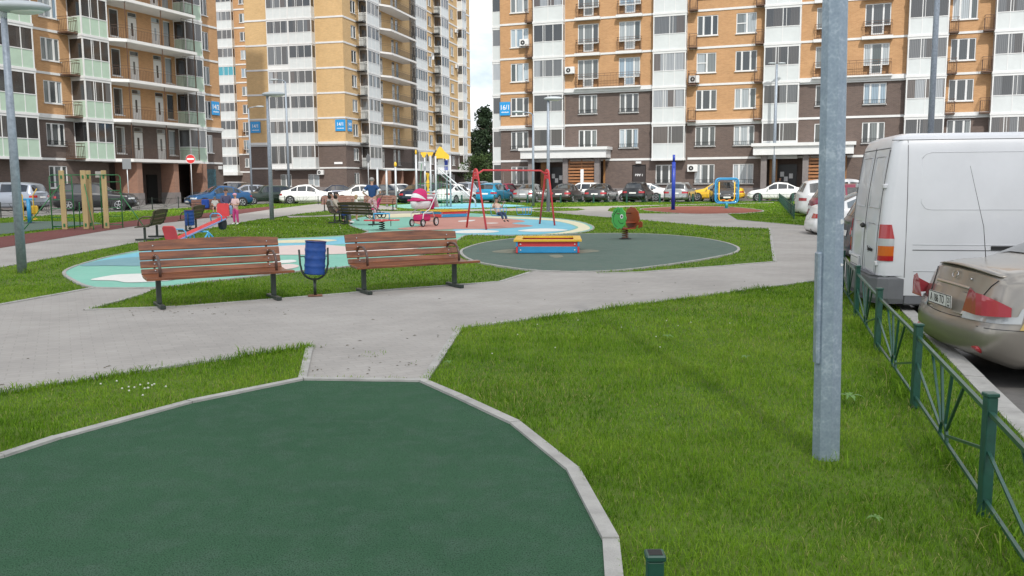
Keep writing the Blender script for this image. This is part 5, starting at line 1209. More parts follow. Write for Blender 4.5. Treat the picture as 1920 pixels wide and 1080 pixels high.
for c in (794.5, 806.7):
    mb = MB(); x = kx(c); mb.prism([(x-.19, 3.52), (x+.19, 3.52), (x+.2, 3.45), (x+.08, 3.22), (x, 3.16), (x-.08, 3.22), (x-.2, 3.45)], .58, .62, 'y'); mb.build('yellow_panel', M_PY, root)
mb = MB(); mb.prism([(kx(818)-.02, 3.1), (kx(818)-.02, 3.35), (kx(822), 3.7), (kx(826), 3.86), (kx(829), 3.82), (kx(835), 3.55), (kx(842), 3.35), (kx(844.5), 3.2), (kx(844), 3.08), (kx(841), 3.03), (kx(833), 3.1)], -.02, .02, 'y'); mb.build('yellow_panel', M_PY, root)
mb = MB(); mb.bbox(kx(818), kx(845), 0, 1.5, 2.0, 2.08, .01); mb.build('platform', M_STEELD, root)
mb = MB(); mb.box(kx(820), kx(845), -.05, -.03, 2.62, 2.66); mb.box(kx(820), kx(845), -.05, -.03, 2.14, 2.18)
for i in range(9): x = kx(821+i*3); mb.box(x-.012, x+.012, -.05, -.03, 2.18, 2.62)
mb.build('guard_rail', M_SILVER, root)
mb = MB(); mb.prism([(kx(821), 2.1), (kx(833), 2.1), (kx(833), 3.05), (kx(821), 3.05)], .45, .47, 'y'); mb.build('white_panel', M_SIGNW, root)
mb = MB(); mb.box(kx(833.5), kx(840), .40, .42, 2.35, 3.0); mb.build('blue_figure_panel', M_DBLUE, root)
for y in (-.35, .2):
    mb = MB(); mb.tube([(kx(824), y, 2.45), (kx(828), y, 2.35), (kx(884), y-.6, .65), (kx(891), y-.65, .45), (kx(893), y-.65, .02)], .035, 8); mb.build('slide_rail', M_SILVER, root)
mb = MB(); mb.add([(kx(826), -.3, 2.12), (kx(826), .15, 2.12), (kx(884), -.42, .42), (kx(884), -.9, .42), (kx(826), -.3, 2.16), (kx(826), .15, 2.16), (kx(884), -.42, .46), (kx(884), -.9, .46)], [(0, 3, 2, 1), (4, 5, 6, 7), (0, 1, 5, 4), (1, 2, 6, 5), (2, 3, 7, 6), (3, 0, 4, 7)]); mb.build('slide_chute', M_SILVER, root)
mb = MB()
for i in range(4): x = kx(822+i*6); mb.tube([(x, -.1, .0), (x, -.02, 2.0)], .012, 5)
for z in (.4, .8, 1.2, 1.6): mb.tube([(kx(820), -.08, z), (kx(842), -.08, z)], .012, 5)
mb.build('rope_net', M_PGREEN, root)
mb = MB(); pts = [(kx(800), 1.2, z*.2) for z in range(12)]; mb.tube(pts, [.10+.05*math.sin(i*1.9) for i in range(12)], 8); mb.build('climbing_column', M_PY, root)
mb = MB(); mb.tube([(kx(785), .7, 0), (kx(787), .7, 1.6), (kx(790), .7, 2.8)], .02, 6)
for z in (.5, .9, 1.5): mb.tube([(kx(779), .7, z), (kx(812), .7, z)], .018, 6)
mb.build('monkey_ladder', M_PGREEN, root)
# ------------------------------------------------------------------ PRAMS
def wheel(mb, x, y, r, w=.04): mb.lathe([(r*.72, y-w/2), (r, y-w/2), (r, y+w/2), (r*.72, y+w/2), (r*.72, y-w/2)], x, r, 20, 'y', cap=False)
root = thing('pram', 'magenta and white pram standing beside the swing', 'pram', (atX(792, 31.8), 31.8, .035), R(62), 'prams')
S_ = 1.12
def hub(x, y, r, nm, par):
    h_ = MB()
    for k in range(6): a = PI*k/3; h_.tube([(x, y, r), (x+r*.74*math.cos(a), y, r+r*.74*math.sin(a))], .008, 5)
    h_.tube([(x, y-.02, r), (x, y+.02, r)], .025, 8); h_.tube([(x+r*.73*math.cos(k*PI/8), y, r+r*.73*math.sin(k*PI/8)) for k in range(16)], .014, 5, closed=True); h_.build(nm, M_WHITE, par)
for x, y, r in ((-.33, -.22, .12), (-.33, .2, .12), (.40, -.25, .145), (.40, .25, .145)):
    mb = MB(); wheel(mb, x, y, r); w_ = mb.build('wheel', M_BLACK, root); hub(x, y, r, 'rim', w_)
mb = MB()
for y in (-.24, .24): mb.tube([(-.33, y*.85, .13), (-.30, y, .42), (.05, y, .55), (.46, y, 1.02), (.58, y, 1.08)], .017, 8); mb.tube([(.40, y, .15), (.22, y, .45), (-.30, y, .42)], .017, 8)
mb.tube([(.58, -.24, 1.08), (.60, .24, 1.08)], .02, 8); mb.tube([(.40, -.25, .15), (.40, .25, .15)], .014, 6); mb.build('chassis', M_WHITE, root)
mb = MB(); vs = []; n = 18
for i, (z, sx, sy) in enumerate(((.56, .30, .14), (.60, .38, .19), (.72, .42, .22), (.80, .43, .225))):
    for k in range(n): a = 2*PI*k/n; vs.append((-.10+sx*math.copysign(abs(math.cos(a))**.7, math.cos(a)), sy*math.copysign(abs(math.sin(a))**.7, math.sin(a)), z))
fs = [(i*n+k, i*n+(k+1) % n, (i+1)*n+(k+1) % n, (i+1)*n+k) for i in range(3) for k in range(n)]+[tuple(range(n-1, -1, -1)), tuple(range(3*n, 4*n))]; mb.add(vs, fs, True); mb.build('carrycot', M_WHF, root)
mb = MB(); mb.bbox(-.54, .345, -.235, .235, .80, .86, .03); mb.build('cot_rim', M_PINKC, root)
def arcshell(x0, rx, ry, rz_, a0, a1, nm, m, cx_=-.12, cz=.84):
    mb = MB(); vs = []; nu, nv = 12, 10
    for i in range(nu+1):
        a = R(a0+(a1-a0)*i/nu)
        for j in range(nv+1): b_ = PI*j/nv; vs.append((cx_-rx*math.cos(a)*math.sin(b_), -ry*math.cos(b_), cz+rz_*math.sin(a)*math.sin(b_)))
    mb.add(vs, [(i*(nv+1)+j, i*(nv+1)+j+1, (i+1)*(nv+1)+j+1, (i+1)*(nv+1)+j) for i in range(nu) for j in range(nv)], True); return mb.build(nm, m, root)
arcshell(0, .41, .24, .37, 38, 118, 'hood', M_PINKC); arcshell(0, .405, .237, .36, 14, 38, 'hood_window', M_WHF); arcshell(0, .41, .24, .37, 0, 14, 'hood_edge', M_PINKC)
mb = MB(); mb.bbox(.02, .32, -.215, .215, .84, .93, .03); mb.build('apron', M_WHF, root)
mb = MB(); mb.bbox(-.30, .20, -.20, .20, .16, .38, .05); mb.build('basket', M_PINKC, root)
mb = MB(); mb.M = Matrix.Translation((.52, -.03, .82)) @ Matrix.Rotation(R(-28), 4, 'Y'); mb.bbox(-.015, .015, -.20, .20, -.26, .22, .01); mb.build('draped_cloth', M_WHF, root)
mb = MB(); mb.bbox(.36, .50, -.16, .16, .52, .86, .05); mb.build('bag', M_PINKC, root)
for o in kids(root): o.scale = (S_, S_, S_)
root = thing('pushchair', 'small pink pushchair by the standing man, mostly behind the dark bench', 'pushchair', (atX(703, 39.4), 39.4, .03), R(30), 'prams')
for x, y in ((-.25, -.2), (-.25, .2), (.3, -.22), (.3, .22)): mb = MB(); wheel(mb, x, y, .13); w_ = mb.build('wheel', M_BLACK, root)
mb = MB()
for y in (-.2, .2): mb.tube([(-.25, y, .13), (.25, y, .95), (.33, y, 1.0)], .014, 6); mb.tube([(.3, y, .13), (-.02, y, .5)], .014, 6)
mb.build('frame', M_STEELD, root); mb = MB(); mb.bbox(-.2, .12, -.17, .17, .36, .44, .03); mb.M = Matrix.Translation((.13, 0, .62)) @ Matrix.Rotation(R(22), 4, 'Y'); mb.bbox(-.03, .03, -.17, .17, -.22, .28, .025); mb.build('seat', M_PINKC, root)

# ------------------------------------------------------------------ CARS (front towards local +x, wheels on z=0, origin at the middle)
M_GLASS = mat('car_glass', (.012, .016, .018), .05, spec=.9, coat=.5); M_GLASS2 = mat('car_glass_light', (.10, .13, .15), .06, spec=.9, coat=.4)
M_TYRE = mat('car_tyre', (.018, .018, .019), .85); M_RIM = mat('alloy', (.42, .43, .45), .3, metal=.6); M_TAIL = mat('tail_red', (.35, .01, .015), .15, coat=.6); M_HEAD = mat('headlight_clear', (.42, .44, .45), .08, coat=.6)
M_PLATE = mat('plate_white', (.66, .66, .64), .5); M_TRIM = mat('black_trim', (.016, .016, .017), .55); M_CHROME = mat('chrome', (.6, .6, .6), .15, metal=1)
def cpaint(n, c, metal=.3, r=.28): return mat('car_'+n, c, r, metal=metal, coat=.55, var=.05, vscale=1.2)
CP = {'white': cpaint('white', (.72, .72, .71), 0), 'black': cpaint('black', (.012, .013, .015)), 'darkgrey': cpaint('dark_grey', (.05, .052, .055)), 'silver': cpaint('silver', (.32, .33, .33), .5), 'blue': cpaint('blue', (.008, .075, .20), .4), 'cyan': cpaint('bright_blue', (.01, .26, .45), .4),
      'yellow': cpaint('yellow', (.72, .44, .02), 0), 'maroon': cpaint('maroon', (.22, .015, .045), .2), 'navy': cpaint('navy', (.012, .018, .04)), 'gold': cpaint('gold_beige', (.30, .275, .24), .6, .30), 'green': cpaint('dark_green', (.02, .035, .028)), 'brown': cpaint('dark_brown', (.045, .035, .032)), 'bsilver': cpaint('blue_silver', (.30, .33, .38), .45)}
KINDS = {  # L W H, then stations (x, belt z, top z, half width of the top edge) from rear to front, fractions of half length; glass x ranges
 'sedan': dict(L=4.5, W=1.76, H=1.46, top=[(-1, .905, .95, .72), (-.97, .94, 1.01, .73), (-.70, .95, 1.05, .70), (-.36, .94, 1.40, .56), (-.10, .92, 1.46, .56), (.10, .90, 1.43, .56), (.42, .86, .98, .68), (.88, .76, .80, .66), (.97, .66, .68, .60), (1, .55, .56, .55)], ws=(.12, .40), rw=(-.66, -.37), sw=[(-.56, -.36), (-.33, -.04), (-.01, .27)]),
 'hatch': dict(L=4.1, W=1.74, H=1.50, top=[(-1, .86, .90, .66), (-.96, .93, 1.02, .64), (-.78, .97, 1.42, .56), (-.5, .95, 1.49, .57), (.0, .92, 1.50, .57), (.12, .90, 1.46, .57), (.50, .86, .98, .68), (.88, .76, .82, .64), (.97, .66, .68, .60), (1, .55, .56, .55)], ws=(.16, .48), rw=(-.95, -.80), sw=[(-.72, -.46), (-.43, -.08), (-.04, .30)]),
 'suv': dict(L=4.6, W=1.84, H=1.70, top=[(-1, .98, 1.02, .70), (-.97, 1.06, 1.14, .68), (-.84, 1.10, 1.60, .60), (-.6, 1.08, 1.68, .61), (.0, 1.05, 1.70, .61), (.12, 1.03, 1.66, .60), (.44, 1.0, 1.12, .72), (.86, .92, 1.0, .70), (.96, .82, .86, .66), (1, .62, .63, .6)], ws=(.15, .42), rw=(-.965, -.86), sw=[(-.80, -.48), (-.45, -.10), (-.06, .27)]),
 'boxwagon': dict(L=4.1, W=1.62, H=1.44, top=[(-1, .88, .92, .68), (-.985, .90, 1.0, .66), (-.90, .91, 1.36, .58), (-.7, .90, 1.43, .58), (.0, .88, 1.44, .58), (.10, .88, 1.42, .58), (.34, .86, .92, .68), (.94, .80, .84, .70), (.985, .76, .78, .70), (1, .62, .63, .68)], ws=(.13, .32), rw=(-.975, -.915), sw=[(-.86, -.54), (-.50, -.17), (-.13, .20)])}
root_warp = {}; root_lens = {}
def car(kind, col, loc, rz, label, glass=None, H=None, group='parked cars round the courtyard', plates=True, L=None, name='parked_car', detail=1):
    K = KINDS[kind]; L = L or K['L']; W = K['W']; hl, hw = L/2, W/2; sc = (H or K['H'])/K['H']; m = CP[col] if isinstance(col, str) else col; gl = glass or M_GLASS
    root = thing(name, label, 'car', loc, rz, group); T = K['top']; xs0 = [t[0]*hl for t in T]
    nx = 46*detail; xs = np.unique(np.concatenate([np.linspace(-hl, hl, nx), [-hl+.02, -hl+.05, -hl+.1, hl-.02, hl-.05, hl-.1]]))
    def sm(vals, x, s=.07*hl/2):
        o = np.linspace(-1.6*s, 1.6*s, 7); w_ = np.exp(-(o/s)**2); return sum(np.interp(np.clip(x+a, -hl, hl), xs0, vals)*b_ for a, b_ in zip(o, w_))/w_.sum()
    ra = {'sedan': .15, 'hatch': .05, 'suv': .05, 'boxwagon': .03}[kind]
    def warp(o, bow=.13):
        for v in o.data.vertices:
            x, y, z = v.co; ef = min(1, max(0, (abs(x)-(hl-.5))/.5)); ef = ef*ef*(3-2*ef)
            if ef <= 0: continue
            sgn = 1 if x > 0 else -1; d = bow*(y/hw)**2 if kind != 'boxwagon' else .03*(y/hw)**2; zz = z/sc
            d += (ra if sgn < 0 else .10)*min(1, max(0, (zz-.60)/.40))+.09*max(0, (.40-zz)/.2)-.035*(1-min(1, max(0, (zz-.54)/.05))); v.co.x = x-sgn*d*ef
    def prof(x):
        x = np.asarray(x, float); zs, zt, wt = sm([t[1]*sc for t in T], x), sm([t[2]*sc for t in T], x), sm([t[3]*hw/.88*1.0 for t in T], x)
        e = np.clip((hl-np.abs(x))/(.34), 0, 1); w = hw*(.84+.16*np.sqrt(1-(1-e)**2)); zb = .20+.10*(1-e)**2
        wt = np.minimum(wt, w*.93)
        return zs, zt, wt, w, zb
    def ring(x):
        zs, zt, wt, w, zb = [float(v) for v in prof(x)]; cr_ = .035*min(1, (zt-zb))
        return [(0, zb), (.82*w, zb), (.955*w, zb+.06), (.99*w, zb+.16), (w, zb+.42*(zs-zb)), (w, zb+.49*(zs-zb)), (.998*w, zb+.57*(zs-zb)), (.992*w, zs-.12), (.965*w, zs-.02), (.945*w, zs+.004), (wt+.012, zt-.045), (wt-.03, zt-.01), (wt*.55, zt+cr_*.75), (0, zt+cr_)]
    def fine(rg):
        o = []
        for a, b_ in zip(rg[:-1], rg[1:]): o += [a, ((a[0]+b_[0])/2, (a[1]+b_[1])/2)] if detail > 1 else [a]
        return o+[rg[-1]]
    rings = [fine(ring(x)) for x in xs]; k = len(rings[0]); mb = MB(); vs = []
    for x, rg in zip(xs, rings):
        full = [(y, z) for y, z in rg]+[(-y, z) for y, z in rg[-2:0:-1]]; vs += [(x, y, z) for y, z in full]
    n = 2*k-2; fs = [(i*n+j, i*n+(j+1) % n, (i+1)*n+(j+1) % n, (i+1)*n+j) for i in range(len(xs)-1) for j in range(n)]
    mb.add(vs, fs, True); ms = 10 if detail > 1 else 4
    for x, rg in ((xs[0], rings[0]), (xs[-1], rings[-1])):          # rounded end faces, a grid so that they can bow
        gv = [(x, y*(1-2*q/ms), z) for y, z in rg for q in range(ms+1)]
        mb.add(gv, [(a*(ms+1)+q, a*(ms+1)+q+1, (a+1)*(ms+1)+q+1, (a+1)*(ms+1)+q) for a in range(k-1) for q in range(ms)], True)
    body = mb.build('body', m, root)
    bm = bmesh.new(); bm.from_mesh(body.data); bmesh.ops.remove_doubles(bm, verts=bm.verts, dist=.0008); bmesh.ops.recalc_face_normals(bm, faces=bm.faces); bm.to_mesh(body.data); bm.free()
    def gpatch(nm, x0, x1, side, par=root, mm=gl, lo=.10, hi=.90):
        mb = MB(); nn = 8
        X = np.linspace(x0, x1, nn); vs = []
        for x in X:
            rg = ring(x); a, b_ = rg[9], rg[10]; ln = max(1e-3, b_[1]-a[1])
            if ln < .06: h2 = lo
            else: h2 = hi
            for t in (lo, h2): y = a[0]+(b_[0]-a[0])*t+.006; z = a[1]+(b_[1]-a[1])*t; vs.append((x, side*y, z+.001))
        mb.add(vs, [(i*2, i*2+1, i*2+3, i*2+2) for i in range(nn-1)], True); return mb.build(nm, mm, par)
    for x0, x1 in K['sw']:
        for s in (-1, 1): gpatch('side_window', x0*hl, x1*hl, s)
    for nm, (x0, x1) in (('windscreen', K['ws']), ('rear_window', K['rw'])):
        mb = MB(); vs = []; X = np.linspace(x0*hl, x1*hl, 8)
        for x in X:
            rg = ring(x); pts = [(rg[11][0]*.97, rg[11][1]), (rg[12][0], rg[12][1]), (0, rg[13][1]), (-rg[12][0], rg[12][1]), (-rg[11][0]*.97, rg[11][1])]; dx = .008 if nm == 'windscreen' else -.008
            vs += [(x+dx, y, z+.007) for y, z in pts]
        mb.add(vs, [(i*5+j, i*5+j+1, i*5+6+j, i*5+5+j) for i in range(7) for j in range(4)], True); mb.build(nm, gl, root)
    wr = {'suv': .36, 'boxwagon': .29}.get(kind, .32); wb = .60*hl
    for sx in (-1, 1):
        for sy in (-1, 1):
            cx_ = sx*wb+(.03 if sx < 0 else .05); mb = MB(); mb.lathe([(wr+.055, sy*(hw-.30)), (wr+.055, sy*(hw+.004))], cx_, wr, 26, 'y'); mb.build('wheel_arch', M_TRIM, root)
            mb = MB(); mb.lathe([(wr*.6, sy*(hw-.18)), (wr*.96, sy*(hw-.17)), (wr, sy*(hw-.13)), (wr, sy*(hw-.02)), (wr*.95, sy*(hw+.010)), (wr*.6, sy*(hw+.008))], cx_, wr, 26, 'y'); w_ = mb.build('wheel', M_TYRE, root)
            mb = MB(); mb.lathe([(wr*.66, sy*(hw+.006)), (wr*.66, sy*(hw+.016)), (wr*.58, sy*(hw+.016)), (wr*.58, sy*(hw+.009))], cx_, wr, 24, 'y', cap=False)
            for q in range(5): a = 2*PI*q/5+.3; mb.tube([(cx_, sy*(hw+.012), wr), (cx_+wr*.62*math.cos(a), sy*(hw+.012), wr+wr*.62*math.sin(a))], wr*.075, 4)
            mb.lathe([(wr*.14, sy*(hw+.008)), (wr*.14, sy*(hw+.022))], cx_, wr, 10, 'y'); mb.build('rim', M_RIM, w_)
    def ysurf(x, z):
        rg = ring(min(hl, max(-hl, x)))[1:12]; zz = []; yy = []
        for y_, z_ in rg:
            if not zz or z_ > zz[-1]+.002: zz.append(z_); yy.append(y_)
        return float(np.interp(z, zz, yy))
    def lens(nm, sx, s, lo, hi, y0, wrap, mm, rows=4, nn=14, tf=.5, off=.012):
        vs = []
        for i in range(nn):
            t = i/(nn-1)
            for r in range(rows):
                z = lo(t)+(hi(t)-lo(t))*r/(rows-1); ye = ysurf(sx*hl, z)
                if t <= tf: x = hl+off; y = y0+(ye-y0)*t/tf
                else: x = hl-wrap*(t-tf)/(1-tf); y = ysurf(sx*x, z)+off
                if abs(t-tf) < .08: x -= .002
                vs.append((sx*x, s*y, z))
        mb = MB(); mb.add(vs, [(i*rows+r, i*rows+r+1, (i+1)*rows+r+1, (i+1)*rows+r) for i in range(nn-1) for r in range(rows-1)], False); return mb.build(nm, mm, root)
    def lamp_(nm, sx, z0, z1, y0, y1, mm, dep=.10, wrap=.22):
        for s in (-1, 1): lens(nm, sx, s, lambda t: z0, lambda t: z1-.02*t, y0, wrap, mm)
    zb_ = {'sedan': .74, 'hatch': .78, 'suv': .86, 'boxwagon': .62}[kind]*sc
    lamp_('tail_light', -1, zb_-.07, zb_+.07, hw*.52, hw*.80, M_TAIL); lamp_('headlight', 1, zb_-.16, zb_-.05, hw*.48, hw*.80, M_HEAD)
    for sx, nm in ((1, 'front_plate'), (-1, 'rear_plate')):
        z = (.42 if sx > 0 else zb_-.06); mb = MB(); mb.bbox(sx*(hl+.012)-.008, sx*(hl+.012)+.008, -.26, .26, z-.056, z+.056, .004); mb.build('number_plate', M_PLATE, root)
    mb = MB(); mb.bbox(hl-.06, hl+.008, -hw*.42, hw*.42, zb_-.19, zb_-.07, .01); mb.build('grille', M_TRIM, root)
    mb = MB(); mb.bbox(hl-.06, hl+.006, -hw*.62, hw*.62, .24, .33, .01); mb.build('lower_grille', M_TRIM, root)
    mb = MB(); mb.bbox(-hl-.004, -hl+.06, -hw*.6, hw*.6, .24, .36, .01); mb.build('rear_valance', M_TRIM, root)
    for s in (-1, 1):
        mb = MB(); mb.ell((.30*hl, s*(hw+.07), (K['top'][5][1]*sc)+.06), (.06, .10, .07), 10, 6); mb.build('wing_mirror', m, root)
        mb = MB()
        for x0 in (K['sw'][1][0]*hl, K['sw'][1][1]*hl+.02, K['sw'][2][1]*hl+.05):
            mb.box(x0-.005, x0+.005, s*hw*.985-.004, s*hw*.985+.0155 if s > 0 else s*hw*.985-.0155+.012, .30, .80*sc) if False else mb.tube([(x0, s*(hw*1.0+.001), .32), (x0, s*(hw*.997+.001), .62*sc), (x0, s*hw*.972, K['top'][4][1]*sc-.06)], .005, 4)
        mb.build('door_seam', M_TRIM, root)
        for x0 in (K['sw'][1][0]*hl+.12, K['sw'][2][0]*hl+.12): mb = MB(); mb.bbox(x0-.09, x0+.09, s*hw*.985-.012, s*hw*.985+.02, K['top'][4][1]*sc-.17, K['top'][4][1]*sc-.14, .006); mb.build('door_handle', m if kind != 'boxwagon' else M_CHROME, root)
    for o in kids(root): warp(o)
    root_warp[root.name] = warp; root_lens[root.name] = lens
    return root
ROW = R(69.5)        # heading of cars parked square to the right building
def cc(x, Y): return (atX(x, Y), Y, gz(atX(x, Y), Y))
def rear_at(x, Y, rz, L): X = atX(x, Y); c = (X+math.cos(rz)*L/2, Y+math.sin(rz)*L/2); return (c[0], c[1], gz(*c))
# central row, rears towards the playground
car('hatch', 'cyan', rear_at(909, 67, ROW, 4.1), ROW, 'bright blue hatchback seen from behind, left of the red swing', H=1.55)
car('sedan', 'silver', rear_at(979, 67.3, ROW, 4.5), ROW, 'silver sedan seen from behind through the red swing frame')
car('sedan', 'brown', rear_at(1047, 67.3, ROW, 4.5), ROW, 'dark brown sedan seen from behind at the right swing legs')
car('sedan', 'darkgrey', rear_at(1114, 67, ROW, 4.5), ROW, 'dark grey sedan seen from behind below the number 1 slat screen')
car('hatch', 'black', rear_at(1186, 66.5, ROW, 4.0), ROW, 'small black hatchback seen from behind, left of a silver one', H=1.56)
car('suv', 'silver', rear_at(1266, 66, ROW, 4.4), ROW, 'silver car seen from behind at the tall blue post', H=1.52)
car('suv', 'darkgrey', rear_at(1357, 66.5, R(-100)+PI*0, 0), R(-98), 'dark car facing us behind the blue gym frame', H=1.56)
car('sedan', 'yellow', (*cc(1343, 71.5)[:2], -.03), R(160), 'yellow taxi side on behind the blue gym frame', glass=M_GLASS2)
car('sedan', 'white', cc(1456, 68.5), R(163), 'white coupe side on in front of the right entrance')
car('sedan', 'white', cc(1204, 73.5), R(160), 'white sedan half hidden behind the small black hatchback', glass=M_GLASS2)
car('hatch', 'white', cc(1091, 74.0), R(160), 'white hatchback peeking between two dark sedans', H=1.52)
car('hatch', 'maroon', cc(950, 77), R(70), 'maroon car hidden behind the silver sedan at the swing')
car('suv', 'darkgrey', cc(903, 96), R(72), 'grey car far behind the bright blue hatchback')
car('hatch', 'bsilver', cc(877, 84), R(78), 'pale blue minivan behind the slide', H=1.62)
# centre left
car('sedan', 'white', rear_at(824, 66.5, R(62), 4.6), R(62), 'white sedan seen from behind under the slide of the climbing complex', H=1.48)
car('sedan', 'navy', rear_at(766, 66.5, R(75), 4.5), R(75), 'dark navy sedan seen from behind, left of the pram')
car('hatch', 'white', cc(752, 76), R(-60), 'white hatchback facing us behind the dark navy sedan')
car('suv', 'green', cc(800, 79), R(165), 'dark green estate car behind the climbing complex', H=1.6)
car('sedan', 'black', cc(722, 71), R(-62), 'black sedan behind the far brown bench at the standing man')
car('sedan', 'white', cc(672, 72), R(197), 'white sedan behind the seated women and standing man')
car('sedan', 'navy', cc(628, 82), R(192), 'dark blue sedan in the second row behind the white sedan')
car('hatch', 'darkgrey', cc(667, 86), R(192), 'grey hatchback in the far row before the 14/1 block')
car('sedan', 'white', cc(580, 69.5), R(3), 'white sedan facing right, side on behind the curved left path', H=1.5)
car('boxwagon', 'green', cc(497, 70.5), R(218), 'boxy old dark estate car facing left between the two lamp poles')
car('hatch', 'bsilver', cc(463, 84), R(205), 'pale silver estate car behind the boxy dark one')
car('suv', 'white', cc(430, 96), R(178), 'distant white off roader before the far building', H=1.8)
car('suv', 'darkgrey', cc(458, 93), R(-40), 'dark distant car right of the white off roader')
car('sedan', 'blue', cc(411, 62), R(222), 'dark blue sedan facing us behind the bench with the seated man', H=1.48)
car('suv', 'black', (atX(182, 55.5), 55.5, -.03), R(10), 'black off roader behind the timber climbing frame', H=1.70, L=4.8)
# left silver pickup with hard top
r_ = car('suv', 'bsilver', (atX(12, 56.5), 56.5, -.03), R(172), 'silver pickup with a hard top at the left edge of the picture', H=1.78, L=5.2)
# right side: parked square to the near fence
def fz(x, y): return gz(x, y)
car('suv', 'white', (atX(1486, 40)+2.25, 39.2, fz(12, 39)), R(-8), 'white crossover with dark bumper beyond the near lamp pole', H=1.72)
car('hatch', 'maroon', (atX(1515, 32.5)+2.0, 32.0, fz(12, 32)), R(-8), 'maroon hatchback beside the white crossover', H=1.58)
car('sedan', 'white', (atX(1512, 26.5)+2.2, 26.0, fz(12, 26)), R(-9), 'white sedan partly hidden by the near lamp pole', glass=M_GLASS2)
car('suv', 'navy', (atX(1572, 18.6)+2.3, 18.0, -.2), R(-10), 'dark navy car squeezed between the near lamp pole and the white van', H=1.52)
# gold sedan near the camera
gx, gy, grz = 4.02, 8.15, R(-5); LG = 4.48
gcar = car('sedan', 'gold', (gx+math.cos(grz)*LG/2, gy+math.sin(grz)*LG/2, -.22), grz, 'gold beige sedan with rear spoiler parked at the near green fence', H=1.47, detail=3, L=LG)
hl, hw = LG/2, .88
gold_old = {o.name for o in kids(gcar)}
for o in kids(gcar):
    if o.name.startswith(('tail_light', 'number_plate', 'rear_valance')): bpy.data.objects.remove(o)
def gp(nm, m, par=gcar): return lambda mb: mb.build(nm, m, par)
# wrap-around tail lights: red above, clear below
ln = root_lens[gcar.name]; sm_ = lambda t: t*t*(3-2*t)
for s in (-1, 1):
    hi_ = lambda t: .625+.265*sm_(t/.36)**.8 if t < .36 else .89-.14*((t-.36)/.64)**1.1
    TP = mat('tail_pink_red', (.36, .045, .06), .10, coat=.9)
    tl = ln('tail_light', -1, s, lambda t: min(.672, hi_(t)-.002), hi_, .43, .22, TP, 8, 30, .52)
    cl_ = ln('reversing_light', -1, s, lambda t: .600+.015*t, lambda t: .670 if t < .86 else .672+(hi_(t)-.02-.672)*min(1, (t-.86)/.05), .41, .225, M_HEAD, 6, 30, .52, .016)
mb = MB(); vs = []; ny = 17
for i in range(ny):
    y = -.66+1.32*i/(ny-1); c_ = .045*(1-(y/.66)**2); e_ = 1-(abs(y)/.66)**6
    vs += [(-hl-.030*e_, y, .985+c_), (-hl-.032*e_, y, .990+c_+.006*e_), (-hl+.07, y, .995+c_+.014*e_), (-hl+.17, y, .985+c_), (-hl+.05, y, .975+c_)]
mb.add(vs, [(i*5+q, i*5+(q+1) % 5, i*5+5+(q+1) % 5, i*5+5+q) for i in range(ny-1) for q in range(5)]+[(4, 3, 2, 1, 0), tuple(range(ny*5-5, ny*5))], True); mb.build('spoiler', CP['gold'], gcar)
mb = MB(); mb.bbox(-hl-.016, -hl+.04, -.40, .40, .60, .83, .03); pr = mb.build('plate_recess', CP['gold'], gcar)
mb = MB(); mb.bbox(-hl-.040, -hl-.016, -.36, .36, .845, .868, .008); mb.build('trunk_grip', CP['gold'], gcar)
mb = MB(); mb.bbox(-hl-.026, -hl-.017, -.262, .262, .655, .77, .004); npl = mb.build('number_plate', M_PLATE, gcar)
mb = MB()
for q in ((-.262, .262, .655, .662), (-.262, .262, .763, .77), (-.262, -.255, .662, .763), (.255, .262, .662, .763), (-.10-.065, -.10-.06, .662, .763)): mb.box(-hl-.0285, -hl-.0262, q[0], q[1], q[2], q[3])
mb.build('plate_border', M_TRIM, npl)
RXr = Matrix.Rotation(-PI/2, 4, 'Z') @ RX
textmesh('А 186 ТО', .098, M_TRIM, 'lettering', npl, Matrix.Translation((-hl-.0268, .055, .708)) @ RXr, .001, xs=.80, bold=.001)
textmesh('21', .07, M_TRIM, 'lettering', npl, Matrix.Translation((-hl-.0268, -.212, .722)) @ RXr, .001, xs=.8, bold=.001)
textmesh('RUS', .026, M_TRIM, 'lettering', npl, Matrix.Translation((-hl-.0268, -.212, .676)) @ RXr, .001, xs=.9)
for s in (-1, 1):
    mb = MB(); mb.tube([(-hl-.003, s*y, z) for y, z in ((.66, .955), (.60, .90), (.50, .72), (.44, .62), (.40, .598), (.2, .592), (0, .59))], .004, 5); mb.build('boot_seam', M_TRIM, gcar)
mb = MB(); mb.tube([(-hl-.019, .06*math.cos(k*PI/8), .945+.03*math.sin(k*PI/8)) for k in range(16)], .005, 5, closed=True); mb.build('round_badge', M_CHROME, gcar)
mb = MB(); mb.lathe([(.011, -hl-.02), (.011, -hl-.0)], -.30, .93, 10, 'x'); mb.build('lock', M_CHROME, gcar)
for s in (-1, 1): mb = MB(); mb.M = Matrix.Translation((-hl+.02, s*.62, .36)) @ Matrix.Rotation(s*R(14), 4, 'Z'); mb.bbox(-.03, .02, -.09, .09, -.03, .03, .02); mb.build('reflector', M_TAIL, gcar)
mb = MB()
X = np.linspace(-hl-.0, -hl+.55, 20)
for s in (-1, 1):
    pts = []
    for x in X: e = min(1, max(0, (hl-abs(x))/.34)); pts.append((x-.003, s*(hw*(.84+.16*math.sqrt(max(0, 1-(1-e)**2)))+.001), .560-.02*(x+hl)))
    mb.tube(pts, .0035, 4)
mb.tube([(-hl-.002, -.66, .560), (-hl-.002, .66, .560)], .0035, 4); mb.build('bumper_seam', M_TRIM, gcar)
mb = MB(); vs = []
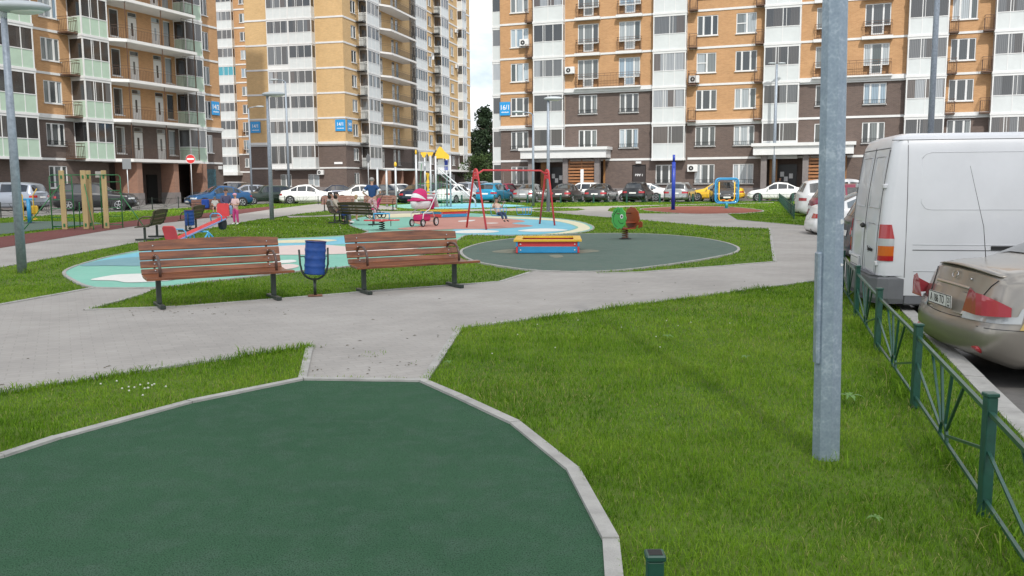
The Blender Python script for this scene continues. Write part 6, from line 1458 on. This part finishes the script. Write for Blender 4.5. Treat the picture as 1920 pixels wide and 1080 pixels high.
for x in np.linspace(-hl+.24, -hl+.42, 6):
    e = min(1, (hl-abs(x))/.34); w_ = hw*(.84+.16*math.sqrt(max(0, 1-(1-e)**2)))+.0045
    for z in (.56, .62, .70, .78, .86): vs.append((x+(z-.56)*.35, -w_*(1 if z < .8 else .995), z))
mb.add(vs, [(i*5+j, i*5+j+1, i*5+6+j, i*5+5+j) for i in range(5) for j in range(4)], True); mb.build('filler_patch', mat('yellow_filler', (.50, .36, .13), .8), gcar)
mb = MB(); mb.tube([(-hl+.62, .58, 1.04), (-hl+.60, .62, 1.35), (-hl+.45, .66, 1.95)], [.004, .003, .002], 5); mb.build('aerial', M_TRIM, gcar)
for o in kids(gcar):
    if o.name not in gold_old or o.name.startswith('zz'):
        root_warp[gcar.name](o)
        for q in kids(o): root_warp[gcar.name](q)
# ------------------------------------------------------------------ WHITE VAN
vrz = R(-11); van = thing('parked_van', 'white panel van parked behind the gold sedan', 'van', (4.64, 11.60, -.2), vrz)
M_VW = mat('van_white', (.60, .61, .63), .35, coat=.3, var=.05, vscale=1.5); M_VG = mat('van_plastic', (.13, .135, .145), .6, var=.1, vscale=5)
LV = 5.1
def vsec(z):     # half width, rear x, front x
    zs = [.40, .60, 1.10, 1.60, 2.00, 2.22, 2.31, 2.355]; hw_ = [.955, .965, .965, .945, .90, .865, .82, .70]; rx = [0, 0, .01, .045, .095, .125, .17, .28]; fx = [5.1, 5.15, 5.0, 4.2, 3.85, 3.65, 3.5, 3.3]
    return np.interp(z, zs, hw_), np.interp(z, zs, rx), np.interp(z, zs, fx)
def vsurf(x, z, s=-1, off=.0): return (x, s*(float(vsec(z)[0])+off), z)
mb = MB(); Z = [.40, .48, .60, .80, 1.1, 1.35, 1.6, 1.8, 2.0, 2.12, 2.22, 2.27, 2.31, 2.335, 2.355]; vs = []
for z in Z:
    w_, r0, f0 = [float(v) for v in vsec(z)]; cr_ = .11; ol = []
    for k in range(6): a = PI+PI/2*k/5; ol.append((r0+cr_+cr_*math.cos(a), -w_+cr_+cr_*math.sin(a)))
    ol += [(x, -w_) for x in (1, 2, 3)]
    for k in range(6): a = -PI/2+PI/2*k/5; ol.append((f0-.25+.25*math.cos(a), -w_+.25+.25*math.sin(a)))
    for k in range(6): a = PI/2*k/5; ol.append((f0-.25+.25*math.cos(a), w_-.25+.25*math.sin(a)))
    ol += [(x, w_) for x in (3, 2, 1)]
    for k in range(6): a = PI/2+PI/2*k/5; ol.append((r0+cr_+cr_*math.cos(a), w_-cr_+cr_*math.sin(a)))
    n = len(ol); vs += [(x, y, z) for x, y in ol]
mb.add(vs, [(i*n+j, i*n+(j+1) % n, (i+1)*n+(j+1) % n, (i+1)*n+j) for i in range(len(Z)-1) for j in range(n)], True)
mb.add(vs[-n:], [tuple(range(n))], False); mb.add(vs[:n], [tuple(range(n-1, -1, -1))], False); mb.build('body', M_VW, van)
M_GAP = mat('panel_gap', (.10, .10, .105), .7); M_EDGE_SHADE = mat('van_white_edge_shade', (.56, .57, .59), .4)  # greyer than the body: paints soft shade along the pressed edges
def vline(pts, r=.005, nm='body_seam', m=M_GAP):
    mb = MB(); mb.tube([vsurf(x, z, -1, .0005) for x, z in pts], r, 5); mb.build(nm, m, van)
vline([(.30, z) for z in (.62, .9, 1.2, 1.6, 2.0, 2.2, 2.27)], .004)
vline([(.12, 2.272), (1, 2.272), (2, 2.272), (3.5, 2.272)], .005)
rp = [(.46, 2.05), (.50, 2.10), (.56, 2.12), (3.4, 2.12)]; lowr = [(.46, 2.05), (.46, 1.52), (.50, 1.46), (.56, 1.44), (3.4, 1.44)]
vline(rp, .004, 'pressed_panel_edge', M_EDGE_SHADE); vline(lowr, .004, 'pressed_panel_edge', M_EDGE_SHADE)
for z in (1.02, .955): vline([(.38, z), (1.6, z), (3.4, z)], .005, 'rubbing_groove', M_EDGE_SHADE if z > 1 else M_GAP)
vline([(.40, .70), (1.6, .70), (3.4, .70)], .006, 'lower_crease', M_EDGE_SHADE)
mb = MB(); mb.box(1.25, 1.55, -.975, -.955, .965, 1.01); mb.build('door_slot', M_TRIM, van)
# rear doors: frame lines, pressed panels, hinges, handle
def rline(pts, r=.005, nm='rear_door_seam', m=M_GAP): mb = MB(); mb.tube([(float(vsec(z)[1])-.001, y, z) for y, z in pts], r, 5); mb.build(nm, m, van)
rline([(0, z) for z in (.5, .8, 1.1, 1.6, 2.0, 2.2)], .006)
for s in (-1, 1):
    rline([(s*.80, z) for z in (.5, 1.1, 1.6, 2.0, 2.16)], .006)
    rline([(s*.12, 1.45), (s*.12, 2.08), (s*.68, 2.08), (s*.72, 1.45), (s*.12, 1.45)], .008, 'door_pressing', M_EDGE_SHADE)
    rline([(s*.12, .66), (s*.12, 1.25), (s*.70, 1.25), (s*.72, .66), (s*.12, .66)], .008, 'door_pressing', M_EDGE_SHADE)
    for z in (.78, 1.72): mb = MB(); x = float(vsec(z)[1]); mb.bbox(x-.025, x+.06, s*.84-.05, s*.84+.05, z-.028, z+.028, .01); mb.build('hinge', M_VW, van)
rline([(-.80, 2.18), (.80, 2.18)], .006)
mb = MB(); mb.bbox(-.045, .0, -.12, .04, 1.19, 1.23, .01); mb.ell((-.02, -.02, 1.21), (.03, .035, .035), 8, 5); mb.build('door_handle', M_TRIM, van)
mb = MB(); mb.bbox(-.02, .0, .22, .72, .64, .78, .004); pl_ = mb.build('number_plate', M_PLATE, van); mb = MB()
mb.box(-.022, -.0201, .24, .70, .66, .665); mb.box(-.022, -.0201, .24, .70, .755, .76); mb.build('plate_border', M_TRIM, pl_)
b_ = textmesh('Sprinter', .085, M_TRIM, 'lettering', van, Matrix.Translation((-.006, -.45, .93)) @ RXr, .003, xs=1.1)
# bumper wraps round the corner
mb = MB(); vs = []
ol = [(1.0, .965), (.12, .985), (.0, .95), (-.07, .80), (-.08, .0), (-.07, -.80), (.0, -.95), (.12, -.985), (1.0, -.965)]; ol = [(.30 if x == 1.0 else x, y) for x, y in ol]
for z, g_ in ((.30, -.04), (.36, 0), (.60, 0), (.64, -.03)):
    for x, y in ol: vs.append((x-g_*.8 if x < .2 else x, y*(1+g_*.5), z))
n = len(ol); mb.add(vs, [(i*n+j, i*n+j+1, (i+1)*n+j+1, (i+1)*n+j) for i in range(3) for j in range(n-1)], False); mb.add([(x, y, .64) for x, y in ol], [tuple(range(n))]); mb.add([(x, y, .30) for x, y in ol], [tuple(range(n-1, -1, -1))]); mb.build('rear_bumper', M_VG, van)
mb = MB(); mb.bbox(.30, 4.9, -.95, -.90, .28, .42, .02); mb.build('sill', M_VG, van)
# tail lights on the corners, tapering upward: red, clear, amber, red
for s in (-1, 1):
    t0 = None
    for z0, z1, m, nm in ((1.09, 1.26, M_TAIL, 'tail_light'), (1.00, 1.09, M_HEAD, 'reversing_light'), (.88, 1.0, mat('amber_lens', (.50, .11, .008), .2, coat=.5), 'indicator'), (.82, .88, M_TAIL, 'tail_light')):
        mb = MB(); vs = []
        for z in (z0, z1):
            wd = .09 if z < 1.1 else .09-.10*(z-1.09)/.2; w_, r0, _ = [float(v) for v in vsec(z)]
            cr_ = .11
            for k in range(5): a = PI+PI/2*(k+.9)/5.2; vs.append((r0+cr_+(cr_+.012)*math.cos(a), s*-1*(-w_+cr_+(cr_+.012)*math.sin(a)), z))
            vs += [(r0+cr_+wd*.3, s*(w_+.012), z), (r0+cr_+wd*.55, s*(w_+.009), z), (r0+cr_+wd*.56, s*(w_-.03), z), (r0+.06, s*(w_-.06), z)]
        n = 9; mb.add(vs, [(j, (j+1) % n, n+(j+1) % n, n+j) for j in range(n)]+[tuple(range(n-1, -1, -1)), tuple(range(n, 2*n))]); mb.build(nm, m, van)
for x in (1.05, 4.3):
    for s in (-1, 1):
        mb = MB(); mb.lathe([(.40, s*.7), (.40, s*.972)], x, .38, 26, 'y'); mb.build('wheel_arch', M_TRIM, van)
        mb = MB(); mb.lathe([(.2, s*.78), (.33, s*.80), (.335, s*.93), (.2, s*.985)], x, .335, 26, 'y'); w_ = mb.build('wheel', M_TYRE, van); mb = MB(); mb.lathe([(.21, s*.978), (.19, s*.99), (.05, s*.985)], x, .335, 18, 'y'); mb.build('rim', M_RIM, w_)
mb = MB(); vs = [(float(vsec(z)[2])+.01, y, z) for z, yy in ((1.25, .8), (2.0, .74)) for y in (-yy, yy)]; mb.add(vs, [(0, 1, 3, 2)]); mb.build('windscreen', M_GLASS, van)
mb = MB(); mb.box(3.3, 3.95, -.97, -.94, 1.25, 1.9); mb.build('side_window', M_GLASS, van)

# ------------------------------------------------------------------ PEOPLE
def skin(name, verts, edges, m, parent, root=0, sub=2):
    """one continuous surface grown over a skeleton; verts are (x, y, z, radius[, radius2])"""
    bm = bmesh.new(); L = bm.verts.layers.skin.verify(); vv = []
    for i, v in enumerate(verts):
        w = bm.verts.new(v[:3]); w[L].radius = (v[3], v[4] if len(v) > 4 else v[3]); w[L].use_root = (i == root); vv.append(w)
    for a, b_ in edges: bm.edges.new((vv[a], vv[b_]))
    me = bpy.data.meshes.new(name); bm.to_mesh(me); bm.free(); o = bpy.data.objects.new(name, me); COL.objects.link(o)
    s = o.modifiers.new('s', 'SKIN'); s.use_smooth_shade = True; q = o.modifiers.new('u', 'SUBSURF'); q.levels = sub; q.render_levels = sub
    dg = bpy.context.evaluated_depsgraph_get(); me2 = bpy.data.meshes.new_from_object(o.evaluated_get(dg)); bpy.data.objects.remove(o)
    me2.name = name; me2.materials.clear(); me2.materials.append(m)
    for p in me2.polygons: p.use_smooth = True
    return obj(name, me2, parent)
M_SKIN = mat('skin', (.50, .29, .20), .55, var=.06, vscale=20); M_HAIRD = mat('dark_hair', (.02, .014, .012), .5, var=.3, vscale=30, stretch=(1, 1, .2)); M_HAIRG = mat('grey_hair', (.30, .28, .26), .7); M_HAIRB = mat('blond_hair', (.36, .24, .12), .6)
def cloth(n, c): return mat('cloth_'+n, c, .85, var=.12, vscale=9)
def plaid(n, c1, c2):
    m = mat('cloth_'+n, c1, .9); N, Lk, b = nodes(m); g = N.new('ShaderNodeTexCoord'); k = N.new('ShaderNodeTexChecker'); k.inputs['Scale'].default_value = 14; k.inputs['Color1'].default_value = (*c1, 1); k.inputs['Color2'].default_value = (*c2, 1)
    Lk.new(g.outputs['Object'], k.inputs['Vector']); Lk.new(k.outputs['Color'], b.inputs['Base Color']); return m
def person(label, loc, rz, H, J, top, bottom, shoes, hair, long_sleeve=False, long_legs=True, hairstyle='short', cat='person', extra=None, group='people in the playground'):
    """J: joints in units of H relative to the ground point: pelvis, chest, neck, head, shoulder/elbow/hand L,R, hip/knee/ankle/toe L,R. Figure faces -y."""
    root = thing('person', label, cat, loc, rz, group); V = lambda k: Vector(J[k])*H
    pel, chest, neck, head = V('pelvis'), V('chest'), V('neck'), V('head'); verts = []; E = []
    def av(p, r, r2=None): verts.append((p.x, p.y, p.z, r*H, (r2 or r)*H)); return len(verts)-1
    ip = av(pel, .072, .055); ic = av(chest, .085, .058); inn = av(neck, .030); ih0 = av(neck+(head-neck)*.45, .034); ih1 = av(head+Vector((0, -.005*H, .0)), .052, .058); ih2 = av(head+(head-neck).normalized()*.045*H, .043, .048)
    E += [(ip, ic), (ic, inn), (inn, ih0), (ih0, ih1), (ih1, ih2)]
    for s in 'LR':
        sh, el, ha = V('sh'+s), V('el'+s), V('ha'+s); a = av(sh, .030); b_ = av(el, .022); c = av(el+(ha-el)*.86, .014); E += [(ic, a), (a, b_), (b_, c)]
        d = (ha-el).normalized(); pc = av(ha+d*.012*H, .019, .012); E.append((c, pc))
        si = d.cross(Vector((0, 0, 1))); si = si.normalized() if si.length > .1 else Vector((1, 0, 0)); dn = d.cross(si).normalized()
        for f_, ln in ((-.016, .036), (-.006, .043), (.005, .041), (.015, .033)):
            b0 = ha+d*.032*H+si*f_*H; m_ = av(b0, .0062); e_ = av(b0+d*ln*.55*H+dn*.008*H, .0055); e2 = av(b0+d*ln*H+dn*.022*H, .0045); E += [(pc, m_), (m_, e_), (e_, e2)]
        t0 = av(ha+d*.012*H+si*.024*H+dn*.006*H, .0065); t1 = av(ha+d*.034*H+si*.034*H+dn*.016*H, .0055); E += [(pc, t0), (t0, t1)]
        hp, kn, an, to = V('hip'+s), V('kn'+s), V('an'+s), V('to'+s); a = av(hp, .052); b_ = av(kn, .034); c = av(an, .021); t = av(to, .020, .016); E += [(ip, a), (a, b_), (b_, c), (c, t)]
    body = skin('body', verts, E, M_SKIN, root)
    # face
    fwd = Vector(J.get('face', (0, -1, 0))).normalized(); rt = fwd.cross(Vector((0, 0, 1))).normalized(); up = rt.cross(fwd)
    hc = head+up*.01*H
    mb = MB(); p = hc+fwd*.060*H-up*.008*H; mb.ell(tuple(p), (.010*H, .012*H, .016*H), 8, 6); mb.build('nose', M_SKIN, body)
    mb = MB(); p = hc+fwd*.052*H-up*.032*H; mb.ell(tuple(p), (.018*H if abs(fwd.y) > .6 else .008*H, .018*H if abs(fwd.y) <= .6 else .008*H, .005*H), 8, 5); mb.build('mouth', mat('lips', (.35, .12, .10), .5), body)
    for s in (-1, 1):
        mb = MB(); mb.ell(tuple(hc+fwd*.050*H+rt*s*.020*H+up*.008*H), (.008*H,)*3, 8, 5); mb.build('eye', M_DK, body)
        mb = MB(); mb.ell(tuple(hc+rt*s*.053*H), (.010*H, .012*H, .018*H), 8, 5); mb.build('ear', M_SKIN, body)
    if hair is not None:
        mb = MB()
        if hairstyle == 'cap': mb.ell(tuple(hc+up*.022*H-fwd*.002*H), (.060*H, .066*H, .046*H), 14, 8); mb.ell(tuple(hc+fwd*.065*H+up*.020*H), (.040*H, .040*H, .006*H), 12, 5)
        else: mb.ell(tuple(hc+up*.020*H-fwd*.012*H), (.058*H, .062*H, .052*H), 14, 8)
        if hairstyle == 'long':
            mb.ell(tuple(hc-up*.035*H-fwd*.022*H), (.062*H, .052*H, .085*H), 14, 8)
        mb.build('hair' if hairstyle != 'cap' else 'cap', hair, root)
    # clothes
    vs = []; E = []
    def cv(p, r, r2=None): vs.append((p.x, p.y, p.z, r*H, (r2 or r)*H)); return len(vs)-1
    a = cv(pel+(chest-pel)*-.22, .092, .072); m_ = cv(pel+(chest-pel)*.5, .094, .070); c = cv(chest, .104, .074); n_ = cv(chest+(neck-chest)*.78, .056, .050); E += [(a, m_), (m_, c), (c, n_)]
    for s in 'LR':
        sh, el, ha = V('sh'+s), V('el'+s), V('ha'+s); q = cv(sh, .048); E.append((c, q))
        if long_sleeve: r1 = cv(el, .031); r2_ = cv(el+(ha-el)*.84, .022); E += [(q, r1), (r1, r2_)]
        else: r1 = cv(sh+(el-sh)*.80, .042); E.append((q, r1))
    skin('shirt', vs, E, top, root)
    vs = []; E = []; a = cv(pel+(chest-pel)*.12, .078, .062); b_ = cv(pel-(chest-pel)*.14, .076, .062); E.append((a, b_))
    for s in 'LR':
        hp, kn, an = V('hip'+s), V('kn'+s), V('an'+s); q = cv(hp, .058); r1 = cv(kn, .044); E += [(b_, q), (q, r1)]
        if long_legs: r2_ = cv(kn+(an-kn)*.9, .036); E.append((r1, r2_))
    skin('trousers', vs, E, bottom, root)
    for s in 'LR':
        an, to = V('an'+s), V('to'+s); skin('shoe', [(an.x, an.y, an.z-.008*H, .026*H), (*(an+(to-an)*.55), .024*H), (*(to+(to-an).normalized()*.012*H), .021*H, .017*H)], [(0, 1), (1, 2)], shoes, root)
    if extra: extra(root, H, hc, fwd, rt, up, V)
    return root
def stand(arms='down', dx=0):
    J = dict(pelvis=(0, 0, .53), chest=(0, .005, .72), neck=(0, .005, .835), head=(0, -.01, .925))
    for s, k in (('L', 1), ('R', -1)):
        J['sh'+s] = (k*.105, .005, .79); J['hip'+s] = (k*.055, 0, .50); J['kn'+s] = (k*.068, -.012, .275); J['an'+s] = (k*.075, .01, .045); J['to'+s] = (k*.085, -.085, .022)
        if arms == 'down': J['el'+s] = (k*.145, .01, .62); J['ha'+s] = (k*.15, -.03, .48)
        elif arms == 'hips': J['el'+s] = (k*.215, .05, .645); J['ha'+s] = (k*.115, -.045, .565)
        elif arms == 'front': J['el'+s] = (k*.14, .0, .63); J['ha'+s] = (k*.03, -.12, .64)
    return J
def sit(seat=.26, lean=.0, arms='lap', kneefwd=.27, foot=-.30, drop=0.):
    z = seat; J = dict(pelvis=(0, 0, z+.045), chest=(0, .02+lean, z+.235), neck=(0, .015+lean, z+.35), head=(0, -.01+lean, z+.44))
    for s, k in (('L', 1), ('R', -1)):
        J['sh'+s] = (k*.10, .02+lean, z+.305); J['hip'+s] = (k*.055, -.03, z+.035); J['kn'+s] = (k*.07, -kneefwd, z+.04); J['an'+s] = (k*.075, foot, .045-drop); J['to'+s] = (k*.08, foot-.09, .022-drop)
        J['el'+s] = (k*.135, -.03, z+.16); J['ha'+s] = (k*.06, -.17, z+.12) if arms == 'lap' else (k*.12, -.15, z+.27)
    return J
P_ = G(699, 413.5)
def sleeves(root, H, hc, fwd, rt, up, V):
    for s in 'LR':
        a = V('sh'+s); b_ = V('el'+s); mb = MB(); p, q = a+(b_-a)*.55, a+(b_-a)*.80; mb.tube([p, q], [.046*H, .045*H], 10); mb.build('sleeve_band', M_WHF, root)
person('standing man seen from behind in navy T shirt and pale plaid trousers, hands on hips', (*P_, .02), R(176), 1.80, stand('hips'), cloth('navy', (.015, .06, .17)), plaid('plaid', (.62, .42, .42), (.50, .26, .28)), M_WHF, M_HAIRG, extra=sleeves)
J = sit(.255, .02); 
person('nearer of two women on the bench, long dark hair and beige jacket', (atX(632, 35.1)+.0, 35.1, 0), R(90), 1.62, J, cloth('beige', (.42, .37, .30)), cloth('grey_trousers', (.10, .11, .15)), M_WHF, M_HAIRD, True, True, 'long')
person('farther of two women on the bench, dark hair and grey jacket', (atX(626, 36.0)-.1, 36.0, 0), R(88), 1.60, sit(.255, .03), cloth('grey_jacket', (.26, .25, .23)), cloth('dark_trousers', (.04, .04, .05)), M_TRIM, M_HAIRD, True, True, 'long')
person('small blond child in a white top standing beside the seated women', (atX(668, 37), 37, .02), R(110), 1.08, stand('front'), cloth('white', (.62, .60, .54)), cloth('tan', (.36, .22, .15)), M_TRIM, M_HAIRB, False, False, 'long')
def shades(root, H, hc, fwd, rt, up, V):
    for s in (-1, 1): mb = MB(); mb.ell(tuple(hc+fwd*.056*H+rt*s*.021*H+up*.008*H), (.016*H, .010*H, .011*H), 10, 6); mb.build('sunglasses', M_DK, root)
bc = (atX(401, 41.5), 41.5); bdv = (math.cos(R(20)), math.sin(R(20)))
def on_bench(t, back=.02): return (bc[0]+bdv[0]*t+bdv[1]*(back), bc[1]+bdv[1]*t-bdv[0]*back, .02)
person('seated man in sunglasses, grey blue shirt and jeans on the brown bench', on_bench(.55), R(28), 1.76, sit(.245, .0, 'lap', .26, -.26), cloth('greyblue', (.07, .07, .13)), cloth('jeans', (.16, .24, .36)), M_TRIM, M_HAIRD, True, True, 'short', extra=shades)
person('little boy in a cap sitting beside the man in sunglasses', on_bench(.05), R(15), 1.05, {**sit(.42, .0, 'lap', .22, -.24), **{'an'+s: (k*.07, -.25, .24) for s, k in (('L', 1), ('R', -1))}, **{'to'+s: (k*.075, -.33, .22) for s, k in (('L', 1), ('R', -1))}}, cloth('pale', (.50, .50, .46)), cloth('denim', (.08, .12, .2)), M_TRIM, cloth('cap', (.10, .13, .12)), False, False, 'cap')
P_ = G(443, 421.5)
person('little girl in pink hat and magenta trousers standing before the seated man', (*P_, .01), R(-25), 1.22, stand('front'), cloth('palepink', (.70, .50, .48)), cloth('magenta', (.50, .05, .20)), M_WHF, cloth('pinkhat', (.70, .36, .45)), False, True, 'cap')
mb = MB(); mb.bbox(-.16, .16, -.10, .12, 0, .42, .04); mb.tube([(-.08, 0, .41), (-.06, 0, .5), (.06, 0, .5), (.08, 0, .41)], .012, 6); o = mb.build('shoulder_bag', cloth('bagblue', (.012, .06, .30)), None, (*on_bench(-.38)[:2], .455)); tag(o, 'blue bag standing on the brown bench left of the little boy', 'bag')
c_ = m1+(m2-m1)*.30; sr = math.atan2(bd.y, bd.x)
J = sit(.0, .10, 'up', .22, -.36); 
for s, k in (('L', 1), ('R', -1)): J['an'+s] = (k*.06, -.34, -.16); J['to'+s] = (k*.065, -.42, -.19); J['ha'+s] = (k*.17, -.02, .33); J['el'+s] = (k*.16, .06, .2)
person('dark haired child in a bright top sitting on the left swing', (c_.x, c_.y+31.3, .47), sr-R(8), 1.15, J, cloth('orangewhite', (.62, .45, .36)), cloth('darkblue', (.03, .05, .10)), M_TRIM, M_HAIRD, False, True, 'short')
person('distant person in dark clothes at the right entrance door', (atX(1461, 72.3), 72.3, .15), R(20), 1.7, stand('down'), cloth('charcoal', (.03, .03, .035)), cloth('dark_trousers', (.04, .04, .05)), M_TRIM, M_HAIRD, True)
# bench slats belong to benches; a few fallen leaves and broad-leaved weeds on the lawn
M_WEED = mat('weed_leaf', (.085, .18, .03), .6, var=.25, vscale=30)
def weed(x, y, s, label, seed, z=.035):
    rd = random.Random(seed); root = thing('broadleaf_weed', label, 'plant', (*G(x, y), 0), rd.uniform(0, 6), 'broad leaved weeds in the lawn')
    for k in range(6):
        a = k*PI/3+rd.uniform(-.3, .3); L = s*rd.uniform(.7, 1.1); w_ = L*.28; mb = MB(); vs = []
        for i in range(6):
            t = i/5; ww = w_*math.sin(PI*min(1, t*.9+.05))*(1+.25*(i % 2)); r_ = L*t; zz = z+L*.45*t*(1-t)*2
            vs += [(r_*math.cos(a)-ww/2*math.sin(a), r_*math.sin(a)+ww/2*math.cos(a), zz), (r_*math.cos(a)+ww/2*math.sin(a), r_*math.sin(a)-ww/2*math.cos(a), zz)]
        mb.add(vs, [(i*2, i*2+1, i*2+3, i*2+2) for i in range(5)], True); mb.build('leaf', M_WEED, root)
weed(1592, 760, .10, 'pale broad leaved weed directly right of the near lamp pole', 1, .06); weed(1398, 680, .06, 'broad leaved weed in the lawn left of the near lamp pole', 2, .05); weed(1250, 640, .07, 'broad leaved weed cluster in the middle of the right lawn', 3, .05)
weed(1640, 990, .045, 'small broad leaved weed near the bottom of the right lawn', 4, .05); weed(840, 690, .05, 'broad leaved weed beside the kerb right of the paved opening', 5, .05)
